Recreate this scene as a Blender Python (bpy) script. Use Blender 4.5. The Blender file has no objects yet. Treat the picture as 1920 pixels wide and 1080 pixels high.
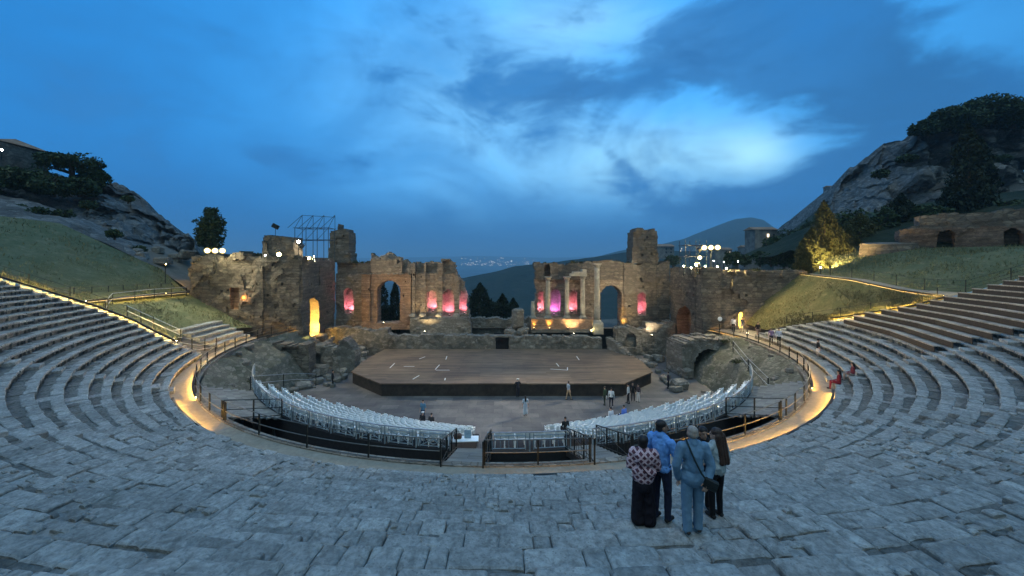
import bpy, math, random
import numpy as np
from mathutils import Vector, Matrix
random.seed(7)
rng = np.random.default_rng(11)
SC = bpy.context.scene
COL = SC.collection
rad = math.radians

# ---------------------------------------------------------------- camera
EYE = 12.6            # eye height over the orchestra floor
CAM_Y = -41.0         # the theatre's centre is the origin
cam = bpy.data.cameras.new("camera")
cam.sensor_width = 36.0
cam.lens = 36.0 * 723.0 / 1920.0
cam.shift_x = 18.0 / 1920.0
cam.shift_y = -50.0 / 1920.0
cam.clip_start = 0.1
cam.clip_end = 60000.0
cam_ob = bpy.data.objects.new("camera", cam)
COL.objects.link(cam_ob)
cam_ob.location = (0, CAM_Y, EYE)
cam_ob.rotation_euler = (rad(90), 0, 0)
SC.camera = cam_ob
SC.view_settings.view_transform = 'Standard'
SC.view_settings.look = 'None'
SC.view_settings.exposure = 0.45
SC.view_settings.gamma = 1.0
SC.cycles.max_bounces = 5
SC.cycles.diffuse_bounces = 3
SC.cycles.glossy_bounces = 2
SC.cycles.transmission_bounces = 2
SC.cycles.volume_bounces = 0
SC.cycles.sample_clamp_indirect = 4.0


# ---------------------------------------------------------------- node helper: sockets with operators
class NX:
    def __init__(s, tree, sock):
        s.t = tree; s.s = sock
    def _m(s, op, *o, clamp=False):
        n = s.t.nodes.new('ShaderNodeMath'); n.operation = op; n.use_clamp = clamp
        for i, v in enumerate((s,) + o):
            if isinstance(v, NX): s.t.links.new(v.s, n.inputs[i])
            else: n.inputs[i].default_value = v
        return NX(s.t, n.outputs[0])
    def __add__(s, o): return s._m('ADD', o)
    __radd__ = __add__
    def __mul__(s, o): return s._m('MULTIPLY', o)
    __rmul__ = __mul__
    def __sub__(s, o): return s._m('SUBTRACT', o)
    def __rsub__(s, o): return (s * -1.0) + o
    def __truediv__(s, o): return s._m('DIVIDE', o)
    def pw(s, o): return s._m('POWER', o)
    def mx(s, o): return s._m('MAXIMUM', o)
    def mn(s, o): return s._m('MINIMUM', o)
    def ab(s): return s._m('ABSOLUTE')
    def exp(s): return s._m('EXPONENT')
    def ss(s, a, b):
        n = s.t.nodes.new('ShaderNodeMapRange'); n.interpolation_type = 'SMOOTHSTEP'
        s.t.links.new(s.s, n.inputs[0]); n.inputs[1].default_value = a; n.inputs[2].default_value = b
        return NX(s.t, n.outputs[0])

def nmix(t, f, a, b, mode='MIX'):
    n = t.nodes.new('ShaderNodeMix'); n.data_type = 'RGBA'; n.blend_type = mode
    n.clamp_factor = True
    for i, v in ((0, f), (6, a), (7, b)):
        if isinstance(v, NX): t.links.new(v.s, n.inputs[i])
        elif i == 0: n.inputs[0].default_value = v
        else: n.inputs[i].default_value = (*v, 1.0)
    return NX(t, n.outputs[2])

def nnoise(t, vec, scale, detail=4, rough=0.55, dist=0.0, ntype='FBM'):
    n = t.nodes.new('ShaderNodeTexNoise'); n.noise_type = ntype
    n.inputs['Scale'].default_value = scale; n.inputs['Detail'].default_value = detail
    n.inputs['Roughness'].default_value = rough; n.inputs['Distortion'].default_value = dist
    if vec is not None: t.links.new(vec.s, n.inputs['Vector'])
    return NX(t, n.outputs['Fac'])

def nvec(t, x, y, z):
    n = t.nodes.new('ShaderNodeCombineXYZ')
    for i, v in enumerate((x, y, z)):
        if isinstance(v, NX): t.links.new(v.s, n.inputs[i])
        else: n.inputs[i].default_value = v
    return NX(t, n.outputs[0])

# ---------------------------------------------------------------- dusk sky
SUN_EL, SUN_ROT = rad(1.0), rad(180.0)     # the sun has just gone down behind the viewer
world = bpy.data.worlds.new("World"); SC.world = world; world.use_nodes = True
wt = world.node_tree; wt.nodes.clear()
tc = wt.nodes.new('ShaderNodeTexCoord')
sp = wt.nodes.new('ShaderNodeSeparateXYZ'); wt.links.new(tc.outputs['Generated'], sp.inputs[0])
dx, dy, dz = (NX(wt, sp.outputs[i]) for i in range(3))
dirv = NX(wt, tc.outputs['Generated'])
sky = wt.nodes.new('ShaderNodeTexSky'); sky.sky_type = 'NISHITA'; sky.sun_disc = False
sky.sun_elevation = SUN_EL; sky.sun_rotation = SUN_ROT; sky.altitude = 200.0; sky.ozone_density = 6.0
skyc = nmix(wt, 1.0, NX(wt, sky.outputs[0]), (0.05, 0.05, 0.05), 'MULTIPLY')
def lobe(a, b, ra, rb, tilt=0.0):
    # a soft patch of sky round the direction (a, 1, b); ra, rb: its half sizes across and up
    den = dy.mx(0.05)
    u = dx / den - a; v = dz / den - b
    c, s = math.cos(tilt), math.sin(tilt)
    p = (u * c + v * s) * (1 / ra); q = (v * c - u * s) * (1 / rb)
    return ((p * p + q * q) * -1.0).exp() * dy.ss(0.0, 0.2)
elev = dz
# clear-sky colour from the horizon up
g1 = nmix(wt, elev.ss(0.0, 0.26), (0.020, 0.150, 0.40), (0.070, 0.43, 0.98))
g1 = nmix(wt, elev.ss(0.22, 0.75), g1, (0.042, 0.37, 0.96))
left = (dx * -1.0).ss(0.05, 0.80)
g1 = nmix(wt, left * 0.85, g1, (0.009, 0.165, 0.50))
right = dx.ss(0.45, 0.85)
g1 = nmix(wt, right * 0.6, g1, (0.018, 0.150, 0.40))
g1 = nmix(wt, 0.06, g1, skyc)
# the pale break in the clouds
glow = lobe(0.40, 0.26, 0.30, 0.10, 0.05) * 0.66 + lobe(0.66, 0.28, 0.10, 0.06) * 0.6 + lobe(-0.05, 0.42, 0.32, 0.28) * 0.34 + lobe(0.22, 0.63, 0.22, 0.10) * 0.35
cm = nvec(wt, dx / (dz.mx(0.0) + 0.22), dy / (dz.mx(0.0) + 0.22), dz * 2.0)
cn = nnoise(wt, cm, 1.15, 7, 0.58, 0.5)
cf = nnoise(wt, nvec(wt, dx, dy, dz * 2.2), 5.0, 8, 0.60, 0.35)
ca = nnoise(wt, nvec(wt, dx * 1.0, dy, dz * 1.7), 2.1, 5, 0.55, 0.8)
g2 = nmix(wt, (glow * (0.10 + cf * 1.75)).mn(1.0), g1, (0.46, 0.88, 1.06))
# clouds: broad soft banks where the photograph has them, broken by noise
bank = (lobe(1.02, 0.42, 0.55, 0.24, -0.35) * 1.25 + lobe(0.14, 0.44, 0.20, 0.07, 0.0) * 0.85
        + lobe(0.55, 0.56, 0.26, 0.09, 0.35) * 0.75 + lobe(0.62, 0.15, 0.30, 0.065, 0.10) * 1.0 + lobe(0.30, 0.26, 0.09, 0.02, -0.7) * 0.45
        + lobe(0.95, 0.18, 0.25, 0.08, 0.0) * 0.7 + lobe(-0.62, 0.27, 0.10, 0.03, 0.0) * 0.35
        - lobe(0.58, 0.27, 0.17, 0.07, -0.35) * 0.75)
thr = bank + (cf - 0.5) * 2.2 + (ca - 0.5) * 1.5
mask = thr.ss(0.16, 0.86) * dy.ss(0.0, 0.15)
cloudc = nmix(wt, cf.ss(0.35, 0.7), (0.017, 0.095, 0.27), (0.045, 0.195, 0.46))
cloudc = nmix(wt, dx.ss(0.35, 0.75), cloudc, (0.018, 0.105, 0.28))
g3 = nmix(wt, mask * 0.88, g2, cloudc)
# low dim layer of cloud over the horizon
low = (elev * -1.0).ss(-0.22, -0.03) * (ca * 0.9 + 0.35) * dy.ss(0.0, 0.2)
g3 = nmix(wt, (ca.ss(.40, .68) * .52 + cf.ss(.42, .70) * .40) * dy.ss(0.0, .2), g3, (0.022, 0.165, 0.45))
g3 = nmix(wt, low * 0.75, g3, (0.017, 0.115, 0.31))
# the western half behind the viewer still holds grey-white light
back = (dy * -1.0).ss(-0.25, 0.55)
backc = nmix(wt, dz.ss(0.05, 0.85), (0.05, 0.11, 0.16), (0.40, 0.67, 0.80))
g4 = nmix(wt, back, g3, backc)
g4 = nmix(wt, (dz * -1.0).ss(0.0, 0.12), g4, (0.010, 0.016, 0.022))
bg = wt.nodes.new('ShaderNodeBackground'); bg.inputs['Strength'].default_value = 1.0
wt.links.new(g4.s, bg.inputs['Color'])
wo = wt.nodes.new('ShaderNodeOutputWorld'); wt.links.new(bg.outputs[0], wo.inputs['Surface'])

sun = bpy.data.lights.new("sun", 'SUN'); sun.energy = 0.42; sun.angle = rad(35); sun.color = (0.90, 0.96, 1.0)
sun_ob = bpy.data.objects.new("sun", sun); COL.objects.link(sun_ob)
sun_ob.rotation_euler = (rad(16), 0, rad(-20))
# ---------------------------------------------------------------- helpers
def P(px, py, d):
    """The world point that a 1920-wide picture shows at (px, py) when it is d metres in front of the camera plane."""
    return np.array([(px - 942.0) / 723.0 * d, d + CAM_Y, EYE - (py - 490.0) / 723.0 * d])

def _hash(i, j, k, seed):
    h = (i * 374761393 + j * 668265263 + k * 2147483647 + seed * 974634777) & 0x7fffffff
    h = ((h ^ (h >> 13)) * 1274126177) & 0x7fffffff
    h = ((h ^ (h >> 16)) * 668265263) & 0x7fffffff
    return ((h ^ (h >> 15)) & 0xffffff) / float(0xffffff)

def vnoise(p, scale=1.0, seed=0):
    p = np.asarray(p, float) * scale
    f0 = np.floor(p).astype(np.int64); f = p - f0
    u = f * f * (3 - 2 * f)
    r = 0
    for a in (0, 1):
        wa = u[..., 0] if a else 1 - u[..., 0]
        for b in (0, 1):
            wb = u[..., 1] if b else 1 - u[..., 1]
            for c in (0, 1):
                wc = u[..., 2] if c else 1 - u[..., 2]
                r = r + wa * wb * wc * _hash(f0[..., 0] + a, f0[..., 1] + b, f0[..., 2] + c, seed)
    return r * 2 - 1

def fbm(p, scale=1.0, oct=4, seed=0, ridged=False):
    r = 0; a = 1.0; t = 0
    for o in range(oct):
        n = vnoise(p, scale * 2 ** o, seed + o * 17)
        if ridged: n = 1 - 2 * np.abs(n)
        r = r + a * n; t += a; a *= 0.5
    return r / t

def worley(p, scale, seed=0):
    """Distance to the nearest and the second nearest point of a jittered lattice."""
    p = np.asarray(p, float) * scale; f0 = np.floor(p).astype(np.int64)
    d1 = np.full(p.shape[:-1], 9.0); d2 = d1.copy()
    for a in (-1, 0, 1):
        for b in (-1, 0, 1):
            for c in (-1, 0, 1):
                i, j, k = f0[..., 0] + a, f0[..., 1] + b, f0[..., 2] + c
                q = np.stack([i + _hash(i, j, k, seed), j + _hash(i, j, k, seed + 1), k + _hash(i, j, k, seed + 2)], -1)
                d = np.linalg.norm(p - q, axis=-1)
                d2 = np.minimum(d2, np.maximum(d1, d)); d1 = np.minimum(d1, d)
    return d1, d2

def props(o, label=None, cat=None, group=None, kind='thing'):
    if label: o['label'] = label
    if cat: o['category'] = cat
    if group: o['group'] = group
    if kind: o['kind'] = kind
    return o

def link(name, me, mat=None, parent=None):
    o = bpy.data.objects.new(name, me); COL.objects.link(o)
    if mat is not None:
        for m in (mat if isinstance(mat, (list, tuple)) else [mat]): me.materials.append(m)
    if parent is not None: o.parent = parent
    return o

def empty(name, loc=(0, 0, 0), rz=0.0, **kw):
    o = bpy.data.objects.new(name, None); COL.objects.link(o)
    o.location = loc; o.rotation_euler = (0, 0, rz); o.empty_display_size = 0.3
    return props(o, **kw)

def mesh(name, V, F, mat=None, parent=None, smooth=False, mi=None):
    me = bpy.data.meshes.new(name)
    me.from_pydata([tuple(map(float, v)) for v in V], [], [tuple(map(int, f)) for f in F])
    if smooth: me.polygons.foreach_set('use_smooth', [True] * len(me.polygons))
    if mi is not None: me.polygons.foreach_set('material_index', list(map(int, mi)))
    me.update()
    return link(name, me, mat, parent)

class MB:
    """Collects shapes for one mesh."""
    def __init__(s): s.V = []; s.F = []; s.M = []; s.m = 0
    def add(s, V, F):
        n = len(s.V); s.V.extend([tuple(v) for v in V]); s.F.extend([tuple(i + n for i in f) for f in F]); s.M.extend([s.m] * len(F)); return s
    def box(s, c, h, rz=0.0, tilt=None, bev=0.0):
        V = []
        R = Matrix.Rotation(rz, 3, 'Z')
        if tilt is not None: R = R @ tilt
        if bev <= 0:
            for x in (-1, 1):
                for y in (-1, 1):
                    for z in (-1, 1): V.append(R @ Vector((x * h[0], y * h[1], z * h[2])) + Vector(c))
            return s.add(V, [(0, 1, 3, 2), (4, 6, 7, 5), (0, 4, 5, 1), (2, 3, 7, 6), (0, 2, 6, 4), (1, 5, 7, 3)])
        b = min(bev, min(h) * 0.9)
        pts = []; idx = {}
        for x in (-1, 1):
            for y in (-1, 1):
                for z in (-1, 1):
                    for ax in range(3):
                        q = [x * (h[0] - b), y * (h[1] - b), z * (h[2] - b)]
                        q[ax] = (x, y, z)[ax] * h[ax]
                        idx[(x, y, z, ax)] = len(pts); pts.append(R @ Vector(q) + Vector(c))
        F = []
        for ax in range(3):
            o1, o2 = [a for a in range(3) if a != ax]
            for sg in (-1, 1):
                ring = []
                for a, b2 in ((-1, -1), (1, -1), (1, 1), (-1, 1)):
                    k = [0, 0, 0]; k[ax] = sg; k[o1] = a; k[o2] = b2
                    ring.append(idx[(k[0], k[1], k[2], ax)])
                F.append(tuple(ring))
            for a in (-1, 1):
                for b2 in (-1, 1):
                    k1 = [0, 0, 0]; k1[o1] = a; k1[o2] = b2; k1[ax] = -1
                    k2 = list(k1); k2[ax] = 1
                    F.append((idx[(*k1, o1)], idx[(*k2, o1)], idx[(*k2, o2)], idx[(*k1, o2)]))
        for x in (-1, 1):
            for y in (-1, 1):
                for z in (-1, 1): F.append(tuple(idx[(x, y, z, ax)] for ax in range(3)))
        return s.add(pts, F)
    def tube(s, pts, r, n=6, cap=True):
        pts = [Vector(p) for p in pts]; N = len(pts)
        rs = r if isinstance(r, (list, tuple)) else [r] * N
        V = []; F = []
        for i, p in enumerate(pts):
            t = (pts[min(i + 1, N - 1)] - pts[max(i - 1, 0)])
            if t.length < 1e-9: t = Vector((0, 0, 1))
            t.normalize()
            up = Vector((0, 0, 1)) if abs(t.z) < 0.95 else Vector((1, 0, 0))
            a = t.cross(up).normalized(); b = t.cross(a)
            for k in range(n):
                an = 2 * math.pi * (k + 0.5) / n
                V.append(p + (a * math.cos(an) + b * math.sin(an)) * rs[i])
        for i in range(N - 1):
            for k in range(n):
                k2 = (k + 1) % n
                F.append((i * n + k, i * n + k2, (i + 1) * n + k2, (i + 1) * n + k))
        if cap:
            F.append(tuple(range(n))[::-1]); F.append(tuple((N - 1) * n + k for k in range(n)))
        return s.add(V, F)
    def lathe(s, c, prof, n=16, ax=1.0):
        V = []; F = []; M = len(prof)
        for r, z in prof:
            for k in range(n):
                a = 2 * math.pi * k / n
                V.append((c[0] + r * math.cos(a), c[1] + r * math.sin(a), c[2] + z))
        for i in range(M - 1):
            for k in range(n):
                k2 = (k + 1) % n
                F.append((i * n + k, i * n + k2, (i + 1) * n + k2, (i + 1) * n + k))
        F.append(tuple(range(n))[::-1]); F.append(tuple((M - 1) * n + k for k in range(n)))
        return s.add(V, F)
    def build(s, name, mat=None, parent=None, smooth=False):
        return mesh(name, s.V, s.F, mat, parent, smooth, s.M if isinstance(mat, (list, tuple)) else None)

def copy_tree(o, parent=None):
    c = o.copy(); COL.objects.link(c); c.parent = parent
    for ch in list(o.children): copy_tree(ch, c)
    return c

def grid(P0, name, mat=None, parent=None, smooth=True):
    """A sheet from an (n, m, 3) array of points."""
    n, m = P0.shape[:2]
    V = P0.reshape(-1, 3)
    F = [(i * m + j, i * m + j + 1, (i + 1) * m + j + 1, (i + 1) * m + j) for i in range(n - 1) for j in range(m - 1)]
    return mesh(name, V, F, mat, parent, smooth)

def resample(pts, n):
    pts = np.asarray(pts, float)
    L = np.r_[0, np.cumsum(np.linalg.norm(np.diff(pts, axis=0), axis=1))]
    t = np.linspace(0, L[-1], n)
    return np.stack([np.interp(t, L, pts[:, k]) for k in range(3)], 1)

def loft(lines, nu, nv):
    """Blend polylines into an (nv*, nu, 3) array; nv: rows between two neighbouring lines."""
    R = [resample(l, nu) for l in lines]
    out = []
    for a, b in zip(R[:-1], R[1:]):
        for t in np.linspace(0, 1, nv, endpoint=False): out.append(a * (1 - t) + b * t)
    out.append(R[-1])
    return np.stack(out)

# ---------------------------------------------------------------- materials
def new_mat(name):
    m = bpy.data.materials.new(name); m.use_nodes = True
    t = m.node_tree; t.nodes.clear()
    o = t.nodes.new('ShaderNodeOutputMaterial'); b = t.nodes.new('ShaderNodeBsdfPrincipled')
    t.links.new(b.outputs[0], o.inputs[0])
    return m, t, b

def plain(name, col, rough=0.6, metal=0.0, var=0.12, scale=6.0, bump=0.0, spec=0.3):
    m, t, b = new_mat(name)
    c = t.nodes.new('ShaderNodeTexCoord'); v = NX(t, c.outputs['Object'])
    n = nnoise(t, v, scale, 5, 0.6)
    k = tuple(max(0, x * (1 - var * 2)) for x in col); k2 = tuple(min(1, x * (1 + var)) for x in col)
    col_n = nmix(t, n.ss(0.3, 0.7), k, k2)
    t.links.new(col_n.s, b.inputs['Base Color'])
    b.inputs['Roughness'].default_value = rough; b.inputs['Metallic'].default_value = metal
    b.inputs['Specular IOR Level'].default_value = spec
    if bump:
        bn = t.nodes.new('ShaderNodeBump'); bn.inputs['Strength'].default_value = bump; bn.inputs['Distance'].default_value = 0.03
        t.links.new(n.s, bn.inputs['Height']); t.links.new(bn.outputs[0], b.inputs['Normal'])
    return m

def emit(name, col, strength):
    m = bpy.data.materials.new(name); m.use_nodes = True
    t = m.node_tree; t.nodes.clear()
    o = t.nodes.new('ShaderNodeOutputMaterial'); e = t.nodes.new('ShaderNodeEmission')
    e.inputs[0].default_value = (*col, 1); e.inputs[1].default_value = strength
    t.links.new(e.outputs[0], o.inputs[0])
    return m

def masonry(name, c1, c2, c3, cell=2.2, bump=0.6, island=0.0, rough=0.92, big=0.25, dist=0.06, joint=0.5, brick=None, stain=(0.03, 0.03, 0.028), stain_amt=0.5, course=0.0, fine=0.0):
    """Rubble or ashlar: stones of three tints, darker joints, large weather stains."""
    m, t, b = new_mat(name)
    c = t.nodes.new('ShaderNodeTexCoord'); v = NX(t, c.outputs['Object'])
    nb = nnoise(t, v, big, 5, 0.62, 0.3)
    nf = nnoise(t, v, cell * 3.1, 5, 0.65)
    vo = t.nodes.new('ShaderNodeTexVoronoi'); vo.inputs['Scale'].default_value = cell
    mp = t.nodes.new('ShaderNodeMapping'); mp.inputs['Scale'].default_value = (1, 1, 1.8)
    t.links.new(v.s, mp.inputs[0]); t.links.new(mp.outputs[0], vo.inputs['Vector'])
    ve = t.nodes.new('ShaderNodeTexVoronoi'); ve.feature = 'DISTANCE_TO_EDGE'; ve.inputs['Scale'].default_value = cell
    t.links.new(mp.outputs[0], ve.inputs['Vector'])
    sx = t.nodes.new('ShaderNodeSeparateXYZ'); t.links.new(vo.outputs['Color'], sx.inputs[0])
    rnd = NX(t, sx.outputs[0])
    edge = NX(t, ve.outputs['Distance']).ss(0.0, 0.09)
    col = nmix(t, nb.ss(0.34, 0.66), c1, c2)
    col = nmix(t, rnd.ss(0.45, 1.0) * 0.75, col, c3)
    if island:
        ge = t.nodes.new('ShaderNodeNewGeometry'); ri = NX(t, ge.outputs['Random Per Island'])
        col = nmix(t, island, col, nmix(t, ri, c1, c3))
        dark = nmix(t, 1.0, col, nmix(t, ri.ss(0.0, 1.0), (0.84, 0.84, 0.84), (1.10, 1.10, 1.10)), 'MULTIPLY')
        col = dark
    col = nmix(t, (nf - 0.3).mx(0.0) * 0.9, col, tuple(x * 0.55 for x in c1))
    col = nmix(t, (1.0 - edge) * joint, col, tuple(x * 0.35 for x in c1))
    ns = nnoise(t, v, big * 2.3, 6, 0.7, 0.6)
    col = nmix(t, ns.ss(0.56, 0.76) * stain_amt, col, stain)
    t.links.new(col.s, b.inputs['Base Color'])
    b.inputs['Roughness'].default_value = rough; b.inputs['Specular IOR Level'].default_value = 0.15
    h = edge * 0.5 + nf * 0.8 + rnd * 0.3
    if course:
        mc = t.nodes.new('ShaderNodeMapping'); mc.inputs['Scale'].default_value = (.25, .25, 5.0); t.links.new(v.s, mc.inputs[0])
        nc = nnoise(t, NX(t, mc.outputs[0]), 1.0, 4, .7)
        col = nmix(t, 1.0, col, nmix(t, nc.ss(.3, .7), (1 - course,) * 3, (1 + course,) * 3), 'MULTIPLY')
    if fine:
        n9 = nnoise(t, v, 9.0, 7, .72, .4); n40 = nnoise(t, v, 34.0, 4, .7)
        pit = t.nodes.new('ShaderNodeTexVoronoi'); pit.inputs['Scale'].default_value = 17.0; t.links.new(v.s, pit.inputs['Vector'])
        pt = NX(t, pit.outputs['Distance']).ss(.08, .3)
        h = h * .6 + n9 * 1.3 + n40 * .35 + pt * .25
        col = nmix(t, 1.0, col, nmix(t, n9.ss(.3, .7), (1 - fine,) * 3, (1 + fine * .8,) * 3), 'MULTIPLY')
        col = nmix(t, (1.0 - pt) * .5, col, tuple(x * .4 for x in c1))
        lich = nnoise(t, v, 1.7, 7, .75, .8)
        col = nmix(t, lich.ss(.54, .68) * .55, col, tuple(x * .42 for x in c2))
        col = nmix(t, (1.0 - lich).ss(.58, .72) * .5, col, tuple(min(1, x * 1.35) for x in c3))
    t.links.new(col.s, b.inputs['Base Color'])
    bn = t.nodes.new('ShaderNodeBump'); bn.inputs['Strength'].default_value = bump; bn.inputs['Distance'].default_value = dist
    t.links.new(h.s, bn.inputs['Height']); t.links.new(bn.outputs[0], b.inputs['Normal'])
    return m

def foliage(name, c1, c2):
    m, t, b = new_mat(name)
    ge = t.nodes.new('ShaderNodeNewGeometry'); ri = NX(t, ge.outputs['Random Per Island'])
    c = t.nodes.new('ShaderNodeTexCoord'); n = nnoise(t, NX(t, c.outputs['Object']), 0.8, 3)
    col = nmix(t, ri * 0.6 + n * 0.4, c1, c2)
    t.links.new(col.s, b.inputs['Base Color']); b.inputs['Roughness'].default_value = 0.7
    b.inputs['Specular IOR Level'].default_value = 0.2
    return m

def ground_mat(name, c1, c2, c3, s=0.35, bump=0.5, dist=0.08):
    m, t, b = new_mat(name)
    c = t.nodes.new('ShaderNodeTexCoord'); v = NX(t, c.outputs['Object'])
    n1 = nnoise(t, v, s, 6, 0.65, 0.3); n2 = nnoise(t, v, s * 9, 6, 0.7); n3 = nnoise(t, v, s * 2.6, 5, 0.6)
    col = nmix(t, n1.ss(0.35, 0.65), c1, c2)
    col = nmix(t, n3.ss(0.5, 0.75) * 0.8, col, c3)
    col = nmix(t, (n2 - 0.35).mx(0.0) * 1.3, col, tuple(x * 0.45 for x in c1))
    t.links.new(col.s, b.inputs['Base Color']); b.inputs['Roughness'].default_value = 0.95
    b.inputs['Specular IOR Level'].default_value = 0.1
    bn = t.nodes.new('ShaderNodeBump'); bn.inputs['Strength'].default_value = bump; bn.inputs['Distance'].default_value = dist
    t.links.new((n2 + n3).s, bn.inputs['Height']); t.links.new(bn.outputs[0], b.inputs['Normal'])
    return m

M = {}
M['tier'] = masonry('tier_stone', (0.30, 0.303, 0.285), (0.235, 0.238, 0.223), (0.37, 0.37, 0.345), cell=1.3, bump=0.8, island=0.35, big=0.3, joint=0.25, stain=(0.09, 0.095, 0.08), stain_amt=0.65, dist=0.045, fine=0.35)
M['bed_riser_shade'] = masonry('bed_stone_riser_shade', (0.17, 0.168, 0.152), (0.115, 0.115, 0.104), (0.215, 0.21, 0.19), cell=1.6, bump=0.85, island=0.35, big=0.4, joint=0.25, stain=(0.06, 0.068, 0.05), stain_amt=0.75, dist=0.045, fine=0.35)  # darker bed stone; on the riser faces it is painted shade
M['bank'] = masonry('overgrown_rubble', (0.15, 0.14, 0.11), (0.085, 0.09, 0.06), (0.24, 0.22, 0.18), cell=2.2, bump=0.9, big=0.5, stain=(0.04, 0.052, 0.025), stain_amt=0.9)
M['scrub'] = ground_mat('scrub_slope', (0.02, 0.03, 0.016), (0.038, 0.046, 0.026), (0.07, 0.068, 0.045), s=.12, bump=1.0, dist=.8)
M['rubble'] = masonry('rubble_stone', (0.215, 0.19, 0.155), (0.15, 0.135, 0.115), (0.34, 0.305, 0.255), cell=2.4, bump=0.8, big=0.35)
M['wall'] = masonry('old_brick_rubble', (0.27, 0.20, 0.145), (0.20, 0.165, 0.13), (0.36, 0.29, 0.215), cell=1.9, bump=0.9, big=0.22, course=.28, stain_amt=.7)
M['brick'] = masonry('roman_brick', (0.31, 0.185, 0.115), (0.25, 0.16, 0.105), (0.38, 0.25, 0.165), cell=3.0, bump=0.5, big=0.4, stain_amt=0.45, course=.3)
M['greywall'] = masonry('grey_rubble', (0.165, 0.135, 0.105), (0.115, 0.098, 0.08), (0.25, 0.205, 0.155), cell=1.6, bump=0.9, big=0.18, course=.25, stain_amt=.75)
M['darkbrick'] = masonry('vignette_brick', (0.17, 0.115, 0.085), (0.12, 0.09, 0.07), (0.23, 0.165, 0.12), cell=3.0, bump=0.5, big=0.4, stain_amt=0.5, course=.3)  # brick dimmed in its colour for lens vignetting at the frame edge
M['niche'] = masonry('niche_plaster', (0.42, 0.36, 0.31), (0.36, 0.30, 0.26), (0.5, 0.44, 0.38), cell=2.4, bump=0.5, big=0.5, stain_amt=0.25)
M['marble'] = masonry('pale_marble', (0.40, 0.36, 0.29), (0.31, 0.28, 0.23), (0.48, 0.43, 0.35), cell=1.2, bump=0.25, big=0.8, joint=0.1, stain_amt=0.3)
M['cliff'] = masonry('cliff_limestone', (0.25, 0.245, 0.23), (0.14, 0.14, 0.13), (0.40, 0.39, 0.36), cell=0.9, bump=1.0, big=0.10, joint=0.12, dist=0.35, stain=(0.02, 0.028, 0.018), stain_amt=0.9, course=.2, fine=.3)
M['grass'] = ground_mat('dry_grass', (0.085, 0.09, 0.038), (0.15, 0.13, 0.06), (0.24, 0.19, 0.10), s=.5)
M['darkgrass'] = ground_mat('green_grass', (0.085, 0.10, 0.05), (0.125, 0.13, 0.07), (0.20, 0.18, 0.11), s=.4)
M['dirt'] = ground_mat('earth', (0.16, 0.135, 0.105), (0.115, 0.10, 0.08), (0.21, 0.185, 0.15), s=0.5)
M['path'] = ground_mat('beaten_path', (0.30, 0.26, 0.20), (0.25, 0.22, 0.17), (0.36, 0.32, 0.26), s=0.6, bump=0.25)
M['hill'] = ground_mat('wooded_hillside', (0.022, 0.032, 0.018), (0.035, 0.045, 0.028), (0.06, 0.06, 0.045), s=0.012, bump=1.0, dist=6.0)
M['plain'] = ground_mat('coastal_plain', (0.03, 0.04, 0.03), (0.045, 0.05, 0.04), (0.06, 0.06, 0.05), s=0.002, bump=0.0)
M['leaf'] = foliage('leaf_green', (0.018, 0.032, 0.012), (0.055, 0.08, 0.03))
M['cypress'] = foliage('cypress_green', (0.007, 0.013, 0.007), (0.02, 0.032, 0.014))
M['olive'] = foliage('shrub_green', (0.028, 0.036, 0.012), (0.085, 0.08, 0.026))
M['bark'] = plain('bark', (0.09, 0.07, 0.05), 0.9, bump=0.5)
M['iron'] = plain('dark_iron', (0.022, 0.024, 0.022), 0.5, 0.3, bump=0.1)
M['steel'] = plain('grey_steel', (0.34, 0.35, 0.36), 0.4, 0.6)
M['scaff'] = plain('scaffold_steel', (0.06, 0.075, 0.09), 0.5, 0.5)
M['plastic'] = plain('white_plastic', (0.88, 0.89, 0.87), 0.35, var=0.03)
M['black'] = plain('black_cloth', (0.012, 0.011, 0.012), 0.9)
M['glass_lamp'] = emit('lamp_white_hot', (1.0, 0.93, 0.62), 60.0)
# ---------------------------------------------------------------- the stone tiers
R0, TREAD, RISE, Z0 = 26.8, 0.80, 0.347, 4.4
NB = Z0 + 0.38 - RISE        # height of the slope through the back of each tread, at R0
NT = 27
STAIRS = [(-51.0, 1.0), (-28.5, 0.9), (-6.0, 1.25), (15.5, 0.95), (35.0, 1.05), (57.0, 1.1)]
def pol(r, th, z):
    r, th, z = np.broadcast_arrays(np.asarray(r, float), np.asarray(th, float), np.asarray(z, float))
    return np.stack([r * np.sin(th), -r * np.cos(th), z], -1)
LIMR = [20, 27.0, 30.0, 33.0, 36.0, 42.0, 60.0]; LIMT = [92, 90.0, 87.0, 81.0, 76.5, 74.5, 74.0]
LIML = [71.0, 72.0, 74.0, 76.5, 77.0, 76.0, 75.0]
def limit(r, s=1): return np.radians(np.interp(r, LIMR, LIMT if s > 0 else LIML))
def tier_z(k): return Z0 + 0.38 + RISE * k
def ground_z(r):
    k = int((r - R0) // TREAD)
    return Z0 if k < 0 else tier_z(k)

cavea = empty('stone_seating', (0, 0, 0), label='great curve of weathered grey stone seating tiers facing the stage', cat='seating tiers')

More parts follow.
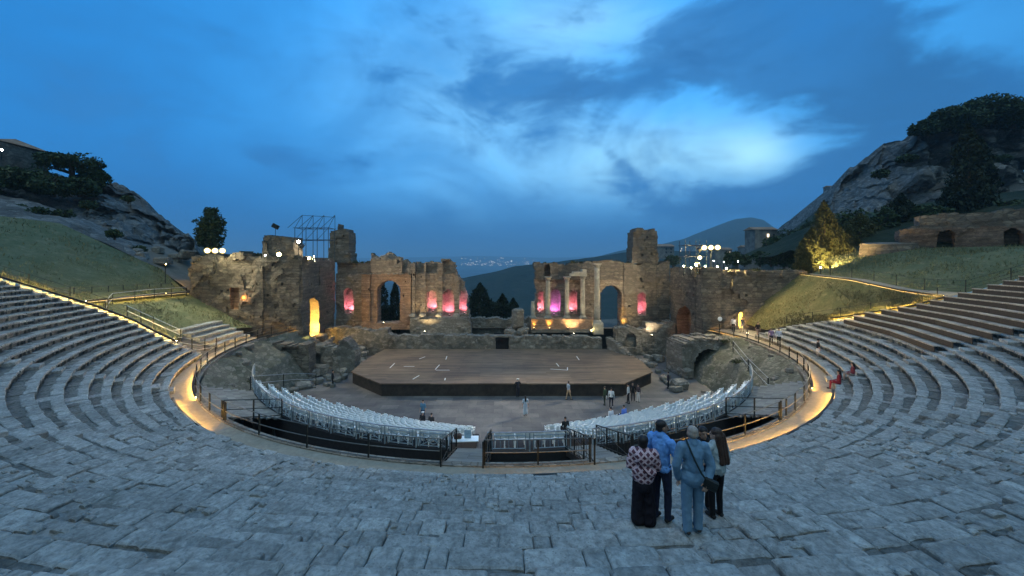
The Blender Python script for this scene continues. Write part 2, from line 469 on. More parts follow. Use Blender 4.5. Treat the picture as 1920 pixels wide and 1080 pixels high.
def block(mb, ra, rb, ta, tb, zt, depth, na, nr, amp, seed, gap=0.006, edge=0.03, under=0.0):
    """One worn stone: a rounded slab from radius ra to rb and angle ta to tb."""
    rm = (ra + rb) / 2; g = gap / rm; e = edge / rm
    th = np.concatenate([[ta + g, ta + g, ta + g + e * 0.6], np.linspace(ta + g + e * 1.6, tb - g - e * 1.6, na), [tb - g - e * 0.6, tb - g, tb - g]])
    pre = [ra + under, ra + under, ra + .015] if under else []
    n0 = len(pre)
    rr = np.concatenate([pre, [ra, ra, ra + edge * 0.3], np.linspace(ra + edge, rb - 0.03, nr), [rb, rb]])
    A = len(th); B = len(rr)
    T, R = np.meshgrid(th, rr, indexing='ij')
    Z = np.full(T.shape, zt)
    if n0: Z[:, 0] -= depth; Z[:, 1] -= .155; Z[:, 2] -= .135; Z[:, 3] -= .11
    else: Z[:, 0] -= depth
    Z[:, n0 + 1] -= edge * 1.1; Z[:, n0 + 2] -= edge * 0.3
    Z[:, -1] -= depth; Z[:, -2] -= edge * .5
    Z[0, :] -= depth; Z[-1, :] -= depth
    Z[1, :] -= edge * 1.0; Z[-2, :] -= edge * 1.0
    Z[2, :] -= edge * 0.3; Z[-3, :] -= edge * 0.3
    Z = np.maximum(Z, zt - depth)
    p = pol(R, T, Z)
    n1 = fbm(p, 2.3, 3, seed); n2 = vnoise(p, 9.0, seed + 5)
    ed = np.zeros(T.shape); ed[:, :4] = 1; ed[:4, :] = 1; ed[-4:, :] = 1
    chip = np.maximum(0, vnoise(p, 5.0, seed + 21) - .25) * ed
    p[..., 2] += (n1 * amp + n2 * amp * 0.5 - chip * .045) * (Z > zt - depth * 0.9)
    R = R + chip * .035 * (R < ra + .1)
    p[..., 0] = R * np.sin(T); p[..., 1] = -R * np.cos(T)
    pr = 1 + (fbm(p, 3.1, 2, seed + 9) * amp * 1.2) / R
    p[..., 0] *= pr; p[..., 1] *= pr
    V = p.reshape(-1, 3)
    F = [(i * B + j, (i + 1) * B + j, (i + 1) * B + j + 1, i * B + j + 1) for i in range(A - 1) for j in range(B - 1)]
    nf = len(mb.M); mb.add(V, F)
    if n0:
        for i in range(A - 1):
            mb.M[nf + i * (B - 1)] = 1; mb.M[nf + i * (B - 1) + 1] = 1  # riser faces take the dark colour in place of shade

def in_stair(r, th):
    for a, w in STAIRS:
        if abs(th - rad(a)) * r < w / 2: return True
    return False

def tier_segments(r):
    lim = float(limit(r)); cuts = [-float(limit(r, -1))]
    for a, w in STAIRS:
        cuts += [rad(a) - w / 2 / r, rad(a) + w / 2 / r]
    cuts.append(lim)
    return [(cuts[i], cuts[i + 1]) for i in range(0, len(cuts), 2)]

wedges = [empty('seating_wedge', kind=None) for _ in range(len(STAIRS) + 1)]
for w_ in wedges: w_.parent = cavea
for k in range(NT):
    ra = R0 + k * TREAD; rb = ra + TREAD; zt = tier_z(k)
    rs = random.Random(100 + k)
    for wi, (ta, tb) in enumerate(tier_segments(ra + 0.4)):
        mb = MB()
        t = ta
        while t < tb - 1e-4:
            Lb = rs.choice([0.26, 0.32, 0.4, 0.5, 0.6, 0.75, 1.0]) * rs.uniform(0.85, 1.15)
            t2 = min(tb, t + Lb / ra)
            if tb - t2 < 0.4 / ra: t2 = tb
            tm = (t + t2) / 2
            x, y = ra * math.sin(tm), -ra * math.cos(tm)
            d = math.hypot(x, y - CAM_Y)
            worn = fbm(np.array([x, y, 0.0]), 0.16, 3, 3)
            front = abs(math.degrees(tm)) < 34
            if y < -44: t = t2; continue
            near = d < 13
            roll = rs.random()
            jz = rs.gauss(0, 0.008); jr = rs.gauss(0, 0.013)
            if front and (roll < 0.27 + worn * 0.6):
                # a broken stretch patched with small stones
                block(mb, ra + 0.02, rb + 0.1, t, t2, zt - 0.05, 0.45, 3, 3, 0.012, k)
                ns = int(7 * (t2 - t) * ra) + 2
                for q in range(ns):
                    tt = rs.uniform(t, t2); r_ = ra + rs.uniform(0.02, 0.6); sz = rs.uniform(0.07, 0.22)
                    block(mb, r_, r_ + sz * rs.uniform(0.7, 1.2), tt - sz * rs.uniform(.5, .9) / ra, tt + sz * .7 / ra, zt + rs.uniform(-0.04, 0.03), 0.13, 2, 2, 0.014, k + q, 0.0, 0.03)
            else:
                if roll > 0.965: jz -= 0.03; jr += 0.03
                na = max(3, int((t2 - t) * ra / (0.055 if d < 9 else 0.11 if near else 0.3))); nr = 11 if d < 9 else 6 if near else 3
                if rs.random() < 0.86:
                    # a dressed front stone with a rougher bed behind it
                    w = rs.uniform(0.34, 0.46)
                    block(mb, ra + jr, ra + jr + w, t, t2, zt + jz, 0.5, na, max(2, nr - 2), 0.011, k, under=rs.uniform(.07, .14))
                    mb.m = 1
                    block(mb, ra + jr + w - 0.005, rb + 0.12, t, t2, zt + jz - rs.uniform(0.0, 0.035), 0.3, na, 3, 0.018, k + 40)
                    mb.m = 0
                else:
                    block(mb, ra + jr, rb + 0.12, t, t2, zt + jz, 0.5, na, nr, 0.012, k, under=rs.uniform(.05, .12))
            t = t2
        if mb.V: mb.build('seat_tier', [M['tier'], M['bed_riser_shade']], wedges[wi])

# radial stairways, two steps to a tier
for a, w in STAIRS:
    mb = MB(); rs = random.Random(int(a * 10) + 999)
    for k in range(NT):
        ra = R0 + k * TREAD
        for h in (0, 1):
            r1 = ra - 0.36 + 0.4 * h; zt = NB + RISE * k + RISE / 2 * (h + 1)
            if h == 0 and k == 0: r1 = ra - 0.25
            ww = (w / 2 + 0.01) / r1
            c = rs.uniform(-0.3, 0.3) * ww
            for t1, t2 in ((rad(a) - ww, rad(a) + c), (rad(a) + c, rad(a) + ww)):
                block(mb, r1 + rs.gauss(0, .012), r1 + 0.46, t1, t2, zt + rs.gauss(0, .008), 0.34, 4, 3, 0.012, k)
    mb.build('stairway', M['tier'], cavea)

# stepped edges at both ends of the curve
for s in (-1, 1):
    mb = MB(); rs = random.Random(55 + s)
    for k in range(NT):
        for h in (0, 1):
            r1 = R0 + TREAD * k + 0.4 * h; zt = NB + RISE * k + RISE / 2 * (h + 1)
            if k == 0 and h == 0: continue
            l = float(limit(r1 + .2, s)); w = 0.75 / r1
            t1, t2 = sorted((s * (l - 0.003), s * (l + w)))
            block(mb, r1 + rs.gauss(0, .02), r1 + 0.5, t1, t2, zt + rs.gauss(0, .012), 0.9, 4, 3, 0.016, k)
    mb.build('edge_stair', M['tier'], cavea)

# a short flight of tiers beyond the left hand steps
mb = MB(); rs = random.Random(77)
for k in range(5):
    ra = R0 + .5 + k * .75; t = rad(-91.5)
    while t < rad(-80.5):
        t2 = min(rad(-80.5), t + rs.uniform(.5, 1.0) / ra)
        block(mb, ra + rs.gauss(0, .02), ra + .9, t, t2, Z0 + .34 + .36 * k + rs.gauss(0, .015), .6, 5, 4, .016, k); t = t2
mb.build('side_tiers', M['tier'], cavea)
# core under the stones
th = np.linspace(-1, 1, 121); rr = np.linspace(R0 - 0.02, R0 + NT * TREAD, 14)
Pt = np.stack([pol(r, np.where(th < 0, th * limit(r, -1), th * limit(r)), NB - 0.25 + RISE / TREAD * (r - R0)) for r in rr])
grid(Pt, 'rubble_core', M['rubble'], cavea)

# ---------------------------------------------------------------- walkway and pit walls
RW = 25.7
def ring_sheet(name, r1, r2, t1, t2, z, n, mat, parent=None, nr=4, amp=0.0):
    th = np.linspace(rad(t1), rad(t2), n); rr = np.linspace(r1, r2, nr)
    Pt = np.stack([pol(r + 0 * th, th, z) for r in rr])
    Pt[..., 2] += fbm(Pt, 1.5, 3, 4) * amp
    return grid(Pt, name, mat, parent)
props(ring_sheet('walkway', RW - 0.05, R0 + 0.08, -91, 91, Z0, 260, M['path'], amp=0.015), kind='structure')

def ring_wall(mb, r1, r2, t1, t2, z1, z2, n=90):
    th = np.linspace(rad(t1), rad(t2), n)
    a = [pol(np.full(n, r), th, z) for r, z in ((r1, z1), (r1, z2), (r2, z2), (r2, z1))]
    V = np.concatenate(a); F = []
    for i in range(n - 1):
        for q in range(4):
            b = (q + 1) % 4
            F.append((q * n + i, q * n + i + 1, b * n + i + 1, b * n + i))
    F.append((0, n, 2 * n, 3 * n)); F.append((n - 1, 2 * n - 1, 3 * n - 1, 4 * n - 1))
    mb.add(V, F)
mb = MB(); ring_wall(mb, RW - 0.35, RW - 0.03, -91, 91, -0.1, Z0 + 0.05, 200)
props(mb.build('pit_wall', M['rubble']), 'curved rubble wall dropping from the lamp lit walkway into the dark pit', 'wall')
# ---------------------------------------------------------------- ground
# the orchestra floor, paved in big slabs
def slab_mat():
    m, t, b = new_mat('orchestra_paving')
    c = t.nodes.new('ShaderNodeTexCoord'); v = NX(t, c.outputs['Object'])
    br = t.nodes.new('ShaderNodeTexBrick'); t.links.new(v.s, br.inputs['Vector'])
    br.inputs['Scale'].default_value = 1.0; br.inputs['Brick Width'].default_value = 1.5; br.inputs['Row Height'].default_value = 0.9
    br.inputs['Mortar Size'].default_value = 0.012; br.inputs['Mortar Smooth'].default_value = 0.5
    br.inputs['Color1'].default_value = (0.085, 0.078, 0.075, 1); br.inputs['Color2'].default_value = (0.15, 0.135, 0.125, 1); br.inputs['Mortar'].default_value = (0.045, 0.042, 0.04, 1)
    n = nnoise(t, v, 0.5, 6, 0.65, 0.3); n2 = nnoise(t, v, 4, 5, 0.6)
    col = nmix(t, 1.0, NX(t, br.outputs['Color']), nmix(t, n.ss(0.3, 0.7), (0.55, 0.55, 0.58), (1.1, 1.08, 1.02)), 'MULTIPLY')
    col = nmix(t, n2.ss(0.45, 0.8) * 0.5, col, (0.07, 0.065, 0.06))
    t.links.new(col.s, b.inputs['Base Color']); b.inputs['Roughness'].default_value = 0.75
    bn = t.nodes.new('ShaderNodeBump'); bn.inputs['Strength'].default_value = 0.3; bn.inputs['Distance'].default_value = 0.03
    t.links.new((n2 + NX(t, br.outputs['Fac']) * -1.0).s, bn.inputs['Height']); t.links.new(bn.outputs[0], b.inputs['Normal'])
    return m
M['slab'] = slab_mat()
xs = np.linspace(-30, 30, 61); ys = np.linspace(-26.5, 14.5, 42)
X, Y = np.meshgrid(xs, ys, indexing='ij')
props(grid(np.stack([X, Y, 0.004 * np.ones_like(X)], -1), 'orchestra_floor', M['slab']), kind='structure')

# the far ground, one sheet to the horizon
ang = np.linspace(-math.pi, math.pi, 97); rr = np.array([60, 120, 250, 600, 1500, 4000, 9000, 15000.])
zz = np.array([-6, -25, -60, -110, -160, -170, -170, -170.])
Pt = np.stack([np.stack([r * np.cos(ang), 20 + r * np.sin(ang), z + 0 * ang], -1) for r, z in zip(rr, zz)])
Pt[1:4, :, 2] += fbm(Pt[1:4], 0.01, 3, 8) * 6
props(grid(Pt, 'ground', M['plain']), kind='structure')

# terrace behind the stage building
def terrain(name, lines, nu, nv, amp, scale, mat, seed=1, kind='structure'):
    Pt = loft(lines, nu, nv)
    w = np.ones(Pt.shape[:2]); w[0] = w[-1] = 0.25
    Pt[..., 2] += fbm(Pt, scale, 4, seed) * amp * w
    return props(grid(Pt, name, mat), kind=kind)
terrain('terrace', [[(-60, 13, 2.9), (-5, 15, 2.9), (5, 15, 2.9), (60, 13, 2.9)], [(-60, 30, 2.5), (0, 30, 1.5), (60, 30, 3)], [(-70, 60, -10), (0, 60, -14), (70, 60, -10)], [(-90, 110, -40), (0, 110, -45), (90, 110, -30)]], 90, 10, 0.35, 0.3, M['dirt'])

# grassy bank right of the tiers, between the tiers' end and the wing building
def edge_pt(r, s=1, out=0.85, dz=0.0):
    l = float(limit(r, s)) + out / r
    return (s * r * math.sin(l), -r * math.cos(l), NB + RISE / TREAD * (r - R0) + 0.10 + dz)
redge = [edge_pt(r) for r in np.linspace(29.5, 38.2, 12)]
g_in = [(29.0, 5.3, 5.2)] + [(29.6, 2.2, 4.9)] + redge
g_top = [(35.6, 5.2, 11.0), (36.0, -1.0, 10.6), (35.5, -6.5, 9.9), (edge_pt(38.2))]
mid = [(30.8, 5.3, 7.2), (31.8, 0.8, 6.8), (33.0, -4.5, 7.5), (35.6, -8.4, 9.0), edge_pt(38.2)]
terrain('grass_bank', [g_in, mid, g_top], 60, 16, 0.22, 0.55, M['grass'], 3)
p_out = [(37.0, 5.2, 11.15), (37.6, -1.0, 10.75), (37.2, -6.3, 10.05), (edge_pt(39.4))]
terrain('upper_path', [[(a, b, c + 0.02) for a, b, c in g_top], p_out], 60, 6, 0.04, 0.8, M['path'], 5)
up_edge = [edge_pt(r) for r in np.linspace(39.4, 50, 10)]
u0 = p_out[:-1] + up_edge[:1] + up_edge[2:8]
u_mid = [(41.5, 7.0, 12.2), (44.0, 0.0, 12.9), (47.0, -6.0, 13.6), (52.0, -11.0, 15.0)]
u_top = [(43.0, 12.0, 13.6), (47.5, 4.2, 14.1), (56, -1.5, 14.2), (63.0, -7.0, 14.4)]
terrain('upper_grass_slope', [u0, u_mid, u_top], 60, 16, 0.2, 0.5, M['darkgrass'], 6)
u_back = [(47.0, 22.0, 14.0), (53, 14, 16.5), (66, 6, 18), (80.0, -8.0, 19)]
terrain('back_slope', [u_top, u_back, [(60, 60, 13), (75, 50, 22), (95, 40, 26), (110, 0, 26)]], 50, 10, 0.9, 0.3, M['scrub'], 7)

# the path round the right hand end to the wing building
terrain('side_path', [[(23.9, 5.6, 4.4), (25.2, 2.0, 4.4), (25.75, 0.0, 4.4)], [(29.0, 5.6, 4.5), (29.6, 2.0, 4.5), (27.2, 0.0, 4.42)]], 30, 8, 0.03, 0.8, M['path'], 9)

# left hand banks
ledge = [edge_pt(r, -1) for r in np.linspace(29.5, 50, 20)]
l0 = [(-29.6, 5.0, 4.7), (-30.2, 1.5, 5.2), (-30.6, -3.0, 5.6)] + ledge
l_mid = [(-37.2, 5.0, 8.5), (-37.0, 1.0, 8.6), (-36.9, -3.0, 8.65), (-37.0, -6.6, 8.7), (-42, -8.6, 11.5), (-52, -11.5, 15.2)]
l_top = [(-41.5, 6.0, 11.6), (-46.5, 6.5, 13.6), (-54.5, 6.5, 17.3), (-60, 1.0, 18.2), (-66, -6, 18.8)]
terrain('left_grass_slope', [l0, l_mid, l_top], 70, 18, 0.2, 0.5, M['darkgrass'], 12)
terrain('side_yard', [[(-36.5, 5.2, 8.4), (-41.5, 5.9, 11.5), (-46.5, 6.4, 13.5)], [(-38, 16, 8.5), (-46, 18, 12.5), (-52, 18, 15.0)]], 24, 10, .3, .5, M['dirt'], 15)
terrain('left_back_slope', [l_top, [(-50, 30, 9.0), (-60, 30, 15), (-72, 24, 21.5), (-85, 12, 26), (-95, 0, 28)]], 90, 24, 1.6, 0.28, M['cliff'], 13)
lp0 = [(-36.9, -7.0, 8.72), (-36.85, -3, 8.75), (-36.95, 1, 8.7), (-37.1, 4.8, 8.6)]
lp1 = [(-38.6, -7.6, 9.0), (-38.6, -3, 8.95), (-38.7, 1, 8.9), (-38.9, 4.8, 8.8)]
tt_ = np.linspace(rad(-92), rad(-70), 30)
props(grid(np.stack([pol(r, tt_, Z0 + .02 + max(0, r - 27.6) * .40) + np.stack([0 * tt_, 0 * tt_, fbm(pol(r, tt_, 1.0), 1.2, 3, 5) * .1], -1) for r in np.linspace(R0 - .1, 31.2, 10)]), 'side_bank', M['dirt']), kind='structure')
terrain('side_ramp', [[(a, b, c + 0.22) for a, b, c in lp0], [(a, b, c + 0.22) for a, b, c in lp1]], 30, 6, 0.03, 0.8, M['path'], 14)
# rubble-strewn bank that falls from the walkway ends to the stage level
for s, nm in ((1, 'rubble_bank'), (-1, 'rubble_bank')):
    a = [(s * r, y, z) for r, y, z in ((20.2, -15.2, 4.35), (23.2, -10.5, 4.35), (25.0, -5.5, 4.35), (25.5, 0, 4.35), (25.0, 3.0, 4.3), (24.2, 5.4, 4.2))]
    b = [(s * r, y, z) for r, y, z in ((18.4, -14.0, 2.6), (20.8, -9.8, 2.5), (21.9, -5.5, 2.6), (22.3, 0, 2.6), (22.4, 3.0, 2.2), (22.8, 5.4, 1.8))]
    c = [(s * r, y, z) for r, y, z in ((17.5, -13.0, 0.0), (19.3, -9.0, -0.05), (20.2, -5.5, -0.1), (20.4, 0, -0.1), (20.6, 3.0, -0.1), (21.6, 5.4, -0.1))]
    terrain(nm, [a, b, c], 60, 14, 0.6, 0.9, M['bank'], 20 + s)

# ---------------------------------------------------------------- cliffs and far hills
def rock_face(name, top, bottom, dt, db, nu, nv, amp, mat, seed, back=40, bulge=0.0, sc=0.09, out=(0, -1, 0), gully=None):
    T = np.array([P(x, y, d) for (x, y), d in zip(top, np.interp(np.linspace(0, 1, len(top)), np.linspace(0, 1, len(dt)), dt))])
    B = np.array([P(x, y, d) for (x, y), d in zip(bottom, np.interp(np.linspace(0, 1, len(bottom)), np.linspace(0, 1, len(db)), db))])
    T = resample(T, nu); B = resample(B, nu)
    rows = []
    for v in np.linspace(-0.15, 1, nv):
        p = B * (1 - v) + T * v
        rows.append(p)
    A = np.stack(rows)
    o = np.array(out, float); o /= np.linalg.norm(o)
    vv = np.clip(np.linspace(-0.15, 1, nv), 0, 1)[:, None]
    S = A * np.array([1, 1, .38])
    rib = fbm(S, sc * .55, 4, seed + 3) * 3.0
    n = np.round(rib * 2.5) / 2.5 * .5 + rib * .5
    n = n + np.abs(fbm(A, sc * 1.3, 4, seed + 1)) * -2.6 + fbm(A, sc * 4.5, 4, seed + 2) * .9
    st = ((A[..., 2] * 0.22 + fbm(A, sc * 0.7, 3, seed + 8) * 2.2) % 1.0)
    Wp = A + np.stack([fbm(A, sc * 1.1, 3, seed + 31), fbm(A, sc * 1.1, 3, seed + 32), fbm(A, sc * 1.1, 3, seed + 33)], -1) * (.5 / sc) * .6
    a1, a2 = worley(Wp * np.array([1, 1, .55]), sc * 1.1, seed + 11); b1, b2 = worley(Wp * np.array([1, 1, .8]), sc * 3.0, seed + 15)
    n = n * .7 - st * .45 + (np.minimum(a2 - a1, .5) * 2.6 - a1 * 1.6) + (np.minimum(b2 - b1, .4) * 1.1 - b1 * .6) - .35
    n = n * amp
    w = np.clip(vv * 5, 0.1, 1) * np.clip((1.02 - vv) * 5, 0.35, 1)
    A = A + o * (n * w + bulge * np.sin(np.pi * vv))[..., None]
    A[..., 2] += (fbm(A, sc * 2.2, 4, seed + 5) + fbm(A, sc * 7, 3, seed + 6) * .5) * amp * 0.55
    bk = [A[-1] - o * back * t + np.array([0, 0, 1.0]) * (-1.0 - back * t * 0.25) for t in (0.15, 0.5, 1.0)]
    bk = [b + np.stack([0 * fbm(b, sc, 3, seed)] * 2 + [fbm(b, sc, 3, seed) * amp * 0.5], -1) for b in bk]
    A = np.concatenate([A, np.stack(bk)])
    return props(grid(A, name, mat, smooth=False), kind='structure')

rock_face('cliff', [(-60, 300), (0, 318), (60, 330), (120, 352), (190, 342), (232, 350), (262, 372), (290, 398), (312, 418), (332, 432), (352, 448), (366, 470)],
          [(-60, 415), (0, 410), (60, 412), (120, 424), (180, 446), (230, 478), (270, 505), (300, 525), (330, 540), (345, 545), (360, 550), (372, 552)], [62, 66, 70, 72, 70, 66], [50, 52, 55, 57, 57, 57], 260, 100, 2.3, M['cliff'], 31, back=40, sc=0.16, out=(0.35, -1, 0))
rock_face('cliff', [(1562, 374), (1580, 350), (1602, 316), (1625, 296), (1650, 280), (1672, 262), (1700, 258), (1722, 246), (1750, 222), (1780, 215), (1820, 208), (1850, 200), (1885, 200), (1920, 205), (1990, 190)],
          [(1540, 470), (1570, 468), (1600, 465), (1625, 462), (1650, 460), (1675, 458), (1700, 440), (1725, 420), (1750, 415), (1780, 412), (1820, 410), (1850, 408), (1885, 405), (1920, 402), (1990, 395)], [120, 112, 104, 100, 98, 98], [104, 98, 90, 88, 88, 88], 280, 140, 4.2, M['cliff'], 41, back=60, bulge=1.0, sc=0.075, out=(-0.3, -1, 0))

def ridge(name, pts, d, base, fore, nu, nv, amp, sc, seed, mat):
    T = resample(np.array([P(x, y, d) for x, y in pts]), nu)
    B = T.copy(); B[:, 1] -= fore; B[:, 0] *= (d - fore) / d; B[:, 2] = base
    C = T.copy(); C[:, 1] += fore * 1.2; C[:, 2] = base
    A = loft([B, T, C], nu, nv)
    w = np.minimum(1, np.abs(np.linspace(-1, 1, A.shape[0])) * 3)[:, None] * 0.75 + 0.25
    A[..., 2] += fbm(A, sc, 5, seed, ridged=True) * amp * w
    A[..., 2] = np.maximum(A[..., 2], base)
    return props(grid(A, name, mat), kind='structure')
ridge('hill', [(760, 540), (840, 528), (875, 521), (920, 512), (960, 501), (1005, 495), (1060, 489), (1120, 482), (1170, 474), (1230, 470), (1330, 474), (1400, 474)], 850, -175, 650, 160, 26, 9, 0.012, 51, M['hill'])
ridge('hill', [(1080, 490), (1130, 480), (1180, 468), (1230, 462), (1280, 450), (1320, 434), (1352, 421), (1380, 411), (1408, 408), (1432, 413), (1452, 427), (1490, 445), (1600, 450)], 2600, -175, 1500, 140, 30, 40, 0.0022, 61, M['hill'])
ridge('hill', [(-300, 493), (200, 489), (500, 487), (760, 483), (900, 480), (1020, 484), (1140, 480), (1260, 470), (1500, 460), (2100, 470)], 9500, -172, 4000, 120, 12, 60, 0.0006, 71, M['hill'])
ridge('hill', [(1405, 492), (1432, 466), (1448, 440), (1466, 423), (1502, 401), (1538, 379), (1558, 362), (1600, 345), (1700, 330)], 300, -60, 180, 110, 30, 7, 0.03, 81, M['hill'])

def grass_on(name, Pt, n, seed, mat, h=.16):
    """Blades strewn over a bank."""
    r_ = np.random.default_rng(seed); nr, nc = Pt.shape[:2]
    i = r_.uniform(0.2, nr - 1.3, n); j = r_.uniform(0.2, nc - 1.3, n); i0 = i.astype(int); j0 = j.astype(int); fi = (i - i0)[:, None]; fj = (j - j0)[:, None]
    p = (Pt[i0, j0] * (1 - fi) + Pt[i0 + 1, j0] * fi) * (1 - fj) + (Pt[i0, j0 + 1] * (1 - fi) + Pt[i0 + 1, j0 + 1] * fi) * fj
    keep = fbm(p, .5, 3, seed) + r_.uniform(-.35, .35, n) > -.12; p = p[keep]; n = len(p)
    hh = h * r_.uniform(.5, 1.7, n)[:, None] * (1 + fbm(p, .35, 2, seed + 4)[:, None])
    a = r_.normal(size=(n, 3)) * .45; a[:, 2] = 1
    b = r_.normal(size=(n, 3)); b[:, 2] = 0; b /= np.linalg.norm(b, axis=1)[:, None]
    V = np.stack([p - b * .05 - [0, 0, .04], p + b * .05 - [0, 0, .04], p + a * hh + b * .025], 1).reshape(-1, 3)
    o = mesh(name, V, np.arange(3 * n).reshape(n, 3), mat); return props(o, kind='stuff')
M['blade'] = foliage('dry_grass_blades', (0.07, 0.075, 0.03), (0.22, 0.18, 0.09))
M['blade2'] = foliage('green_grass_blades', (0.06, 0.075, 0.035), (0.20, 0.19, 0.10))
for nm, n_, m_, h_ in (('grass_bank', 11000, 'blade', .15), ('upper_grass_slope', 12000, 'blade2', .17), ('left_grass_slope', 14000, 'blade2', .17)):
    o_ = bpy.data.objects[nm]; nv_ = 2 * 16 + 1 if nm != 'left_grass_slope' else 2 * 18 + 1
    c_ = np.array([v.co[:] for v in o_.data.vertices]).reshape(nv_, -1, 3)
    g_ = grass_on('grass', c_, n_, 7 + n_, M[m_], h_); props(g_, {'grass_bank': 'dry grass on the lit bank right of the tiers', 'upper_grass_slope': 'green grass on the upper right slope', 'left_grass_slope': 'green grass on the slope left of the tiers'}[nm], 'grass', None, 'stuff')
# ---------------------------------------------------------------- ruined walls
def relief(name, origin, u, W, H, cell, fn, thick, mat, parent=None, jit=0.05, rough=0.06, seed=0, mats=None):
    """A masonry wall seen in elevation. fn(U, Z) gives each cell's depth behind the front plane (nan: no wall there).
    u: unit vector along the wall; the front faces to the right of u (u x up)."""
    u = np.array(u, float); u /= np.linalg.norm(u)
    n = np.array([u[1], -u[0], 0.0])                       # outward normal
    nu = int(round(W / cell)); nv = int(round(H / cell))
    U, Z = np.meshgrid((np.arange(nu) + .5) * cell, (np.arange(nv) + .5) * cell, indexing='ij')
    r = fn(U, Z)
    D, MI = r if isinstance(r, tuple) else (r, np.zeros_like(U, int))
    Dp = np.full((nu + 2, nv + 2), thick); Dp[1:-1, 1:-1] = np.where(np.isnan(D), thick, D)
    Mp = np.zeros((nu + 2, nv + 2), int); Mp[1:-1, 1:-1] = MI
    o = np.array(origin, float)
    V = []; idx = {}; F = []; mi = []
    ci, cj = np.meshgrid(np.arange(nu + 1), np.arange(nv + 1), indexing='ij')
    base = o + ci[..., None] * cell * u + cj[..., None] * cell * np.array([0, 0, 1.0])
    j1 = np.stack([vnoise(base, 1.7 / max(cell, .2) * .45, seed + 1), vnoise(base, 1.9 / max(cell, .2) * .45, seed + 2), fbm(base, 0.42, 3, seed + 3) * 2.1 + fbm(base, 1.6, 3, seed + 4) * 1.1], -1)
    def vert(i, j, d):
        k = (i, j, d)
        if k not in idx:
            a = j1[i, j]; q = 0 if j == 0 else 1
            p = base[i, j] + u * a[0] * jit + np.array([0, 0, a[1] * jit * q]) - n * (d + (a[2] * rough if d < thick else 0))
            idx[k] = len(V); V.append(p)
        return idx[k]
    for i in range(nu + 1):
        for j in range(nv + 1):
            d = Dp[i, j]
            if i and j and d < thick:
                F.append((vert(i - 1, j - 1, d), vert(i, j - 1, d), vert(i, j, d), vert(i - 1, j, d))); mi.append(Mp[i, j])
                F.append((vert(i - 1, j - 1, thick), vert(i - 1, j, thick), vert(i, j, thick), vert(i, j - 1, thick))); mi.append(0)
            if j:
                e = Dp[i + 1, j]
                if e != d and i <= nu:
                    F.append((vert(i, j - 1, d), vert(i, j - 1, e), vert(i, j, e), vert(i, j, d))); mi.append(Mp[i, j] if d > e and d < thick else (Mp[i + 1, j] if e < thick else Mp[i, j]))
            if i:
                e = Dp[i, j + 1]
                if e != d:
                    F.append((vert(i - 1, j, d), vert(i, j, d), vert(i, j, e), vert(i - 1, j, e))); mi.append(Mp[i, j] if d > e and d < thick else (Mp[i, j + 1] if e < thick else Mp[i, j]))
    return mesh(name, V, F, mats or mat, parent, False, mi if mats else None)

def arch_in(U, Z, c, w, z0, top):
    """Inside an arched opening centred on c, w wide, from z0 to the crown at top."""
    r = w / 2; zs = top - r
    a = np.abs(U - c)
    return (a < r) & (Z >= z0) & ((Z < zs) | ((U - c) ** 2 + (Z - zs) ** 2 < r * r))
def ragged(U, h, amp, scale, seed):
    return h + fbm(np.stack([U, 0 * U, 0 * U], -1), scale, 4, seed) * amp
def put_holes(D, U, Z, n, seed, W, H, z0=0.0, s=0.16, deep=0.5):
    rs = random.Random(seed)
    for _ in range(n):
        a, b = rs.uniform(0.5, W - .5), rs.uniform(z0 + .5, H - .8)
        m = (np.abs(U - a) < s) & (np.abs(Z - b) < s * 1.1) & ~np.isnan(D) & (D < 0.2)
        D[m] = deep
    return D

def spot(name, loc, target, power, col, size=60, blend=0.6, radius=0.1, parent=None):
    l = bpy.data.lights.new(name, 'SPOT'); l.energy = power; l.color = col; l.spot_size = rad(size); l.spot_blend = blend; l.shadow_soft_size = radius
    o = bpy.data.objects.new(name, l); COL.objects.link(o)
    v = Vector(target) - Vector(loc)
    o.rotation_euler = v.to_track_quat('-Z', 'Y').to_euler()
    if parent is not None:
        o.parent = parent; o.location = Vector(loc) - Vector(parent.location)
    else: o.location = loc
    return o
def point(name, loc, power, col, radius=0.08, parent=None):
    l = bpy.data.lights.new(name, 'POINT'); l.energy = power; l.color = col; l.shadow_soft_size = radius
    o = bpy.data.objects.new(name, l); COL.objects.link(o)
    o.location = Vector(loc) - (Vector(parent.location) if parent is not None else Vector((0, 0, 0)))
    if parent is not None: o.parent = parent
    return o

PINK = (1.0, 0.20, 0.30); MAG = (0.85, 0.16, 0.75); GOLD = (1.0, 0.58, 0.10); WARM = (1.0, 0.80, 0.48)
M['lens_pink'] = emit('lens_pink', (1.0, 0.55, 0.6), 12.0)
M['lens_magenta'] = emit('lens_magenta', (0.95, 0.4, 0.9), 12.0)
M['lens_gold'] = emit('lens_gold', (1.0, 0.72, 0.25), 25.0)
M['lens_warm'] = emit('lens_warm', (1.0, 0.86, 0.55), 40.0)

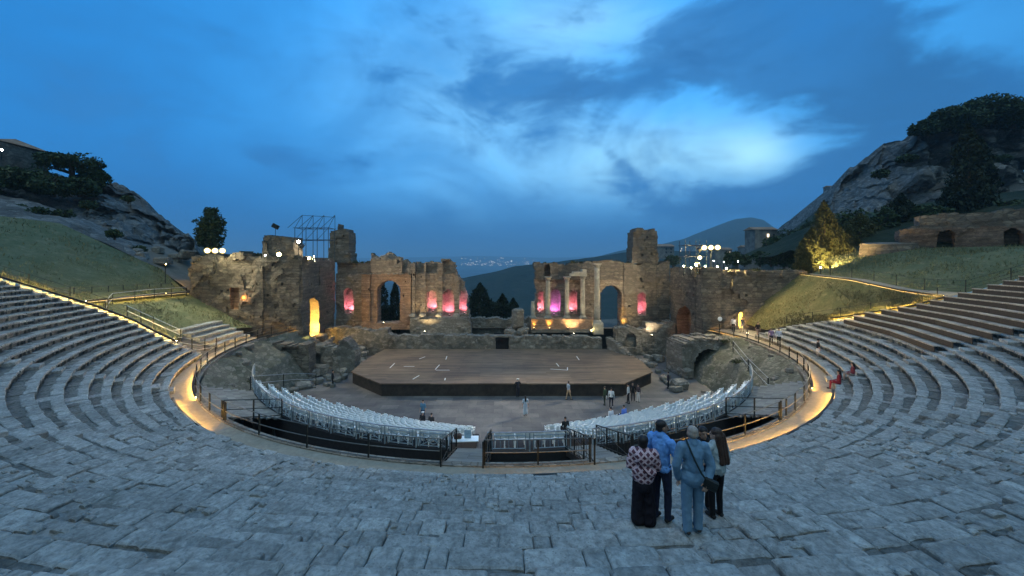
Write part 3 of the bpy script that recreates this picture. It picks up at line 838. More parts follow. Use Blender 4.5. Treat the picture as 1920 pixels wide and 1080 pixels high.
def uplight(loc, target, power, col, lens, label, group, size=80, radius=0.06):
    """A small ground floodlight: housing, bracket, glowing lens and its own light."""
    t = empty('uplight', loc, label=label, cat='floodlight', group=group)
    v = (Vector(target) - Vector(loc)).normalized()
    q = v.to_track_quat('Z', 'Y').to_matrix()
    mb = MB(); mb.box(q @ Vector((0, 0, 0.10)) + Vector((0, 0, .05)), (0.11, 0.09, 0.09), 0, q, 0.02); mb.build('housing', M['iron'], t)
    mb = MB(); mb.box((0, 0, 0.01), (0.10, 0.06, 0.012)); mb.box((0.12, 0, 0.07), (0.008, 0.03, 0.07)); mb.box((-0.12, 0, 0.07), (0.008, 0.03, 0.07)); mb.build('bracket', M['iron'], t)
    mb = MB(); mb.box(q @ Vector((0, 0, 0.195)) + Vector((0, 0, .05)), (0.09, 0.07, 0.004), 0, q); mb.build('lens', M[lens], t)
    spot('lamp_light', Vector(loc) + v * 0.26 + Vector((0, 0, .05)), target, power, col, size, 0.7, radius, t)
    return t

# ---- stage building, left half: front plane of the wall at y = 14
YW = 14.0
def sb_left():
    t = empty('stage_building_wall', (-14.0, YW, 2.9), label='ruined brick stage wall left of the gap, with open archway and pink niches', cat='ruined wall')
    X0 = -24.0; W = 19.6; z0 = 2.9; H = 11.2
    def fn(U, Z):
        X = U + X0; zz = Z + z0
        top = ragged(U, 12.45, 0.5, 0.8, 5)
        top = np.where(X < -22.6, 12.7, top)
        end = np.interp(zz, [2.9, 4.7, 7.5, 9.5, 10.4, 12.0, 13], [-4.6, -4.9, -5.2, -5.5, -6.3, -7.0, -7.1]) + fbm(np.stack([zz, zz * 0, zz * 0], -1), 1.3, 3, 9) * 0.35
        D = np.full(U.shape, 1.0)                            # back plane of the wall
        D[(zz < 10.9)] = 0.55
        D[(X > -12.6) & (zz < 10.9)] = 0.35
        pier = (X > -20.1) & (X < -13.1) & (zz < 10.9)       # the brick block round the arch
        D[pier] = 0.0
        D[(X > -18.9) & (X < -14.4) & (zz < 13.0)] = 0.35
        for a, b in ((-12.95, -12.45), (-11.75, -10.9), (-9.35, -8.6), (-6.9, -6.2)):
            D[(X > a) & (X < b) & (zz > 4.7) & (zz < 12.4)] = 0.0
        D[(zz < 4.7) & (X > -13.1)] = -0.6
        D[(zz < 3.9) & (X > -20.3) & (X <= -13.1)] = -0.25
        m = np.zeros(U.shape, int)
        m[pier] = 1; m[(zz < 4.7) & (X > -13.1)] = 2
        for c, w, a, b in ((-22.15, 1.35, 5.0, 8.75), (-10.15, 1.30, 5.25, 8.45), (-7.75, 1.55, 4.75, 8.55), (-5.6, 1.0, 5.0, 8.5)):
            k = arch_in(X, zz, c, w, a, b); D[k] = 1.6; m[k] = 3
        D[arch_in(X, zz, -16.35, 3.4, 3.85, 9.85)] = np.nan
        put_holes(D, U, zz, 26, 3, W, 12, 5.0, 0.13, 0.75)
        D[(zz > top) & ~((X > -19.0) & (X < -15.2) & (zz < 13.45 + 0.5 * np.sin(X * 2.2)))] = np.nan
        up = ((X > -12.7) & (X < -11.9)) | ((X > -11.2) & (X < -9.9)) | ((X > -9.2) & (X < -7.0)) | ((X > -18.9) & (X < -14.4)) | (X < -22.5)
        D[(zz > 10.9) & ~up & ~np.isnan(D)] = 1.0
        D[(X > -8.9) & (X < -7.6) & (zz >= top) & (zz < 12.9)] = 0.35
        D[X > end] = np.nan
        return D, m
    relief('wall', (X0 + 14, 0, 0), (1, 0, 0), W, H, 0.15, fn, 2.2, None, t, 0.05, 0.10, 3, [M['wall'], M['brick'], M['rubble'], M['niche']])
    # thicker, broken top course over the arch
    mb = MB(); rs = random.Random(4)
    for q in range(44):
        x = rs.uniform(-18.6, -14.6); mb.box((x + 14, 0.7 + rs.uniform(-.3, .4), 9.9 + rs.uniform(0, .55) * (1 - ((x + 16.6) / 2.4) ** 2)), (rs.uniform(.15, .4), .3, rs.uniform(.1, .25)), rs.uniform(-.3, .3), None, 0.05)
    mb.build('broken_course', M['rubble'], t)
    mb = MB(); rs = random.Random(9)
    for x in np.arange(-20.0, -13.2, .42):
        if rs.random() < .8: mb.box((x + 14, -0.08, 7.93 + rs.gauss(0, .03)), (rs.uniform(.15, .22), .14, rs.uniform(.05, .1)), rs.gauss(0, .05), None, .03)
    mb.build('cornice', M['rubble'], t)
    for x in (-12.75, -11.35, -9.0, -6.55):
        mb = MB(); mb.box((x + 14, -0.22, 1.99), (0.42, 0.34, 0.16), 0.03 * x, None, 0.05); mb.box((x + 14, -0.2, 2.2), (0.30, 0.26, 0.07), 0, None, 0.04)
        mb.build('pedestal', M['marble'], t)
    return t
sbl = sb_left()

def column(loc, r, h, label, base_h=0.35, cap=True, ped=0.0, r_top=0.86):
    t = empty('column', loc, label=label, cat='column', group='marble columns of the stage building')
    z = 0.0
    if ped:
        mb = MB(); mb.box((0, 0, ped / 2), (r * 1.75, r * 1.75, ped / 2), 0.05, None, 0.05); mb.build('pedestal', M['marble'], t); z = ped
    mb = MB(); mb.box((0, 0, z + 0.06), (r * 1.5, r * 1.5, 0.06), 0, None, 0.015); mb.lathe((0, 0, z + .12), [(r * 1.4, 0), (r * 1.48, .06), (r * 1.2, .12), (r * 1.25, .17), (r * 1.02, .23)], 20)
    mb.build('base', M['marble'], t)
    mb = MB(); prof = []
    for q in range(15):
        f = q / 14; prof.append((r * (1 - (1 - r_top) * f ** 1.4) * (1 + 0.012 * math.sin(q * 2.7)), z + .34 + f * (h - .34 - (.55 if cap else 0))))
    mb.lathe((0, 0, 0), prof, 20); o = mb.build('shaft', M['marble'], t, True)
    if cap:
        mb = MB(); zc = z + h - .55
        mb.lathe((0, 0, zc), [(r * .88, 0), (r * .98, .05), (r * .92, .08), (r * 1.05, .25), (r * 1.35, .40)], 20)
        for a in range(8):
            an = a * math.pi / 4 + .2
            mb.box((math.cos(an) * r * 1.06, math.sin(an) * r * 1.06, zc + .24), (.05, .07, .12), an, None, .02)
        mb.box((0, 0, zc + .48), (r * 1.4, r * 1.4, .07), 0, None, .02)
        mb.build('capital', M['marble'], t)
    return t

# ---- stage building, right half
def sb_right():
    t = empty('stage_building_wall', (14.0, YW, 2.9), label='long ruined brick stage wall right of the gap, behind the row of marble columns', cat='ruined wall')
    X0 = 3.6; W = 20.2; z0 = 2.9; H = 10.6
    def fn(U, Z):
        X = U + X0; zz = Z + z0
        top = ragged(U, 12.3, 0.5, 0.75, 15) + 0.5 * np.exp(-((X - 14) / 2.2) ** 2)
        beg = np.interp(zz, [2.9, 5.0, 6.5, 8.2, 9.0, 10, 12.6], [4.2, 4.3, 4.55, 5.05, 4.7, 4.65, 4.75]) + fbm(np.stack([zz, zz * 0, zz * 0], -1), 1.1, 3, 19) * 0.3
        D = np.full(U.shape, 0.35)
        D[(zz < 9.9) & (X < 12.2)] = 0.75
        D[(X > 11.2) & (X < 13.1) & (zz < 11.8)] = 0.15
        D[(X > 17.4)] = 0.15
        D[(X > 22.0)] = 0.0
        D[(zz < 4.6)] = np.minimum(D[(zz < 4.6)], 0.0)
        m = np.zeros(U.shape, int)
        m[(zz > 9.9) | (X > 17.4)] = 2
        for c, w, a, b in ((5.55, 1.0, 5.1, 8.3), (7.6, 1.55, 4.75, 8.55), (10.2, 1.25, 5.05, 8.4), (19.95, 1.15, 4.85, 8.15)):
            k = arch_in(X, zz, c, w, a, b); D[k] = 1.8; m[k] = 3
        k = arch_in(X, zz, 6.45, 0.85, 10.35, 12.2); D[k] = 1.6; m[k] = 0
        D[arch_in(X, zz, 15.6, 3.1, 2.9, 9.15)] = np.nan
        put_holes(D, U, zz, 24, 13, W, 12, 5.0, 0.13, 0.9)
        D[zz > top] = np.nan
        D[X < beg] = np.nan
        return D, m
    relief('wall', (X0 - 14, 0, 0), (1, 0, 0), W, H, 0.15, fn, 2.4, None, t, 0.05, 0.10, 23, [M['wall'], M['brick'], M['greywall'], M['niche']])
    # brick podium that carries the columns
    def fp(U, Z):
        D = np.zeros(U.shape); D[Z > ragged(U, 1.78, 0.06, 1.2, 6)] = np.nan
        D[(Z < 0.42)] = -0.35
        return D, np.where(Z < 0.45, 1, 0)
    relief('podium', (3.9 - 14, -2.2, 0), (1, 0, 0), 8.6, 1.95, 0.15, fp, 2.3, None, t, 0.04, 0.05, 33, [M['brick'], M['rubble']])
    # broken piece of entablature on two of the columns
    mb = MB(); mb.box((10.55 - 14, -1.25, 10.72 - 2.9), (1.15, .38, .17), 0.02, None, .04); mb.box((10.7 - 14, -1.25, 11.02 - 2.9), (0.95, .45, .13), 0.02, None, .05); mb.box((11.3 - 14, -1.25, 11.3 - 2.9), (.35, .35, .17), .2, None, .06)
    mb.build('entablature', M['marble'], t)
    return t
sbr = sb_right()
YC = 12.75
column((4.25, YC, 4.72), 0.30, 2.3, 'short broken column stump lit gold at the ruined end of the wall', cap=False)
column((6.35, YC, 4.72), 0.34, 5.75, 'marble column lit gold from its foot, before the purple niche')
column((9.0, YC, 4.72), 0.34, 5.75, 'marble column leaning into gold light, left of the broken entablature')
column((11.2, YC, 4.72), 0.34, 5.9, 'grey marble column standing under the broken entablature')
column((13.05, 12.2, 2.6), 0.40, 8.1, 'thick pale column on a square pedestal beside the open archway', ped=1.6)

def tower(name, label, x, y, z, w, dpt, h, seed, split=None):
    t = empty(name, (x, y, z), label=label, cat='ruined tower')
    for side, (o, u, W, T) in enumerate((((-w / 2, -dpt / 2, 0), (1, 0, 0), w, dpt),)):
        def fn(U, Z):
            D = np.zeros(U.shape)
            top = ragged(U, h, 0.45, 0.9, seed) - 0.35 * (np.abs(U - w / 2) > w * .38)
            e = 0.12 * fbm(np.stack([Z, Z * 0, Z * 0], -1), 1.5, 3, seed + 2)
            D[Z > top] = np.nan
            D[(U < 0.15 + e) & (Z > h * .45)] = np.nan
            D[(U > w - 0.12 + e) & (Z > h * .3)] = np.nan
            if split is not None:
                D[(np.abs(U - split) < 0.1)] = 0.5
                D[(U < split) & ~np.isnan(D)] += 0.3
            put_holes(D, U, Z, 7, seed, W, h, 0.3, 0.12, 0.5)
            return D
        relief('masonry', o, u, W, h + 1.0, 0.15, fn, T, M['greywall'], t, 0.07, 0.14, seed)
    return t
tower('wall_tower', 'square ruined stone tower on the left, cracked down its face', -23.3, 15.2, 12.45, 3.1, 2.6, 4.6, 71, 1.15)
tower('wall_tower', 'square ruined stone tower on the right, dark with a jagged top', 20.4, 15.4, 12.3, 3.7, 2.6, 4.9, 81)

# ---- wing buildings
def wing(s, label):
    x0 = s * 23.9
    t = empty('wing_building', (s * 31, 10, 0), label=label, cat='ruined building')
    H = 14.6 if s < 0 else 12.2
    off = np.array([-s * 31, -10, 0.0])
    W = 9.0
    # inner face, looking across the stage
    def fi(U, Z):
        Y = (5 + U) if s < 0 else (14 - U)
        D = np.zeros(U.shape); m = np.zeros(U.shape, int)
        if s < 0:
            top = ragged(U, 13.0, 0.35, 0.6, 41)
            k = arch_in(Y, Z, 7.6, 3.5, 3.2, 7.95); D[k] = 1.25; m[k] = 1
            D[(Y > 9.3) & (Y < 9.6) & (Z > 9.5) & (Z < 12)] = 0.45
        else:
            top = ragged(U, 11.7, 0.25, 0.6, 43)
            k = arch_in(Y, Z, 9.6, 4.2, 0.0, 6.7); D[k] = 1.6; m[k] = 2
            D[(np.abs(Y - 7.05) < 0.45) & (Z > 1.5)] = -0.12
            D[(np.abs(Y - 5.5) < 0.5) & (Z > 1.5)] = -0.15
        put_holes(D, U, Z, 12, 5 + s, W, 11, 4, 0.13, 0.5)
        D[Z > top] = np.nan
        return D, m
    if s < 0: relief('side_wall', np.array([x0, 5, 0]) + off, (0, 1, 0), W, H, 0.15, fi, 2.2, None, t, 0.05, 0.10, 61, [M['greywall'], M['niche'], M['brick']]).rotation_euler = (0, 0, 0)
    else: relief('side_wall', np.array([x0, 14, 0]) + off, (0, -1, 0), W, H, 0.15, fi, 2.2, None, t, 0.05, 0.10, 62, [M['greywall'], M['niche'], M['brick']])
    # face towards the seats
    L = 14.6 if s < 0 else 12.6
    def ff(U, Z):
        D = np.zeros(U.shape); m = np.zeros(U.shape, int)
        X = U                                             # distance from the outer (left) or inner (right) end
        if s < 0:
            top = ragged(U, 13.2, 0.5, 0.7, 45); top = np.where(U < 8.6, top + 0.25, top)
            top = np.where((U > 9.9) & (U < 13.7), np.maximum(top, ragged(U, 15.6, 0.35, 0.9, 46)), top)
            k = (np.abs(U - 6.7) < 0.5) & (Z > 6.9) & (Z < 9.4); D[k] = 0.5; m[k] = 1
            D[(np.abs(U - 4.9) < 0.16) & (np.abs(Z - 9.0) < 0.2)] = 0.5
            D[(np.abs(U - 8.0) < 0.8) & (Z > 2.0) & (Z < 4.4)] = 0.4
        else:
            top = ragged(U, 11.5, 0.35, 0.7, 47)
            k = arch_in(U, Z, 4.65, 0.75, 4.5, 6.55); D[k] = 0.5; m[k] = 0
            k = arch_in(U, Z, 2.0, 0.75, 4.6, 6.1); D[k] = 0.35; m[k] = 0
        big = fbm(np.stack([U, Z, 0 * U], -1), .35, 3, 48 + s)
        D = np.where((D == 0) & (big > .22), .3, D); D = np.where((D == 0) & (big < -.26), -.22, D)
        if s < 0:
            for c in (3.1, 9.6, 13.9): D[(np.abs(U - c) < .45) & (Z < 11.5 + c * .05) & (D < .2)] = -.3
            D[U < 0.35 + .5 * (1 + fbm(np.stack([Z, 0 * Z, 0 * Z], -1), .9, 3, 6)) + .05 * Z] = np.nan
        put_holes(D, U, Z, 34, 15 + s, L, 11, 5.0, 0.12, 0.5)
        D[Z > top] = np.nan
        return D, m
    if s < 0: relief('front_wall', np.array([x0 - L, 5, 0]) + off, (1, 0, 0), L, 17, 0.15, ff, 2.0, None, t, 0.05, 0.10, 63, [M['greywall'], M['brick']])
    else: relief('front_wall', np.array([x0, 5, 0]) + off, (1, 0, 0), L, H + .6, 0.15, ff, 2.0, None, t, 0.05, 0.10, 64, [M['greywall'], M['brick']])
    # flat top inside the walls
    Lx = np.linspace(s * 25.4, s * (23.9 + L - .3), 20); Ly = np.linspace(6.5, 14.5, 12)
    X, Y = np.meshgrid(Lx, Ly, indexing='ij'); Z = (12.6 if s < 0 else 11.2) + fbm(np.stack([X, Y, 0 * X], -1), 0.8, 3, 3) * 0.25
    o = grid(np.stack([X, Y, Z], -1) + off, 'flat_roof', M['dirt'], t)
    return t
wing_l = wing(-1, 'tall grey ruined wing building with a gold lit arch and an orange window')
wing_r = wing(1, 'grey ruined wing building on the right with a brown arched gateway')
for yy, zz_ in ((6.5, 3.9), (8.7, 3.9), (7.6, 5.6)): point('arch_light', (-24.35, yy, zz_), 330, GOLD, 0.12, wing_l)

# lit doorway and window lamps of the wings
def wall_lamp(loc, label, col, power, lens, h=(0.12, 0.08, 0.2)):
    t = empty('wall_lamp', loc, label=label, cat='wall lamp')
    mb = MB(); mb.box((0, 0.04, h[2] + .05), (h[0] * .8, .04, .05), 0, None, .01); mb.box((0, .1, 0), (h[0] * 1.2, .02, h[2] * 1.2), 0, None, .01); mb.build('bracket', M['iron'], t)
    mb = MB(); mb.box((0, 0, 0), (h[0], h[1], h[2]), 0, None, .03); mb.build('lens', M[lens], t)
    if power: point('lamp_light', Vector(loc) + Vector((0, -0.4, 0)), power, col, 0.1, t)
    return t

# ---- low walls between stage and stage building
def low_wall(name, label, origin, u, W, H, fn, thick, mat='rubble', cell=0.15, seed=1, rough=0.12, jit=0.07):
    o = relief(name, (0, 0, 0), u, W, H, cell, fn, thick, M[mat], None, jit, rough, seed)
    o.location = origin
    return props(o, label, 'wall')
low_wall('stage_rear_wall', 'low rubble wall along the back of the stage, left of the dark doorway', (-15.0, 9.25, 0), (1, 0, 0), 14.1, 3.6,
         lambda U, Z: np.where(Z > ragged(U, 2.95, 0.25, 0.8, 2), np.nan, np.where(arch_in(U, Z, 0.2, 1.6, 0, 2.6), 0.6, 0.0)), 1.2, seed=3)
low_wall('stage_rear_wall', 'low rubble wall along the back of the stage, right of the dark doorway', (0.85, 9.25, 0), (1, 0, 0), 12.2, 3.6,
         lambda U, Z: np.where(Z > ragged(U, 2.8, 0.22, 0.8, 7) - 0.06 * np.maximum(0, U - 9), np.nan, 0.0), 1.2, seed=4)
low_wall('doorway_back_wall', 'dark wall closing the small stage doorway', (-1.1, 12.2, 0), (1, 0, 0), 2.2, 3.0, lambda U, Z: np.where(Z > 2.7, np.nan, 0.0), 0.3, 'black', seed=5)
mb = MB(); mb.box((0, 0, 0), (1.15, 0.45, 0.13), 0, None, .04)
o = mb.build('doorway_lintel', M['rubble']); o.location = (0, 9.8, 2.78); props(o, 'flat stone lintel over the dark stage doorway', 'lintel')
low_wall('podium_wall', 'rough stone podium below the pink niches, left of the gap', (-12.9, 12.9, 0), (1, 0, 0), 8.6, 5.0,
         lambda U, Z: np.where(Z > ragged(U, 4.55, 0.10, 0.6, 12) - 0.9 * (U > 7.7) * (U - 7.7), np.nan, np.where(Z < 3.5 + .1 * np.sin(U * 3), -0.35, 0.0)), 1.1, seed=6)
low_wall('gap_wall', 'low broken wall of big blocks across the gap before the dark trees', (-4.6, 15.6, 0), (1, 0, 0), 9.2, 5.2,
         lambda U, Z: np.where(Z > ragged(U, 4.35, 0.45, 0.8, 22), np.nan, 0.0), 1.0, seed=7)
low_wall('ramp_wall', 'low sloping wall beside the ramp, right of the thick column', (13.4, 8.6, 0), (0.55, -1, 0), 5.2, 3.4,
         lambda U, Z: np.where(Z > 2.9 - 0.42 * U, np.nan, 0.0), 0.7, seed=8)
low_wall('side_block_wall', 'low broken wall stub under the right tower', (15.2, 10.6, 0), (1, 0, 0), 8.0, 4.6,
         lambda U, Z: np.where(Z > ragged(U, 3.6, 0.6, 0.5, 27) + 0.8 * (U > 4), np.nan, np.where(arch_in(U, Z, 2.0, 1.5, 1.0, 3.0), .5, 0.0)), 1.5, seed=9)
low_wall('side_block_wall', 'low broken wall stub under the left tower', (-23.6, 10.4, 0), (1, 0, 0), 8.4, 4.6,
         lambda U, Z: np.where(Z > ragged(U, 3.5, 0.5, 0.5, 29), np.nan, 0.0), 1.5, seed=10)
# ruins left and right of the stage
low_wall('ruined_wall_stub', 'stepped rubble wall below the gold lit arch', (-23.6, 4.6, 0), (1, -0.12, 0), 5.8, 4.2,
         lambda U, Z: np.where(Z > ragged(U, 3.1, 0.35, 0.6, 31) - 0.22 * U, np.nan, np.where(arch_in(U, Z, 1.7, 1.1, 0, 1.9), 0.7, 0.0)), 1.6, 'rubble', seed=11)
low_wall('ruined_wall_stub', 'tall rough pier of rubble left of the wooden stage', (-19.2, 2.6, 0), (1, -0.1, 0), 2.6, 4.4,
         lambda U, Z: np.where(Z > 3.9 - 1.1 * np.abs(U - 1.3), np.nan, 0.0), 1.6, 'rubble', seed=12)
low_wall('ruined_wall_stub', 'square stone wall stub with plants behind the white chairs on the left', (-25.2, 0.2, 0), (1, -0.05, 0), 4.6, 4.4,
         lambda U, Z: np.where(Z > ragged(U, 3.7, 0.3, 0.7, 33), np.nan, np.where((np.abs(U - 2.6) < 1.0) & (Z > 2.2) & (Z < 3.4), .35, 0.0)), 1.4, 'greywall', seed=13)
# vaulted passage on the right
def vault():
    t = empty('vaulted_passage', (22.6, 0.6, 0), label='low stone vaulted passage with a dark round arch, below the lit path on the right', cat='archway')
    def fn(U, Z):
        top = 4.15 - 0.055 * (U - 3.0) ** 2 + fbm(np.stack([U, 0 * U, 0 * U], -1), .8, 3, 5) * .2
        D = np.where(Z > top, np.nan, 0.0)
        D[arch_in(U, Z, 3.0, 3.2, 0, 3.1) & ~np.isnan(D)] = 2.6
        ring = arch_in(U, Z, 3.0, 4.1, 0, 3.55) & ~arch_in(U, Z, 3.0, 3.2, 0, 3.1) & ~np.isnan(D)
        D[ring] = -0.12
        return D
    relief('stonework', (-3.2, 0, 0), (1, 0.08, 0), 6.4, 4.6, 0.15, fn, 3.4, M['rubble'], t, 0.06, 0.10, 14)
    return t
vault()

# ---- brick building with arches up on the right, and the curved retaining wall
def arcade():
    t = empty('brick_arcade', (47.0, 4.6, 14.0), label='long low brick ruin with three dark arches at the top of the right slope', cat='ruined wall')
    d = np.array([63.0 - 47.0, -7.0 - 4.6, 0.0]); L = np.linalg.norm(d); u = d / L
    def fn(U, Z):
        top = ragged(U, 4.25, 0.4, 0.45, 51) + 0.5 * np.exp(-((U - 13.5) / 2.0) ** 2)
        top = np.where(U < 1.6, np.minimum(top, 2.5 + U * 0.4), top)
        D = np.where(Z > top, np.nan, np.where(Z > 2.65, 0.25, 0.0))
        m = np.where(Z > 2.65 + 0.08 * np.sin(U * 2), 1, 0)
        for c in (3.7, 8.4, 13.3, 18.0): D[arch_in(U, Z, c, 1.35, 0, 2.4) & ~np.isnan(D)] = 1.1
        return D, m
    relief('brick_front', (0, 0, -0.3), u, L + 1.5, 5.7, 0.15, fn, 2.6, None, t, 0.06, 0.12, 53, [M['darkbrick'], M['greywall']])
arcade()
th = np.linspace(rad(200), rad(310), 30)
rows = []
for z, r in ((10.6, 4.6), (11.6, 4.5), (12.6, 4.4), (13.6, 4.25), (14.3, 4.1), (14.45, 3.3), (14.5, 0.4)):
    p = np.stack([47.6 + r * 0.95 * np.cos(th), 7.8 + r * np.sin(th), z + 0.4 + 0 * th], -1); p += fbm(p, 0.8, 4, 7)[..., None] * 0.16; rows.append(p)
Pw = np.stack(rows)
o = grid(Pw, 'retaining_wall', M['greywall'], None, False); props(o, 'rounded rubble retaining wall catching warm light beside the cypress trees', 'retaining wall')
# ---------------------------------------------------------------- wooden stage
def planks(name, c1, c2, width=0.22, axis='Y', rough=0.7, length=3.2):
    m, t, b = new_mat(name)
    c = t.nodes.new('ShaderNodeTexCoord'); v = NX(t, c.outputs['Object'])
    mp = t.nodes.new('ShaderNodeMapping'); t.links.new(v.s, mp.inputs[0])
    if axis == 'X': mp.inputs['Rotation'].default_value = (0, 0, rad(90))
    br = t.nodes.new('ShaderNodeTexBrick'); t.links.new(mp.outputs[0], br.inputs['Vector'])
    br.inputs['Scale'].default_value = 1.0; br.inputs['Brick Width'].default_value = length; br.inputs['Row Height'].default_value = width
    br.inputs['Mortar Size'].default_value = 0.008; br.inputs['Mortar Smooth'].default_value = 0.3
    br.inputs['Color1'].default_value = (*c1, 1); br.inputs['Color2'].default_value = (*c2, 1); br.inputs['Mortar'].default_value = tuple(x * .35 for x in c1) + (1,)
    mp2 = t.nodes.new('ShaderNodeMapping'); mp2.inputs['Scale'].default_value = (0.25, 2.5, 1) if axis == 'Y' else (2.5, .25, 1); t.links.new(v.s, mp2.inputs[0])
    n = nnoise(t, NX(t, mp2.outputs[0]), 1.6, 6, 0.65); n2 = nnoise(t, v, 0.25, 5, 0.6)
    col = nmix(t, 1.0, NX(t, br.outputs['Color']), nmix(t, n.ss(0.3, 0.75), (0.62, 0.62, 0.62), (1.2, 1.2, 1.2)), 'MULTIPLY')
    col = nmix(t, 1.0, col, nmix(t, n2.ss(0.35, 0.65), (0.78, 0.78, 0.8), (1.12, 1.1, 1.05)), 'MULTIPLY')
    t.links.new(col.s, b.inputs['Base Color']); b.inputs['Roughness'].default_value = rough; b.inputs['Specular IOR Level'].default_value = 0.25
    bn = t.nodes.new('ShaderNodeBump'); bn.inputs['Strength'].default_value = 0.35; bn.inputs['Distance'].default_value = 0.01
    t.links.new((n + NX(t, br.outputs['Fac']) * -2.0).s, bn.inputs['Height']); t.links.new(bn.outputs[0], b.inputs['Normal'])
    return m
M['stage'] = planks('stage_boards', (0.13, 0.09, 0.06), (0.205, 0.145, 0.10), 0.32, 'Y', .7, 4.5)
M['deck'] = planks('grey_decking', (0.20, 0.19, 0.17), (0.28, 0.265, 0.24), 0.16, 'Y', 0.8)
M['bench'] = planks('bench_boards', (0.36, 0.31, 0.25), (0.46, 0.40, 0.33), 0.14, 'Y', 0.75)
M['fascia'] = plain('dark_stage_front', (0.045, 0.033, 0.026), 0.7, var=0.2, scale=1.5)
M['tape'] = plain('white_tape', (0.75, 0.75, 0.72), 0.6, var=0.05)
stage = empty('wooden_stage', (0, 0, 0), label='wide low wooden stage with dark front and cut corners', cat='stage')
out = [(-11.4, -5.0), (11.4, -5.0), (15.5, -1.2), (15.9, 2.6), (15.3, 9.1), (-15.3, 9.1), (-15.9, 2.6), (-15.6, -1.2)]
V = [(x, y, 1.2) for x, y in out] + [(x, y, 1.08) for x, y in out]; n = len(out)
mesh('deck', V, [tuple(range(n))] + [tuple(range(n, 2 * n))[::-1]] + [(i, i + n, (i + 1) % n + n, (i + 1) % n) for i in range(n)], M['stage'], stage)
inn = [(x * 0.992, y + (0.06 if y < 0 else -0.06)) for x, y in out]
V = [(x, y, 1.079) for x, y in inn] + [(x, y, 0.0) for x, y in inn]
mesh('front_panel', V, [(i, i + n, (i + 1) % n + n, (i + 1) % n) for i in range(n)], M['fascia'], stage)
rs = random.Random(3)
for px, py, qx, qy in ((731, 690, 740, 681), (757, 687, 777, 687), (786, 673, 797, 669), (816, 693, 824, 684), (817, 694, 843, 694), (774, 711, 786, 704), (1032, 692, 1064, 694), (1064, 694, 1064, 689), (1043, 681, 1048, 687), (1081, 668, 1086, 675), (836, 674, 838, 668), (834, 713, 835, 709)):
    a = P(px, py, 11.4 * 723 / (py - 490)); b = P(qx, qy, 11.4 * 723 / (qy - 490))
    c = (a + b) / 2; L = np.linalg.norm(b - a) / 2; an = math.atan2(b[1] - a[1], b[0] - a[0])
    mb = MB(); mb.box((c[0], c[1], 1.206), (max(L, .12), 0.045, 0.004), an); mb.build('tape_mark', M['tape'], stage)

# ---------------------------------------------------------------- tiered platform of the stalls
RS, PITCH, DROP, NROW = 22.3, 0.70, 0.27, 12
ZS = 3.4
def row_r(k): return RS - PITCH * k
def row_z(k): return ZS - DROP * k
def row_end(r): return math.degrees(math.acos(min(0.999, 13.4 / r)))
SECT = {'left': (-1, 6.8), 'right': (1, 11.6)}
M['riser'] = plain('stall_boards', (0.022, 0.02, 0.021), 0.8)
for nm, (s, inner) in SECT.items():
    t = empty('stalls_platform', (0, 0, 0), label='dark stepped platform carrying the white chairs, %s block' % nm, cat='platform')
    for k in range(NROW):
        r = row_r(k); e = row_end(r)
        t1, t2 = sorted((s * inner, s * e))
        mb = MB(); ring_wall(mb, r - PITCH, r + (0.05 if k == 0 else -0.003), t1, t2, 0.0, row_z(k), 40)
        mb.build('step', M['riser'], t)
mb = MB(); ring_wall(mb, RS - 1.1, RS + 0.05, -2.0, 8.6, 0.0, ZS, 16)
props(mb.build('stalls_platform', M['riser']), 'short dark platform between the two stair bridges', 'platform')

# the white chairs
def chair_mesh():
    mb = MB()
    # seat: a shallow dished sheet
    xs = (-0.24, -0.12, 0, 0.12, 0.24); ys = (-0.17, -0.06, 0.05, 0.13)
    V = []; F = []
    for z0 in (0.0, -0.03):
        for y in ys:
            for x in xs: V.append((x, y, 0.43 - 0.025 * (1 - (x / .24) ** 2) + z0 + (0.01 if y > .2 else 0)))
    nx, ny = len(xs), len(ys)
    for l in (0, nx * ny):
        for j in range(ny - 1):
            for i in range(nx - 1): F.append((l + j * nx + i, l + j * nx + i + 1, l + (j + 1) * nx + i + 1, l + (j + 1) * nx + i))
    for i in range(nx - 1):
        F.append((i, i + 1, nx * ny + i + 1, nx * ny + i)); b = (ny - 1) * nx; F.append((b + i, b + i + 1, nx * ny + b + i + 1, nx * ny + b + i))
    for j in range(ny - 1):
        for i in (0, nx - 1): F.append((j * nx + i, (j + 1) * nx + i, nx * ny + (j + 1) * nx + i, nx * ny + j * nx + i))
    mb.add(V, F)
    # back: curved and raked
    V = []; F = []; zs = (0.44, 0.56, 0.68, 0.79)
    for th in (0.0, -0.025):
        for j, z in enumerate(zs):
            w = (0.22, 0.25, 0.25, 0.20)[j]
            for i in range(5):
                u = -1 + i * .5; V.append((u * w, -0.17 - (z - .44) * 0.12 + 0.05 * u * u + th, z - (0.03 * u * u if j == 3 else 0)))
    for l in (0, 20):
        for j in range(3):
            for i in range(4): F.append((l + j * 5 + i, l + j * 5 + i + 1, l + (j + 1) * 5 + i + 1, l + (j + 1) * 5 + i))
    for i in range(4): F.append((15 + i, 16 + i, 36 + i, 35 + i)); F.append((i, i + 1, 21 + i, 20 + i))
    for j in range(3): F.append((j * 5, j * 5 + 5, j * 5 + 25, j * 5 + 20)); F.append((j * 5 + 4, j * 5 + 9, j * 5 + 29, j * 5 + 24))
    mb.add(V, F)
    for x in (-1, 1):
        mb.tube([(x * .23, .10, .42), (x * .25, .13, 0)], [.026, .02], 5); mb.tube([(x * .22, -.15, .42), (x * .25, -.20, 0)], [.026, .02], 5)
        mb.tube([(x * .26, .10, .42), (x * .27, .09, .61), (x * .27, -.1, .63), (x * .24, -.19, .64)], .022, 5)
    return mb
cm_ = chair_mesh()
chair_me = cm_.build('white_chair', M['plastic']); cme = chair_me.data
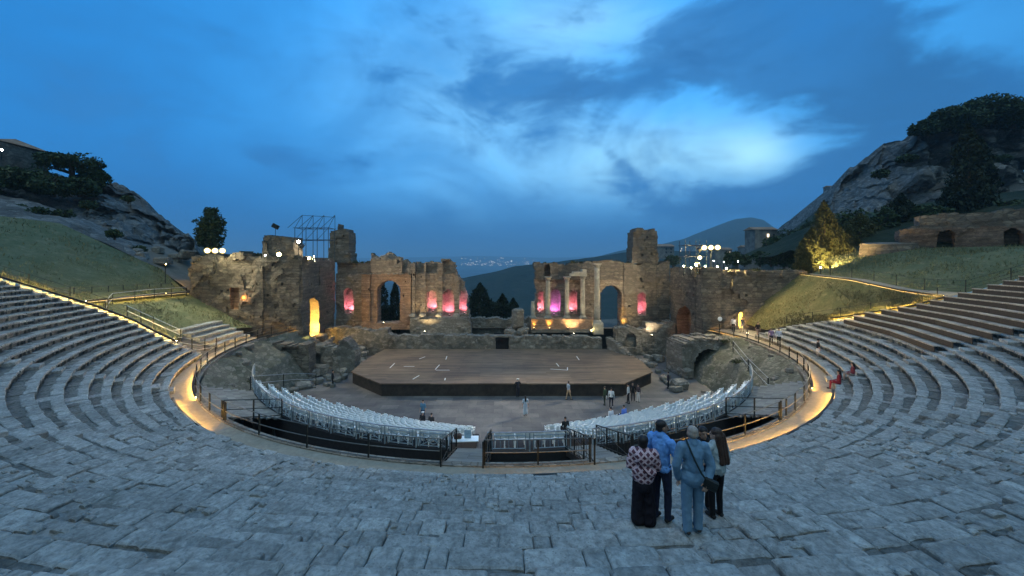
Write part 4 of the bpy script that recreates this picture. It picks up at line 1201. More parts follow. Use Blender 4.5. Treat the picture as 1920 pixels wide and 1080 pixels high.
ORD = 'first second third fourth fifth sixth seventh eighth ninth tenth eleventh twelfth thirteenth fourteenth fifteenth sixteenth seventeenth eighteenth nineteenth twentieth'.split()
def ordw(n):
    if n < 20: return ORD[n]
    tens = {2: 'twenty', 3: 'thirty', 4: 'forty', 5: 'fifty'}[(n + 1) // 10]; u = (n + 1) % 10
    if u == 0: return {'twenty': 'twentieth', 'thirty': 'thirtieth', 'forty': 'fortieth', 'fifty': 'fiftieth'}[tens]
    return tens + '-' + ORD[u - 1]
seats = []
for nm, (s, inner) in SECT.items():
    for k in range(NROW):
        r = row_r(k) - 0.34; e = row_end(row_r(k)) - 0.6
        nseat = int((e - inner) * math.pi / 180 * r / 0.53)
        for i in range(nseat):
            th = s * rad(e) - s * (i + .5) * 0.53 / r
            seats.append((nm, k, i, nseat, r, th, row_z(k)))
for i in range(7):
    seats.append(('middle', 0, i, 7, RS - .5, rad(-1.0 + 1.3 * (i + .5)), ZS))
def seat_score(q):
    x, y = q[4] * math.sin(q[5]), -q[4] * math.cos(q[5])
    far_end = q[2]                                    # the outer ends of the rows rise over the balustrade
    return math.hypot(x, y - CAM_Y) + 0.25 * q[1] + (0 if far_end < 13 else 1.5 + 0.9 * q[1])
seats.sort(key=seat_score)
used = False
rest = MB(); cV = np.array([v.co[:] for v in cme.vertices]); cF = [tuple(p.vertices) for p in cme.polygons]
for n_, (nm, k, i, nseat, r, th, z) in enumerate(seats):
    x, y = r * math.sin(th), -r * math.cos(th); rz = th + random.gauss(0, .06); x += random.gauss(0, .018); y += random.gauss(0, .018)
    if n_ < 298:
        o = chair_me if not used else chair_me.copy()
        if used: COL.objects.link(o)
        used = True
        o.location = (x, y, z); o.rotation_euler = (0, 0, rz)
        row = 'back row' if k == 0 else ('front row' if k == NROW - 1 else ordw(k) + ' row')
        if nm == 'middle': lab = 'white chair, %s from the wooden stair in the short middle row' % ordw(i)
        else: lab = 'white chair, %s from outer end, %s of the %s block' % (ordw(i), row, nm)
        props(o, lab, 'chair', 'white plastic chairs of the stalls')
    else:
        c_, s_ = math.cos(rz), math.sin(rz)
        rest.add(np.stack([cV[:, 0] * c_ - cV[:, 1] * s_ + x, cV[:, 0] * s_ + cV[:, 1] * c_ + y, cV[:, 2] + z], 1), cF)
o = rest.build('white_chairs', M['plastic']); props(o, 'the remaining white plastic chairs crowded behind the balustrade', 'chairs', 'white plastic chairs of the stalls', 'stuff')

# ---------------------------------------------------------------- balustrade behind the chairs
M['paleiron'] = plain('grey_painted_iron', (0.36, 0.42, 0.45), 0.45, 0.4, bump=0.1)
def balustrade(t1, t2, label, plainbars=False):
    R = RS + 0.02; z = ZS
    n = max(2, int(round((rad(t2) - rad(t1)) * R / 1.75)))
    ths = np.linspace(rad(t1), rad(t2), n + 1)
    t = empty('balustrade', tuple(pol(R, (rad(t1) + rad(t2)) / 2, z)), label=label, cat='balustrade', group='iron balustrades behind the chairs')
    o0 = np.array(t.location)
    for i in range(n):
        a = pol(R, ths[i], z) - o0; b = pol(R, ths[i + 1], z) - o0
        L = np.linalg.norm(b - a); u = (b - a) / L; up = np.array([0, 0, 1.0])
        q = lambda s_, h: a + u * s_ * L + up * h
        mb = MB()
        g = 0.2 / L
        for s_ in (g, 1 - g): mb.tube([q(s_, .06), q(s_, .86)], .022, 5)
        mb.tube([q(g, .12), q(1 - g, .12)], .02, 5); mb.tube([q(g, .74), q(1 - g, .74)], .02, 5)
        if plainbars:
            for s_ in (.3, .5, .7): mb.tube([q(s_, .12), q(s_, .74)], .014, 5)
        else:
            mb.tube([q(g, .12), q(1 - g, .74)], .017, 5); mb.tube([q(g, .74), q(1 - g, .12)], .017, 5)
            mb.tube([q(.5 + .25 * math.cos(w) / L * 1.0, .43 + .22 * math.sin(w)) for w in np.linspace(0, 2 * math.pi, 17)], .016, 5, False)
            for s_ in (g + .1, .9 - g): mb.tube([q(s_, .12), q(s_, .74)], .012, 5)
        mb.build('panel', M['paleiron'], t)
    for th in ths:
        p = pol(R, th, z) - o0; mb = MB(); mb.box(p + np.array([0, 0, .45]), (.032, .032, .47), th, None, .008); mb.build('post', M['paleiron'], t)
    pts = [pol(R, th, z + .90) - o0 for th in np.linspace(rad(t1), rad(t2), 4 * n + 1)]
    mb = MB(); mb.tube(pts, .034, 6); mb.build('top_rail', M['steel'], t)
    return t
balustrade(-64, -6.6, 'long curved iron balustrade of crossed panels behind the left chair block')
balustrade(-1.8, 8.6, 'short straight-barred iron balustrade between the two stair bridges', True)
balustrade(11.6, 64, 'long curved iron balustrade of crossed panels behind the right chair block')

# ---------------------------------------------------------------- outer railing along the walkway
def railing(name, pts, label, h=1.05, step=2.0, rails=(1.05, 0.55, 0.1), pr=0.032, rr=0.024, mat='iron', group=None, railmat=None, braces=False, cat='railing'):
    pts = np.asarray(pts, float); o0 = pts[len(pts) // 2].copy()
    t = empty(name, tuple(o0), label=label, cat=cat, group=group)
    L = np.r_[0, np.cumsum(np.linalg.norm(np.diff(pts, axis=0), axis=1))]
    n = max(1, int(round(L[-1] / step))); s = np.linspace(0, L[-1], n + 1)
    S = np.stack([np.interp(s, L, pts[:, k]) for k in range(3)], 1) - o0
    for p in S:
        mb = MB(); mb.box(p + np.array([0, 0, h / 2]), (pr, pr, h / 2), random.uniform(-.1, .1), Matrix.Rotation(random.uniform(-.02, .02), 3, 'X'), .006)
        mb.box(p + np.array([0, 0, .02]), (pr * 2, pr * 2, .02)); mb.build('post', M[mat], t)
    sf = np.linspace(0, L[-1], max(2, int(L[-1] / 0.7) + 1))
    Sf = np.stack([np.interp(sf, L, pts[:, k]) for k in range(3)], 1) - o0
    for z in rails:
        mb = MB(); mb.tube([q + np.array([0, 0, z]) for q in Sf], rr, 6); mb.build('rail', M[railmat or mat], t)
    if braces:
        for a, b in zip(S[:-1], S[1:]):
            mb = MB(); mb.tube([a + np.array([0, 0, .1]), b + np.array([0, 0, h - .1])], rr * .8, 5); mb.build('brace', M[mat], t)
    return t
def arc(r, t1, t2, z, n=60): return [pol(r, rad(a), z) for a in np.linspace(t1, t2, n)]
RF = RW - 0.12
M['rail_top'] = plain('worn_rail', (0.16, 0.15, 0.13), 0.4, 0.6)
railing('railing', [(-24.3, 5.2, 4.4)] + arc(RF, -91, -34, Z0), 'dark iron railing round the left end of the lit walkway', railmat='rail_top', group='railings along the walkway')
railing('railing', arc(RF, -33.5, -5.6, Z0), 'dark two-bar railing over the black pit, left of the wooden stair bridge', step=3.0, railmat='rail_top', group='railings along the walkway')
railing('railing', arc(RF, -1.6, 8.0, Z0), 'dark two-bar railing over the black pit, between the two stair bridges', step=2.2, railmat='rail_top', group='railings along the walkway')
railing('railing', arc(RF, 12.2, 33.5, Z0), 'dark two-bar railing over the black pit, behind the standing group', step=3.0, railmat='rail_top', group='railings along the walkway')
railing('railing', arc(RF, 34, 91, Z0) + [(24.4, 5.2, 4.4)], 'dark iron railing round the right end of the lit walkway', railmat='rail_top', group='railings along the walkway')

# wooden stair bridges from the walkway down to the stalls
def bridge(thd, w, label):
    th = rad(thd); t = empty('stair_bridge', tuple(pol(RW, th, 0)), th, label=label, cat='stair')
    # local frame: +y runs from the walkway in towards the centre
    n = 9; run = RW - RS + .05
    for i in range(n):
        f = i / n; z = Z0 + 0.0 - (Z0 - ZS) * (i + .5) / n
        mb = MB(); mb.box((0, f * run + run / n / 2 - .02, z), (w / 2, run / n / 2 + .02, .03), 0, None, .008); mb.build('tread', M['deck'], t)
    for s in (-1, 1):
        mb = MB(); V = []
        for y, z in ((0, Z0 - .35), (run, ZS - .35), (run, ZS - .08), (0, Z0 - .08)):
            V += [(s * (w / 2 + .02), y, z), (s * (w / 2 + .07), y, z)]
        mb.add(V, [(0, 2, 4, 6), (1, 7, 5, 3), (0, 1, 3, 2), (4, 5, 7, 6), (0, 6, 7, 1), (2, 3, 5, 4)]); mb.build('stringer', M['fascia'], t)
        x = s * (w / 2 + .05)
        mb = MB()
        for f in (0, .33, .66, 1): mb.box((x, f * run, Z0 - (Z0 - ZS) * f + .45), (.03, .03, .6), 0, None, .006)
        a, b = (x, 0, Z0 + 1.03), (x, run, ZS + 1.03)
        mb.tube([a, b], .028); mb.tube([(x, 0, Z0 + .12), (x, run, ZS + .12)], .022)
        for i in range(1, 12):
            f = i / 12; z = Z0 - (Z0 - ZS) * f; mb.tube([(x, f * run, z + .12), (x, f * run, z + 1.0)], .011, 5)
        mb.tube([(x, 0, Z0 + .1), (x, run, ZS + 1.0)], .02)
        mb.build('handrail', M['iron'], t)
        for f in (.25, .75):
            mb = MB(); z = Z0 - (Z0 - ZS) * f - .3; mb.box((s * w / 2, f * run, z / 2), (.05, .05, z / 2), 0, None, .01); mb.build('prop', M['iron'], t)
    return t
bridge(-3.6, 1.6, 'wooden stair bridge in the middle, over the dark pit')
bridge(10.1, 1.5, 'wooden stair bridge behind the standing group, over the dark pit')
# wide wooden ramps at both sides
def ramp(thd, span, label):
    t = empty('wooden_ramp', tuple(pol(24, rad(thd), 0)), label=label, cat='ramp')
    o0 = np.array(t.location)
    n = 7
    for i in range(n):
        r2 = RW - .3 - i * (RW - .3 - RS - .1) / n; r1 = r2 - (RW - .3 - RS - .1) / n - .03; z = Z0 - .1 - (Z0 - .1 - ZS - .05) * i / (n - 1)
        mb = MB(); ring_wall(mb, r1, r2, thd - span, thd + span, z - .07, z, 14); mb.V = [tuple(np.array(v) - o0) for v in mb.V]
        mb.build('step', M['deck'], t)
    for s in (-1, 1):
        for r in (RS + .5, RW - .7):
            p = pol(r, rad(thd + s * span * .96), 0) - o0; mb = MB(); mb.box((p[0], p[1], 1.4), (.06, .06, 1.4), 0, None, .01); mb.build('prop', M['iron'], t)
    return t
ramp(-44, 8.5, 'broad grey timber stepped ramp at the left end of the pit')
ramp(46, 9.5, 'broad grey timber stepped ramp at the right end of the pit')
for s, nm in ((-1, 'left'), (1, 'right')):
    e = 35 if s < 0 else 36
    railing('railing', [pol(r, rad(s * e), z) for r, z in ((RW - .2, Z0 - .1), (RS + .2, ZS + .1))], 'short dark railing down the inner edge of the %s timber ramp' % nm, step=1.7, group='railings along the walkway')
# handrails of the side gangways by the ruins
railing('gangway_railing', [(-19.6, -11.0, 2.6), (-18.6, -6.0, 1.4), (-17.6, -4.6, .9)], 'pale sloping handrail by the ruins behind the left chairs', step=3, railmat='steel', rails=(1.05, .5))
railing('gangway_railing', [(20.4, -11.4, 2.6), (20.8, -8.4, 3.3), (21.3, -5.4, 4.2)], 'pale sloping handrail climbing the rubble behind the right chairs', step=3, railmat='steel', rails=(1.05, .5), braces=True)

# ---------------------------------------------------------------- walkway light strips
def led(name, pts, label, col, strength, side, w=0.03):
    """A glowing strip under a metal cover; the cover shuts off the side the strip is not meant to light."""
    pts = np.array([np.asarray(p, float) for p in pts]); o0 = pts[len(pts) // 2].copy(); Q = pts - o0
    t = empty(name, tuple(o0), label=label, cat='light strip', group='amber light strips')
    mb = MB(); mb.tube(list(Q), w / 2, 4); mb.build('glow_tube', emit('strip_glow', col, strength), t)
    T = np.gradient(Q, axis=0); T[:, 2] = 0; T /= np.linalg.norm(T, axis=1)[:, None]
    N = np.stack([T[:, 1], -T[:, 0], 0 * T[:, 0]], 1) * side
    V = []; n = len(Q)
    for a_, z in ((-.028, -.10), (-.028, .035), (.07, .035), (.07, .045), (-.04, .045), (-.04, -.10)): V += [tuple(q + m * a_ + np.array([0, 0, z])) for q, m in zip(Q, N)]
    F = [(r * n + i, r * n + i + 1, ((r + 1) % 6) * n + i + 1, ((r + 1) % 6) * n + i) for r in range(6) for i in range(n - 1)]
    mesh('cover', V, F, M['iron'], t)
    return t
AMB = (1.0, 0.53, 0.10); YEL = (1.0, 0.68, 0.20)
def led_riser(t1, t2, st, label): return led('light_strip', arc(R0 - 0.09, t1, t2, Z0 + 0.24, 60), label, AMB, st, -1)
def led_kerb(t1, t2, st, label): return led('light_strip', arc(RW - 0.02, t1, t2, Z0 + 0.13, 60), label, AMB, st, 1)
led_kerb(-91, -45, 180, 'amber light strip at the foot of the left walkway railing')
led_riser(-46, -33, 190, 'amber light strip under the first tier at the left of the walkway')
led_riser(19, 50, 200, 'amber light strip under the first tier behind the standing group')
led_kerb(50, 91, 90, 'amber light strip at the foot of the right walkway railing')
led_riser(-2, 9, 30, 'faint amber light strip under the first tier in the middle')
led('light_strip', [(25.75, 0.1, 4.53), (25.3, 2.0, 4.53), (24.5, 5.1, 4.53)], 'amber light strip along the foot of the right path railing', AMB, 110, 1)
led('light_strip', [(-25.75, 0.1, 4.53), (-25.3, 2.0, 4.53), (-24.6, 4.5, 4.53)], 'amber light strip along the foot of the left path railing', AMB, 120, -1)
for s, nm in ((-1, 'left'), (1, 'right')):
    rr_ = (29, 43) if s < 0 else (32.0, 38.0)
    led('light_strip', [np.array(edge_pt(r, s, 0.30, 0.33)) for r in np.linspace(*rr_, 16)], 'yellow light strip down the stepped %s edge of the tiers' % nm, YEL, 300, -s)
led('light_strip', [np.array(g) + np.array([0.1, 0, .16]) for g in g_top[:-1]] + [np.array(edge_pt(38.2, 1, .95, .2))], 'yellow light strip beside the upper path on the right bank', YEL, 90, -1)
led('light_strip', [(-36.75, -7.0, 9.12), (-36.7, -3.0, 9.15), (-36.8, 1.0, 9.1)], 'amber light strip beside the side path on the left bank', YEL, 150, -1)
led('light_strip', [(-36.8, 1.2, 9.1), (-36.95, 4.6, 9.0)], 'weak amber light strip where the left side path meets the wing', YEL, 60, -1)

# railings of the grass banks
railing('post_fence', [np.array(edge_pt(r, 1, 1.25, -.1)) for r in np.linspace(30, 38, 12)], 'thin iron fence at the foot of the lit grass bank, right', step=2.2, rails=(1.0, .6, .3), rr=.012, pr=.025, cat='fence', group='thin fences on the banks')
railing('post_fence', p_out[:-1] + [np.array(edge_pt(39.4, 1, .9))], 'thin iron fence along the upper path, right', step=2.4, rails=(1.0, .6, .3), rr=.012, pr=.025, cat='fence', group='thin fences on the banks')
railing('post_fence', [np.array(edge_pt(r, 1, 1.2, -.1)) for r in np.linspace(39.6, 47, 10)], 'thin iron fence beside the top benches, right', step=2.6, rails=(1.0, .6, .3), rr=.012, pr=.025, cat='fence', group='thin fences on the banks')
railing('post_fence', [np.array(edge_pt(r, -1, 1.25, -.1)) for r in np.linspace(33, 46, 12)], 'thin iron fence along the left edge of the tiers', step=2.6, rails=(1.0, .55), rr=.014, pr=.03, cat='fence', group='thin fences on the banks')
railing('post_fence', [(-38.8, -7.6, 9.2), (-38.8, -3, 9.15), (-38.9, 1, 9.1), (-39.1, 4.6, 9.0)], 'thin iron fence above the amber lit side path, left', step=1.6, rails=(1.0, .55), rr=.014, pr=.03, cat='fence', group='thin fences on the banks')
railing('handrail', [(-35.4, -6.6, 7.9), (-36.5, -5.0, 8.6), (-36.5, -1.0, 8.7), (-36.7, 3.8, 8.6)], 'pale tubular handrail along the left side path', step=2.2, rails=(1.0, .5), rr=.035, pr=.03, railmat='steel')
railing('handrail', [np.array(edge_pt(34.0, -1, 1.1)), np.array(edge_pt(29.2, -1, 1.3))], 'pale tubular handrail beside the left steps', step=2.4, rails=(1.0, .55), rr=.035, pr=.03, railmat='steel')
railing('handrail', [tuple(pol(29.3, rad(-75.5), 5.0)), tuple(pol(28.0, rad(-76.5), 4.55)), tuple(pol(27.2, rad(-79.5), 4.45))], 'short pale gate rail where the left steps meet the walkway', step=1.0, rails=(1.0, .55, .15), rr=.03, pr=.035, railmat='steel')

# ---------------------------------------------------------------- wooden benches on the right tiers
M['gapshade'] = plain('gap_shade_brown', (0.04, 0.03, 0.024), .8)  # dark board stands in for the shade under the bench seats
def bench(k, a1, a2, label, group):
    r = R0 + k * TREAD + 0.42; z = tier_z(k)
    lim = math.degrees(float(limit(r))) - .3; a2 = min(a2, lim)
    n = 3 if a2 - a1 > 12 else 2
    ths = [rad(a) for a in np.linspace(a1, a2, n)]
    t = empty('wooden_bench', tuple(pol(r, (ths[0] + ths[-1]) / 2, z)), label=label, cat='bench', group=group); o0 = np.array(t.location)
    V = []; zt = 0.46
    prof = ((-.20, zt - .07), (.20, zt - .07), (.20, zt), (-.20, zt))
    for th in ths:
        for dr, dz in prof: V.append(pol(r + dr, th, z + dz) - o0)
    F = [(i * 4 + q, i * 4 + (q + 1) % 4, (i + 1) * 4 + (q + 1) % 4, (i + 1) * 4 + q) for i in range(n - 1) for q in range(4)] + [(3, 2, 1, 0), tuple(len(V) - 4 + q for q in range(4))]
    mesh('seat', V, F, M['bench'], t)
    V = []
    for th in ths:
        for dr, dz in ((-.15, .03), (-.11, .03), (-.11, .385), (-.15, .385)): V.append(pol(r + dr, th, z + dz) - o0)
    mesh('gap_shade_board', V, F, M['gapshade'], t)
    L = (ths[-1] - ths[0]) * r; ns = max(2, int(L / 2.0))
    for f in np.linspace(0.03, .97, ns):
        i = min(n - 2, int(f * (n - 1))); g = f * (n - 1) - i
        p = (pol(r, ths[i], z) * (1 - g) + pol(r, ths[i + 1], z) * g) - o0; th = ths[0] + (ths[-1] - ths[0]) * f
        mb = MB(); mb.box((p[0], p[1], .19), (.03, .03, .21), th, None, .006); mb.build('leg', M['bench'], t)
    return t
kk = list(range(6, 23))
for i, k in enumerate(kk):
    bench(k, 58.2, 80, 'long wooden bench on the right tiers by the grass edge, %s from the bottom' % ordw(i), 'benches by the grass edge')
for i, k in enumerate(range(11, 20)):
    bench(k, 46 if k > 12 else 50, 55.6, 'shorter wooden bench past the right stairway, %s from the bottom' % ordw(i), 'benches past the right stairway')

# a white table with a panel and a bag left at the top of the middle stair bridge
t = empty('folding_table', tuple(pol(21.6, rad(-5.2), 2.9)), .05, label='white folding table at the foot of the middle stair bridge', cat='table')
mb = MB(); mb.box((0, 0, .72), (.75, .3, .025), 0, None, .008); mb.build('table_top', M['plastic'], t)
for x in (-.68, .68):
    for y in (-.24, .24): mb = MB(); mb.tube([(x, y, 0), (x, y, .7)], .018, 6); mb.build('leg', M['steel'], t)
o = MB().box((0, 0, .22), (.17, .012, .22), 0, Matrix.Rotation(.12, 3, 'X'), .005).build('display_board', plain('pale_blue_board', (.30, .42, .50), .6)); o.location = Vector(t.location) + Vector((.2, 0, .745)); props(o, 'pale blue board standing on the white folding table', 'board')
mb = MB(); mb.box((0, 0, .12), (.2, .12, .12), .2, None, .05); mb.tube([(-.1, 0, .22), (-.06, 0, .36), (.06, 0, .36), (.1, 0, .22)], .012, 5)
o = mb.build('brown_bag', plain('brown_leather', (.08, .04, .025), .6)); o.location = Vector(t.location) + Vector((-.3, 0, .745)); props(o, 'brown bag standing on the white folding table', 'bag')
# ---------------------------------------------------------------- floodlights on the walls
M['hot_white'] = emit('lamp_hot_white', (1.0, 0.93, 0.58), 40.0)
M['hot_gold'] = emit('lamp_hot_gold', (1.0, 0.72, 0.18), 60.0)
M['hot_cool'] = emit('lamp_hot_cool', (0.9, 0.97, 1.0), 70.0)
M['reflector'] = emit('lamp_reflector', (1.0, .74, .26), 1.25)
def flood(loc, foot, target, label, lens, size=0.45, power=0, col=WARM, cone=100, heads=1, beam=None):
    """A pole with one or more box floodlights; their glass faces the target."""
    t = empty('floodlight', (loc[0], loc[1], foot), label=label, cat='floodlight', group='floodlights on the walls')
    h = loc[2] - foot
    mb = MB(); mb.tube([(0, 0, -.2), (0, 0, h)], .045, 8); mb.box((0, 0, 0.02), (.15, .15, .02)); mb.build('pole', M['iron'], t)
    v = (Vector(target) - Vector(loc)).normalized(); q = v.to_track_quat('Z', 'Y').to_matrix()
    sd = q @ Vector((1, 0, 0)); up = q @ Vector((0, 1, 0))
    for i in range(heads):
        c = Vector((0, 0, h)) + sd * (i - (heads - 1) / 2) * size * 1.15
        R_ = size * .5
        mb = MB(); mb.tube([c - v * size * .45, c - v * size * .3, c - v * .02, c + v * .05], [R_ * .3, R_ * .7, R_, R_ * 1.06], 16)
        for a in (-1, 1): mb.box(c + sd * a * R_ * 1.12 - v * .03, (.012, .05, .05), 0, q)
        hd = mb.build('head', M['iron'], t)
        mb = MB(); mb.tube([c + v * .051, c + v * (.05 + R_ * .22), c + v * (.05 + R_ * .36), c + v * (.05 + R_ * .42)], [R_ * g_ for g_ in ((.62, .5, .3, .04) if size > .45 else (.98, .8, .45, .05))], 16); mb.build('lens', M[lens], hd, True)
        if size > .45: mb = MB(); mb.tube([c + v * .056, c + v * .060], [R_ * 1.04, R_ * 1.04], 20); mb.build('reflector', M['reflector'], hd)
    if power: spot('lamp_light', Vector(loc) + v * .25, Vector(beam) if beam is not None else Vector(target), power, col, cone, 0.5, .15, t)
    return t
CAMP = (0, CAM_Y, EYE)
CW = (1.0, 0.86, 0.60)
def at(px, py, d): return tuple(P(px, py, d))
flood(at(403, 470, 45.0), 12.9, (-8, -25, 8), 'brilliant white floodlight on a pole at the left end of the wing wall', 'hot_white', .62, 3600, (1.0, .92, .62), 150, 3, (-20, -12, 3))
flood(at(523, 477, 45.3), 13.0, CAMP, 'amber floodlight on the grey wall below the tall wall block', 'hot_gold', .44, 1100, GOLD, 150)
flood(at(497, 479, 45.5), 13.1, CAMP, 'small white lamp left of the amber floodlight', 'hot_cool', .14)
flood(at(560, 453, 46.2), 12.6, (-6, -20, 6), 'white floodlight high on a thin pole beside the truss', 'hot_cool', .34, 17000, (1, .95, .85), 40, 1, (13.5, -18, 2.5))
flood(at(566, 483, 46.6), 12.6, CAMP, 'white lamp low on the corner of the left wing', 'hot_cool', .18, 0)
flood(at(578, 484, 46.6), 12.7, (4, 14, 7), 'double floodlight on the left wing corner aimed along the stage wall', 'hot_white', .5, 3800, CW, 120, 2, (2, 12, 6))
flood(at(1333, 464, 46.8), 11.2, (10, -25, 6), 'brilliant warm floodlight high on the right wing wall', 'hot_white', .62, 5600, (1.0, .80, .42), 150, 3, (28, -8, 4))
flood(at(1312, 483, 46.6), 11.2, CAMP, 'white floodlight below the big warm one on the right wing', 'hot_white', .5, 17000, (1, .95, .85), 40, 1, (-13.5, -18, 2.5))
flood(at(1307, 496, 46.4), 11.2, (-4, 14, 7), 'double floodlight on the right wing corner aimed along the stage wall', 'hot_gold', .6, 3800, CW, 120, 2, (-2, 12, 6))
for i, (px, py) in enumerate(((1338, 489), (1357, 491), (1384, 490))):
    flood(at(px, py, 50), 11.1, CAMP, ('small', 'tiny', 'dim')[i] + ' white lamp in the row behind the right wing wall', 'hot_cool', .09)
flood((25.6, 5.9, 11.75), 11.2, (27.5, 5.2, 11.2), 'low floodlight washing the top of the right wing wall', 'hot_white', .25, 700, CW, 120, 1, (29.5, 5.2, 11.3))
flood((-23.0, 6.2, 13.2), 12.6, (-24.5, 5.3, 12.8), 'low floodlight washing the top corner of the left wing', 'hot_white', .22, 500, CW, 120, 1, (-25.5, 5.4, 12.9))
# gold floodlight at the cypress trees and the wall beside them
flood((39.6, 5.6, 11.9), 11.1, (43.0, 10.5, 16.0), 'floodlight on the path below the cypress trees', 'hot_gold', .3, 3600, (1.0, .72, .28), 130, 1, (43.5, 11.0, 17.0))
flood((37.3, 4.2, 11.9), 11.1, CAMP, 'small white lamp where the upper path meets the wing wall', 'hot_cool', .12)

for i, (px, py) in enumerate(((1282, 499), (1296, 502), (1322, 499), (1345, 500), (1362, 503))):  # added lamps that stand in for glints along the floodlit wall top
    flood(at(px, py, 46.6), 11.0, CAMP, 'tiny added lamp for the glints on the top edge of the right wing wall, %s from the tower' % ('nearest', 'second', 'third', 'fourth', 'farthest')[i], 'hot_white', .16, 60, CW, 150)
flood((-39.6, 4.3, 12.3), 9.2, (-38.0, 5.6, 11.2), 'amber lamp lighting the broken left end of the wing wall', 'hot_gold', .2, 420, GOLD, 120, 1, (-38.0, 5.6, 11.4))
point('lamp_light', tuple(P(403, 470, 44.4)), 330, (1.0, .92, .55), .3, bpy.data.objects['floodlight'])
rl = [o for o in bpy.data.objects if o.get('label', '').startswith('brilliant warm')][0]
point('lamp_light', tuple(P(1333, 466, 46.0)), 1100, (1.0, .74, .30), .3, rl)
# orange window and the small gold doorway in the wing walls
wall_lamp((-30.75, 5.2, 8.3), 'orange lamp inside the small window of the left wing', (1.0, .35, .06), 60, 'lens_gold', (.07, .05, .1))
M['door_glow'] = emit('lit_door_glow', (1.0, .62, .10), 3.2)
t = empty('lit_doorway', (28.55, 5.32, 4.55), label='narrow glowing gold doorway in the right wing wall', cat='doorway')
mb = MB(); mb.box((0, 0, .98), (.26, .03, .95), 0, None, .01); mb.build('glowing_panel', M['door_glow'], t)
mb = MB()
for s in (-1, 1): mb.box((s * .33, -.05, 1.0), (.06, .12, 1.02), 0, None, .015)
mb.box((0, -.05, 2.06), (.42, .13, .06), 0, None, .015); mb.build('frame', M['greywall'], t)
point('lamp_light', (28.55, 4.9, 5.6), 40, GOLD, .15, t)
t = empty('notice_board', (25.9, 4.9, 5.75), label='small white oval notice on the right wing wall', cat='notice')
mb = MB(); mb.tube([(0, .03, 0), (0, -.03, 0)], .26, 20); mb.build('board', M['plastic'], t)
mb = MB(); mb.box((0, .03, -.75), (.02, .02, .65)); mb.build('post', M['iron'], t)

# pink light in the niches, gold light under the columns
G1 = 'pink floodlights in the niches'
for x, z, w, lab in ((-22.15, 5.0, 1.4, 'left, by the corner tower'), (-10.15, 5.3, 1.3, 'left wall, nearest the archway'), (-7.75, 4.75, 1.5, 'left wall, in the widest niche'), (-5.6, 5.0, 1.0, 'left wall, at the broken end')):
    uplight((x + .1, YW + (.35 if x > -12 else .55) + .42, z - .02), (x, YW + 1.45, z + 2.2), 300, PINK, 'lens_pink', 'pink uplight in a niche, ' + lab, G1, 140)
for x, z, c, ln, lab in ((5.55, 5.1, PINK, 'lens_pink', 'at the broken end'), (7.6, 4.75, MAG, 'lens_magenta', 'in the purple niche'), (10.2, 5.05, PINK, 'lens_pink', 'between the tall columns'), (19.95, 4.85, PINK, 'lens_pink', 'beside the right tower')):
    uplight((x - .1, YW + (.75 if x < 12 else .15) + .42, z - .02), (x, YW + 1.7, z + 2.0), 300, c, ln, 'pink uplight in a right wall niche, ' + lab, G1, 140)
G2 = 'gold floodlights under the columns'
for x, p_, lab in ((4.3, 120, 'the broken stump'), (6.4, 300, 'the column by the purple niche'), (8.9, 150, 'the middle column')):
    uplight((x, 11.35, 2.92 + .4), (x, 12.2, 6.0), p_, GOLD, 'lens_gold', 'gold uplight at the podium foot below ' + lab, G2, 75)
uplight((11.9, 11.2, 2.95), (13.1, 12.2, 4.0), 90, (1.0, .85, .35), 'lens_gold', 'gold uplight by the square pedestal', G2, 110)
uplight((16.6, 13.2, 3.1), (17.2, 14.6, 6.5), 420, GOLD, 'lens_gold', 'gold uplight at the foot of the right archway', G2, 110)
uplight((-16.9, 13.5, 3.75), (-15.2, 15.0, 8.0), 120, (1.0, .78, .42), 'lens_warm', 'warm uplight at the foot of the left archway', G2, 110)
uplight((-10.5, 10.9, 2.95), (-10.0, 14.0, 8.5), 900, (1.0, .74, .38), 'lens_warm', 'warm uplight behind the rear wall before the pink niches', G2, 100)
uplight((-18.5, 10.9, 2.95), (-18.0, 14.0, 9.0), 900, (1.0, .70, .36), 'lens_warm', 'warm uplight behind the rear wall before the brick arch', G2, 100)
uplight((9.5, 10.4, 2.75), (9.5, 14.0, 9.5), 620, (1.0, .78, .45), 'lens_warm', 'warm uplight behind the rear wall before the columns', G2, 100)
uplight((19.5, 9.3, 2.75), (20.5, 14.0, 9.5), 520, (1.0, .78, .5), 'lens_warm', 'warm uplight below the right tower', G2, 100)
uplight((22.3, 7.4, 0.1), (25.4, 9.4, 3.0), 120, (1.0, .45, .18), 'lens_gold', 'orange uplight inside the brown gateway', G2, 110)
uplight((-21.5, 1.6, 3.4), (-24.5, 5.0, 10.0), 240, (1.0, .86, .66), 'lens_warm', 'warm uplight on the rubble below the left wing', G2, 110)
uplight((26.8, 1.2, 4.5), (29.0, 5.0, 9.0), 260, (1.0, .80, .55), 'lens_warm', 'warm uplight on the path below the right wing', G2, 120)

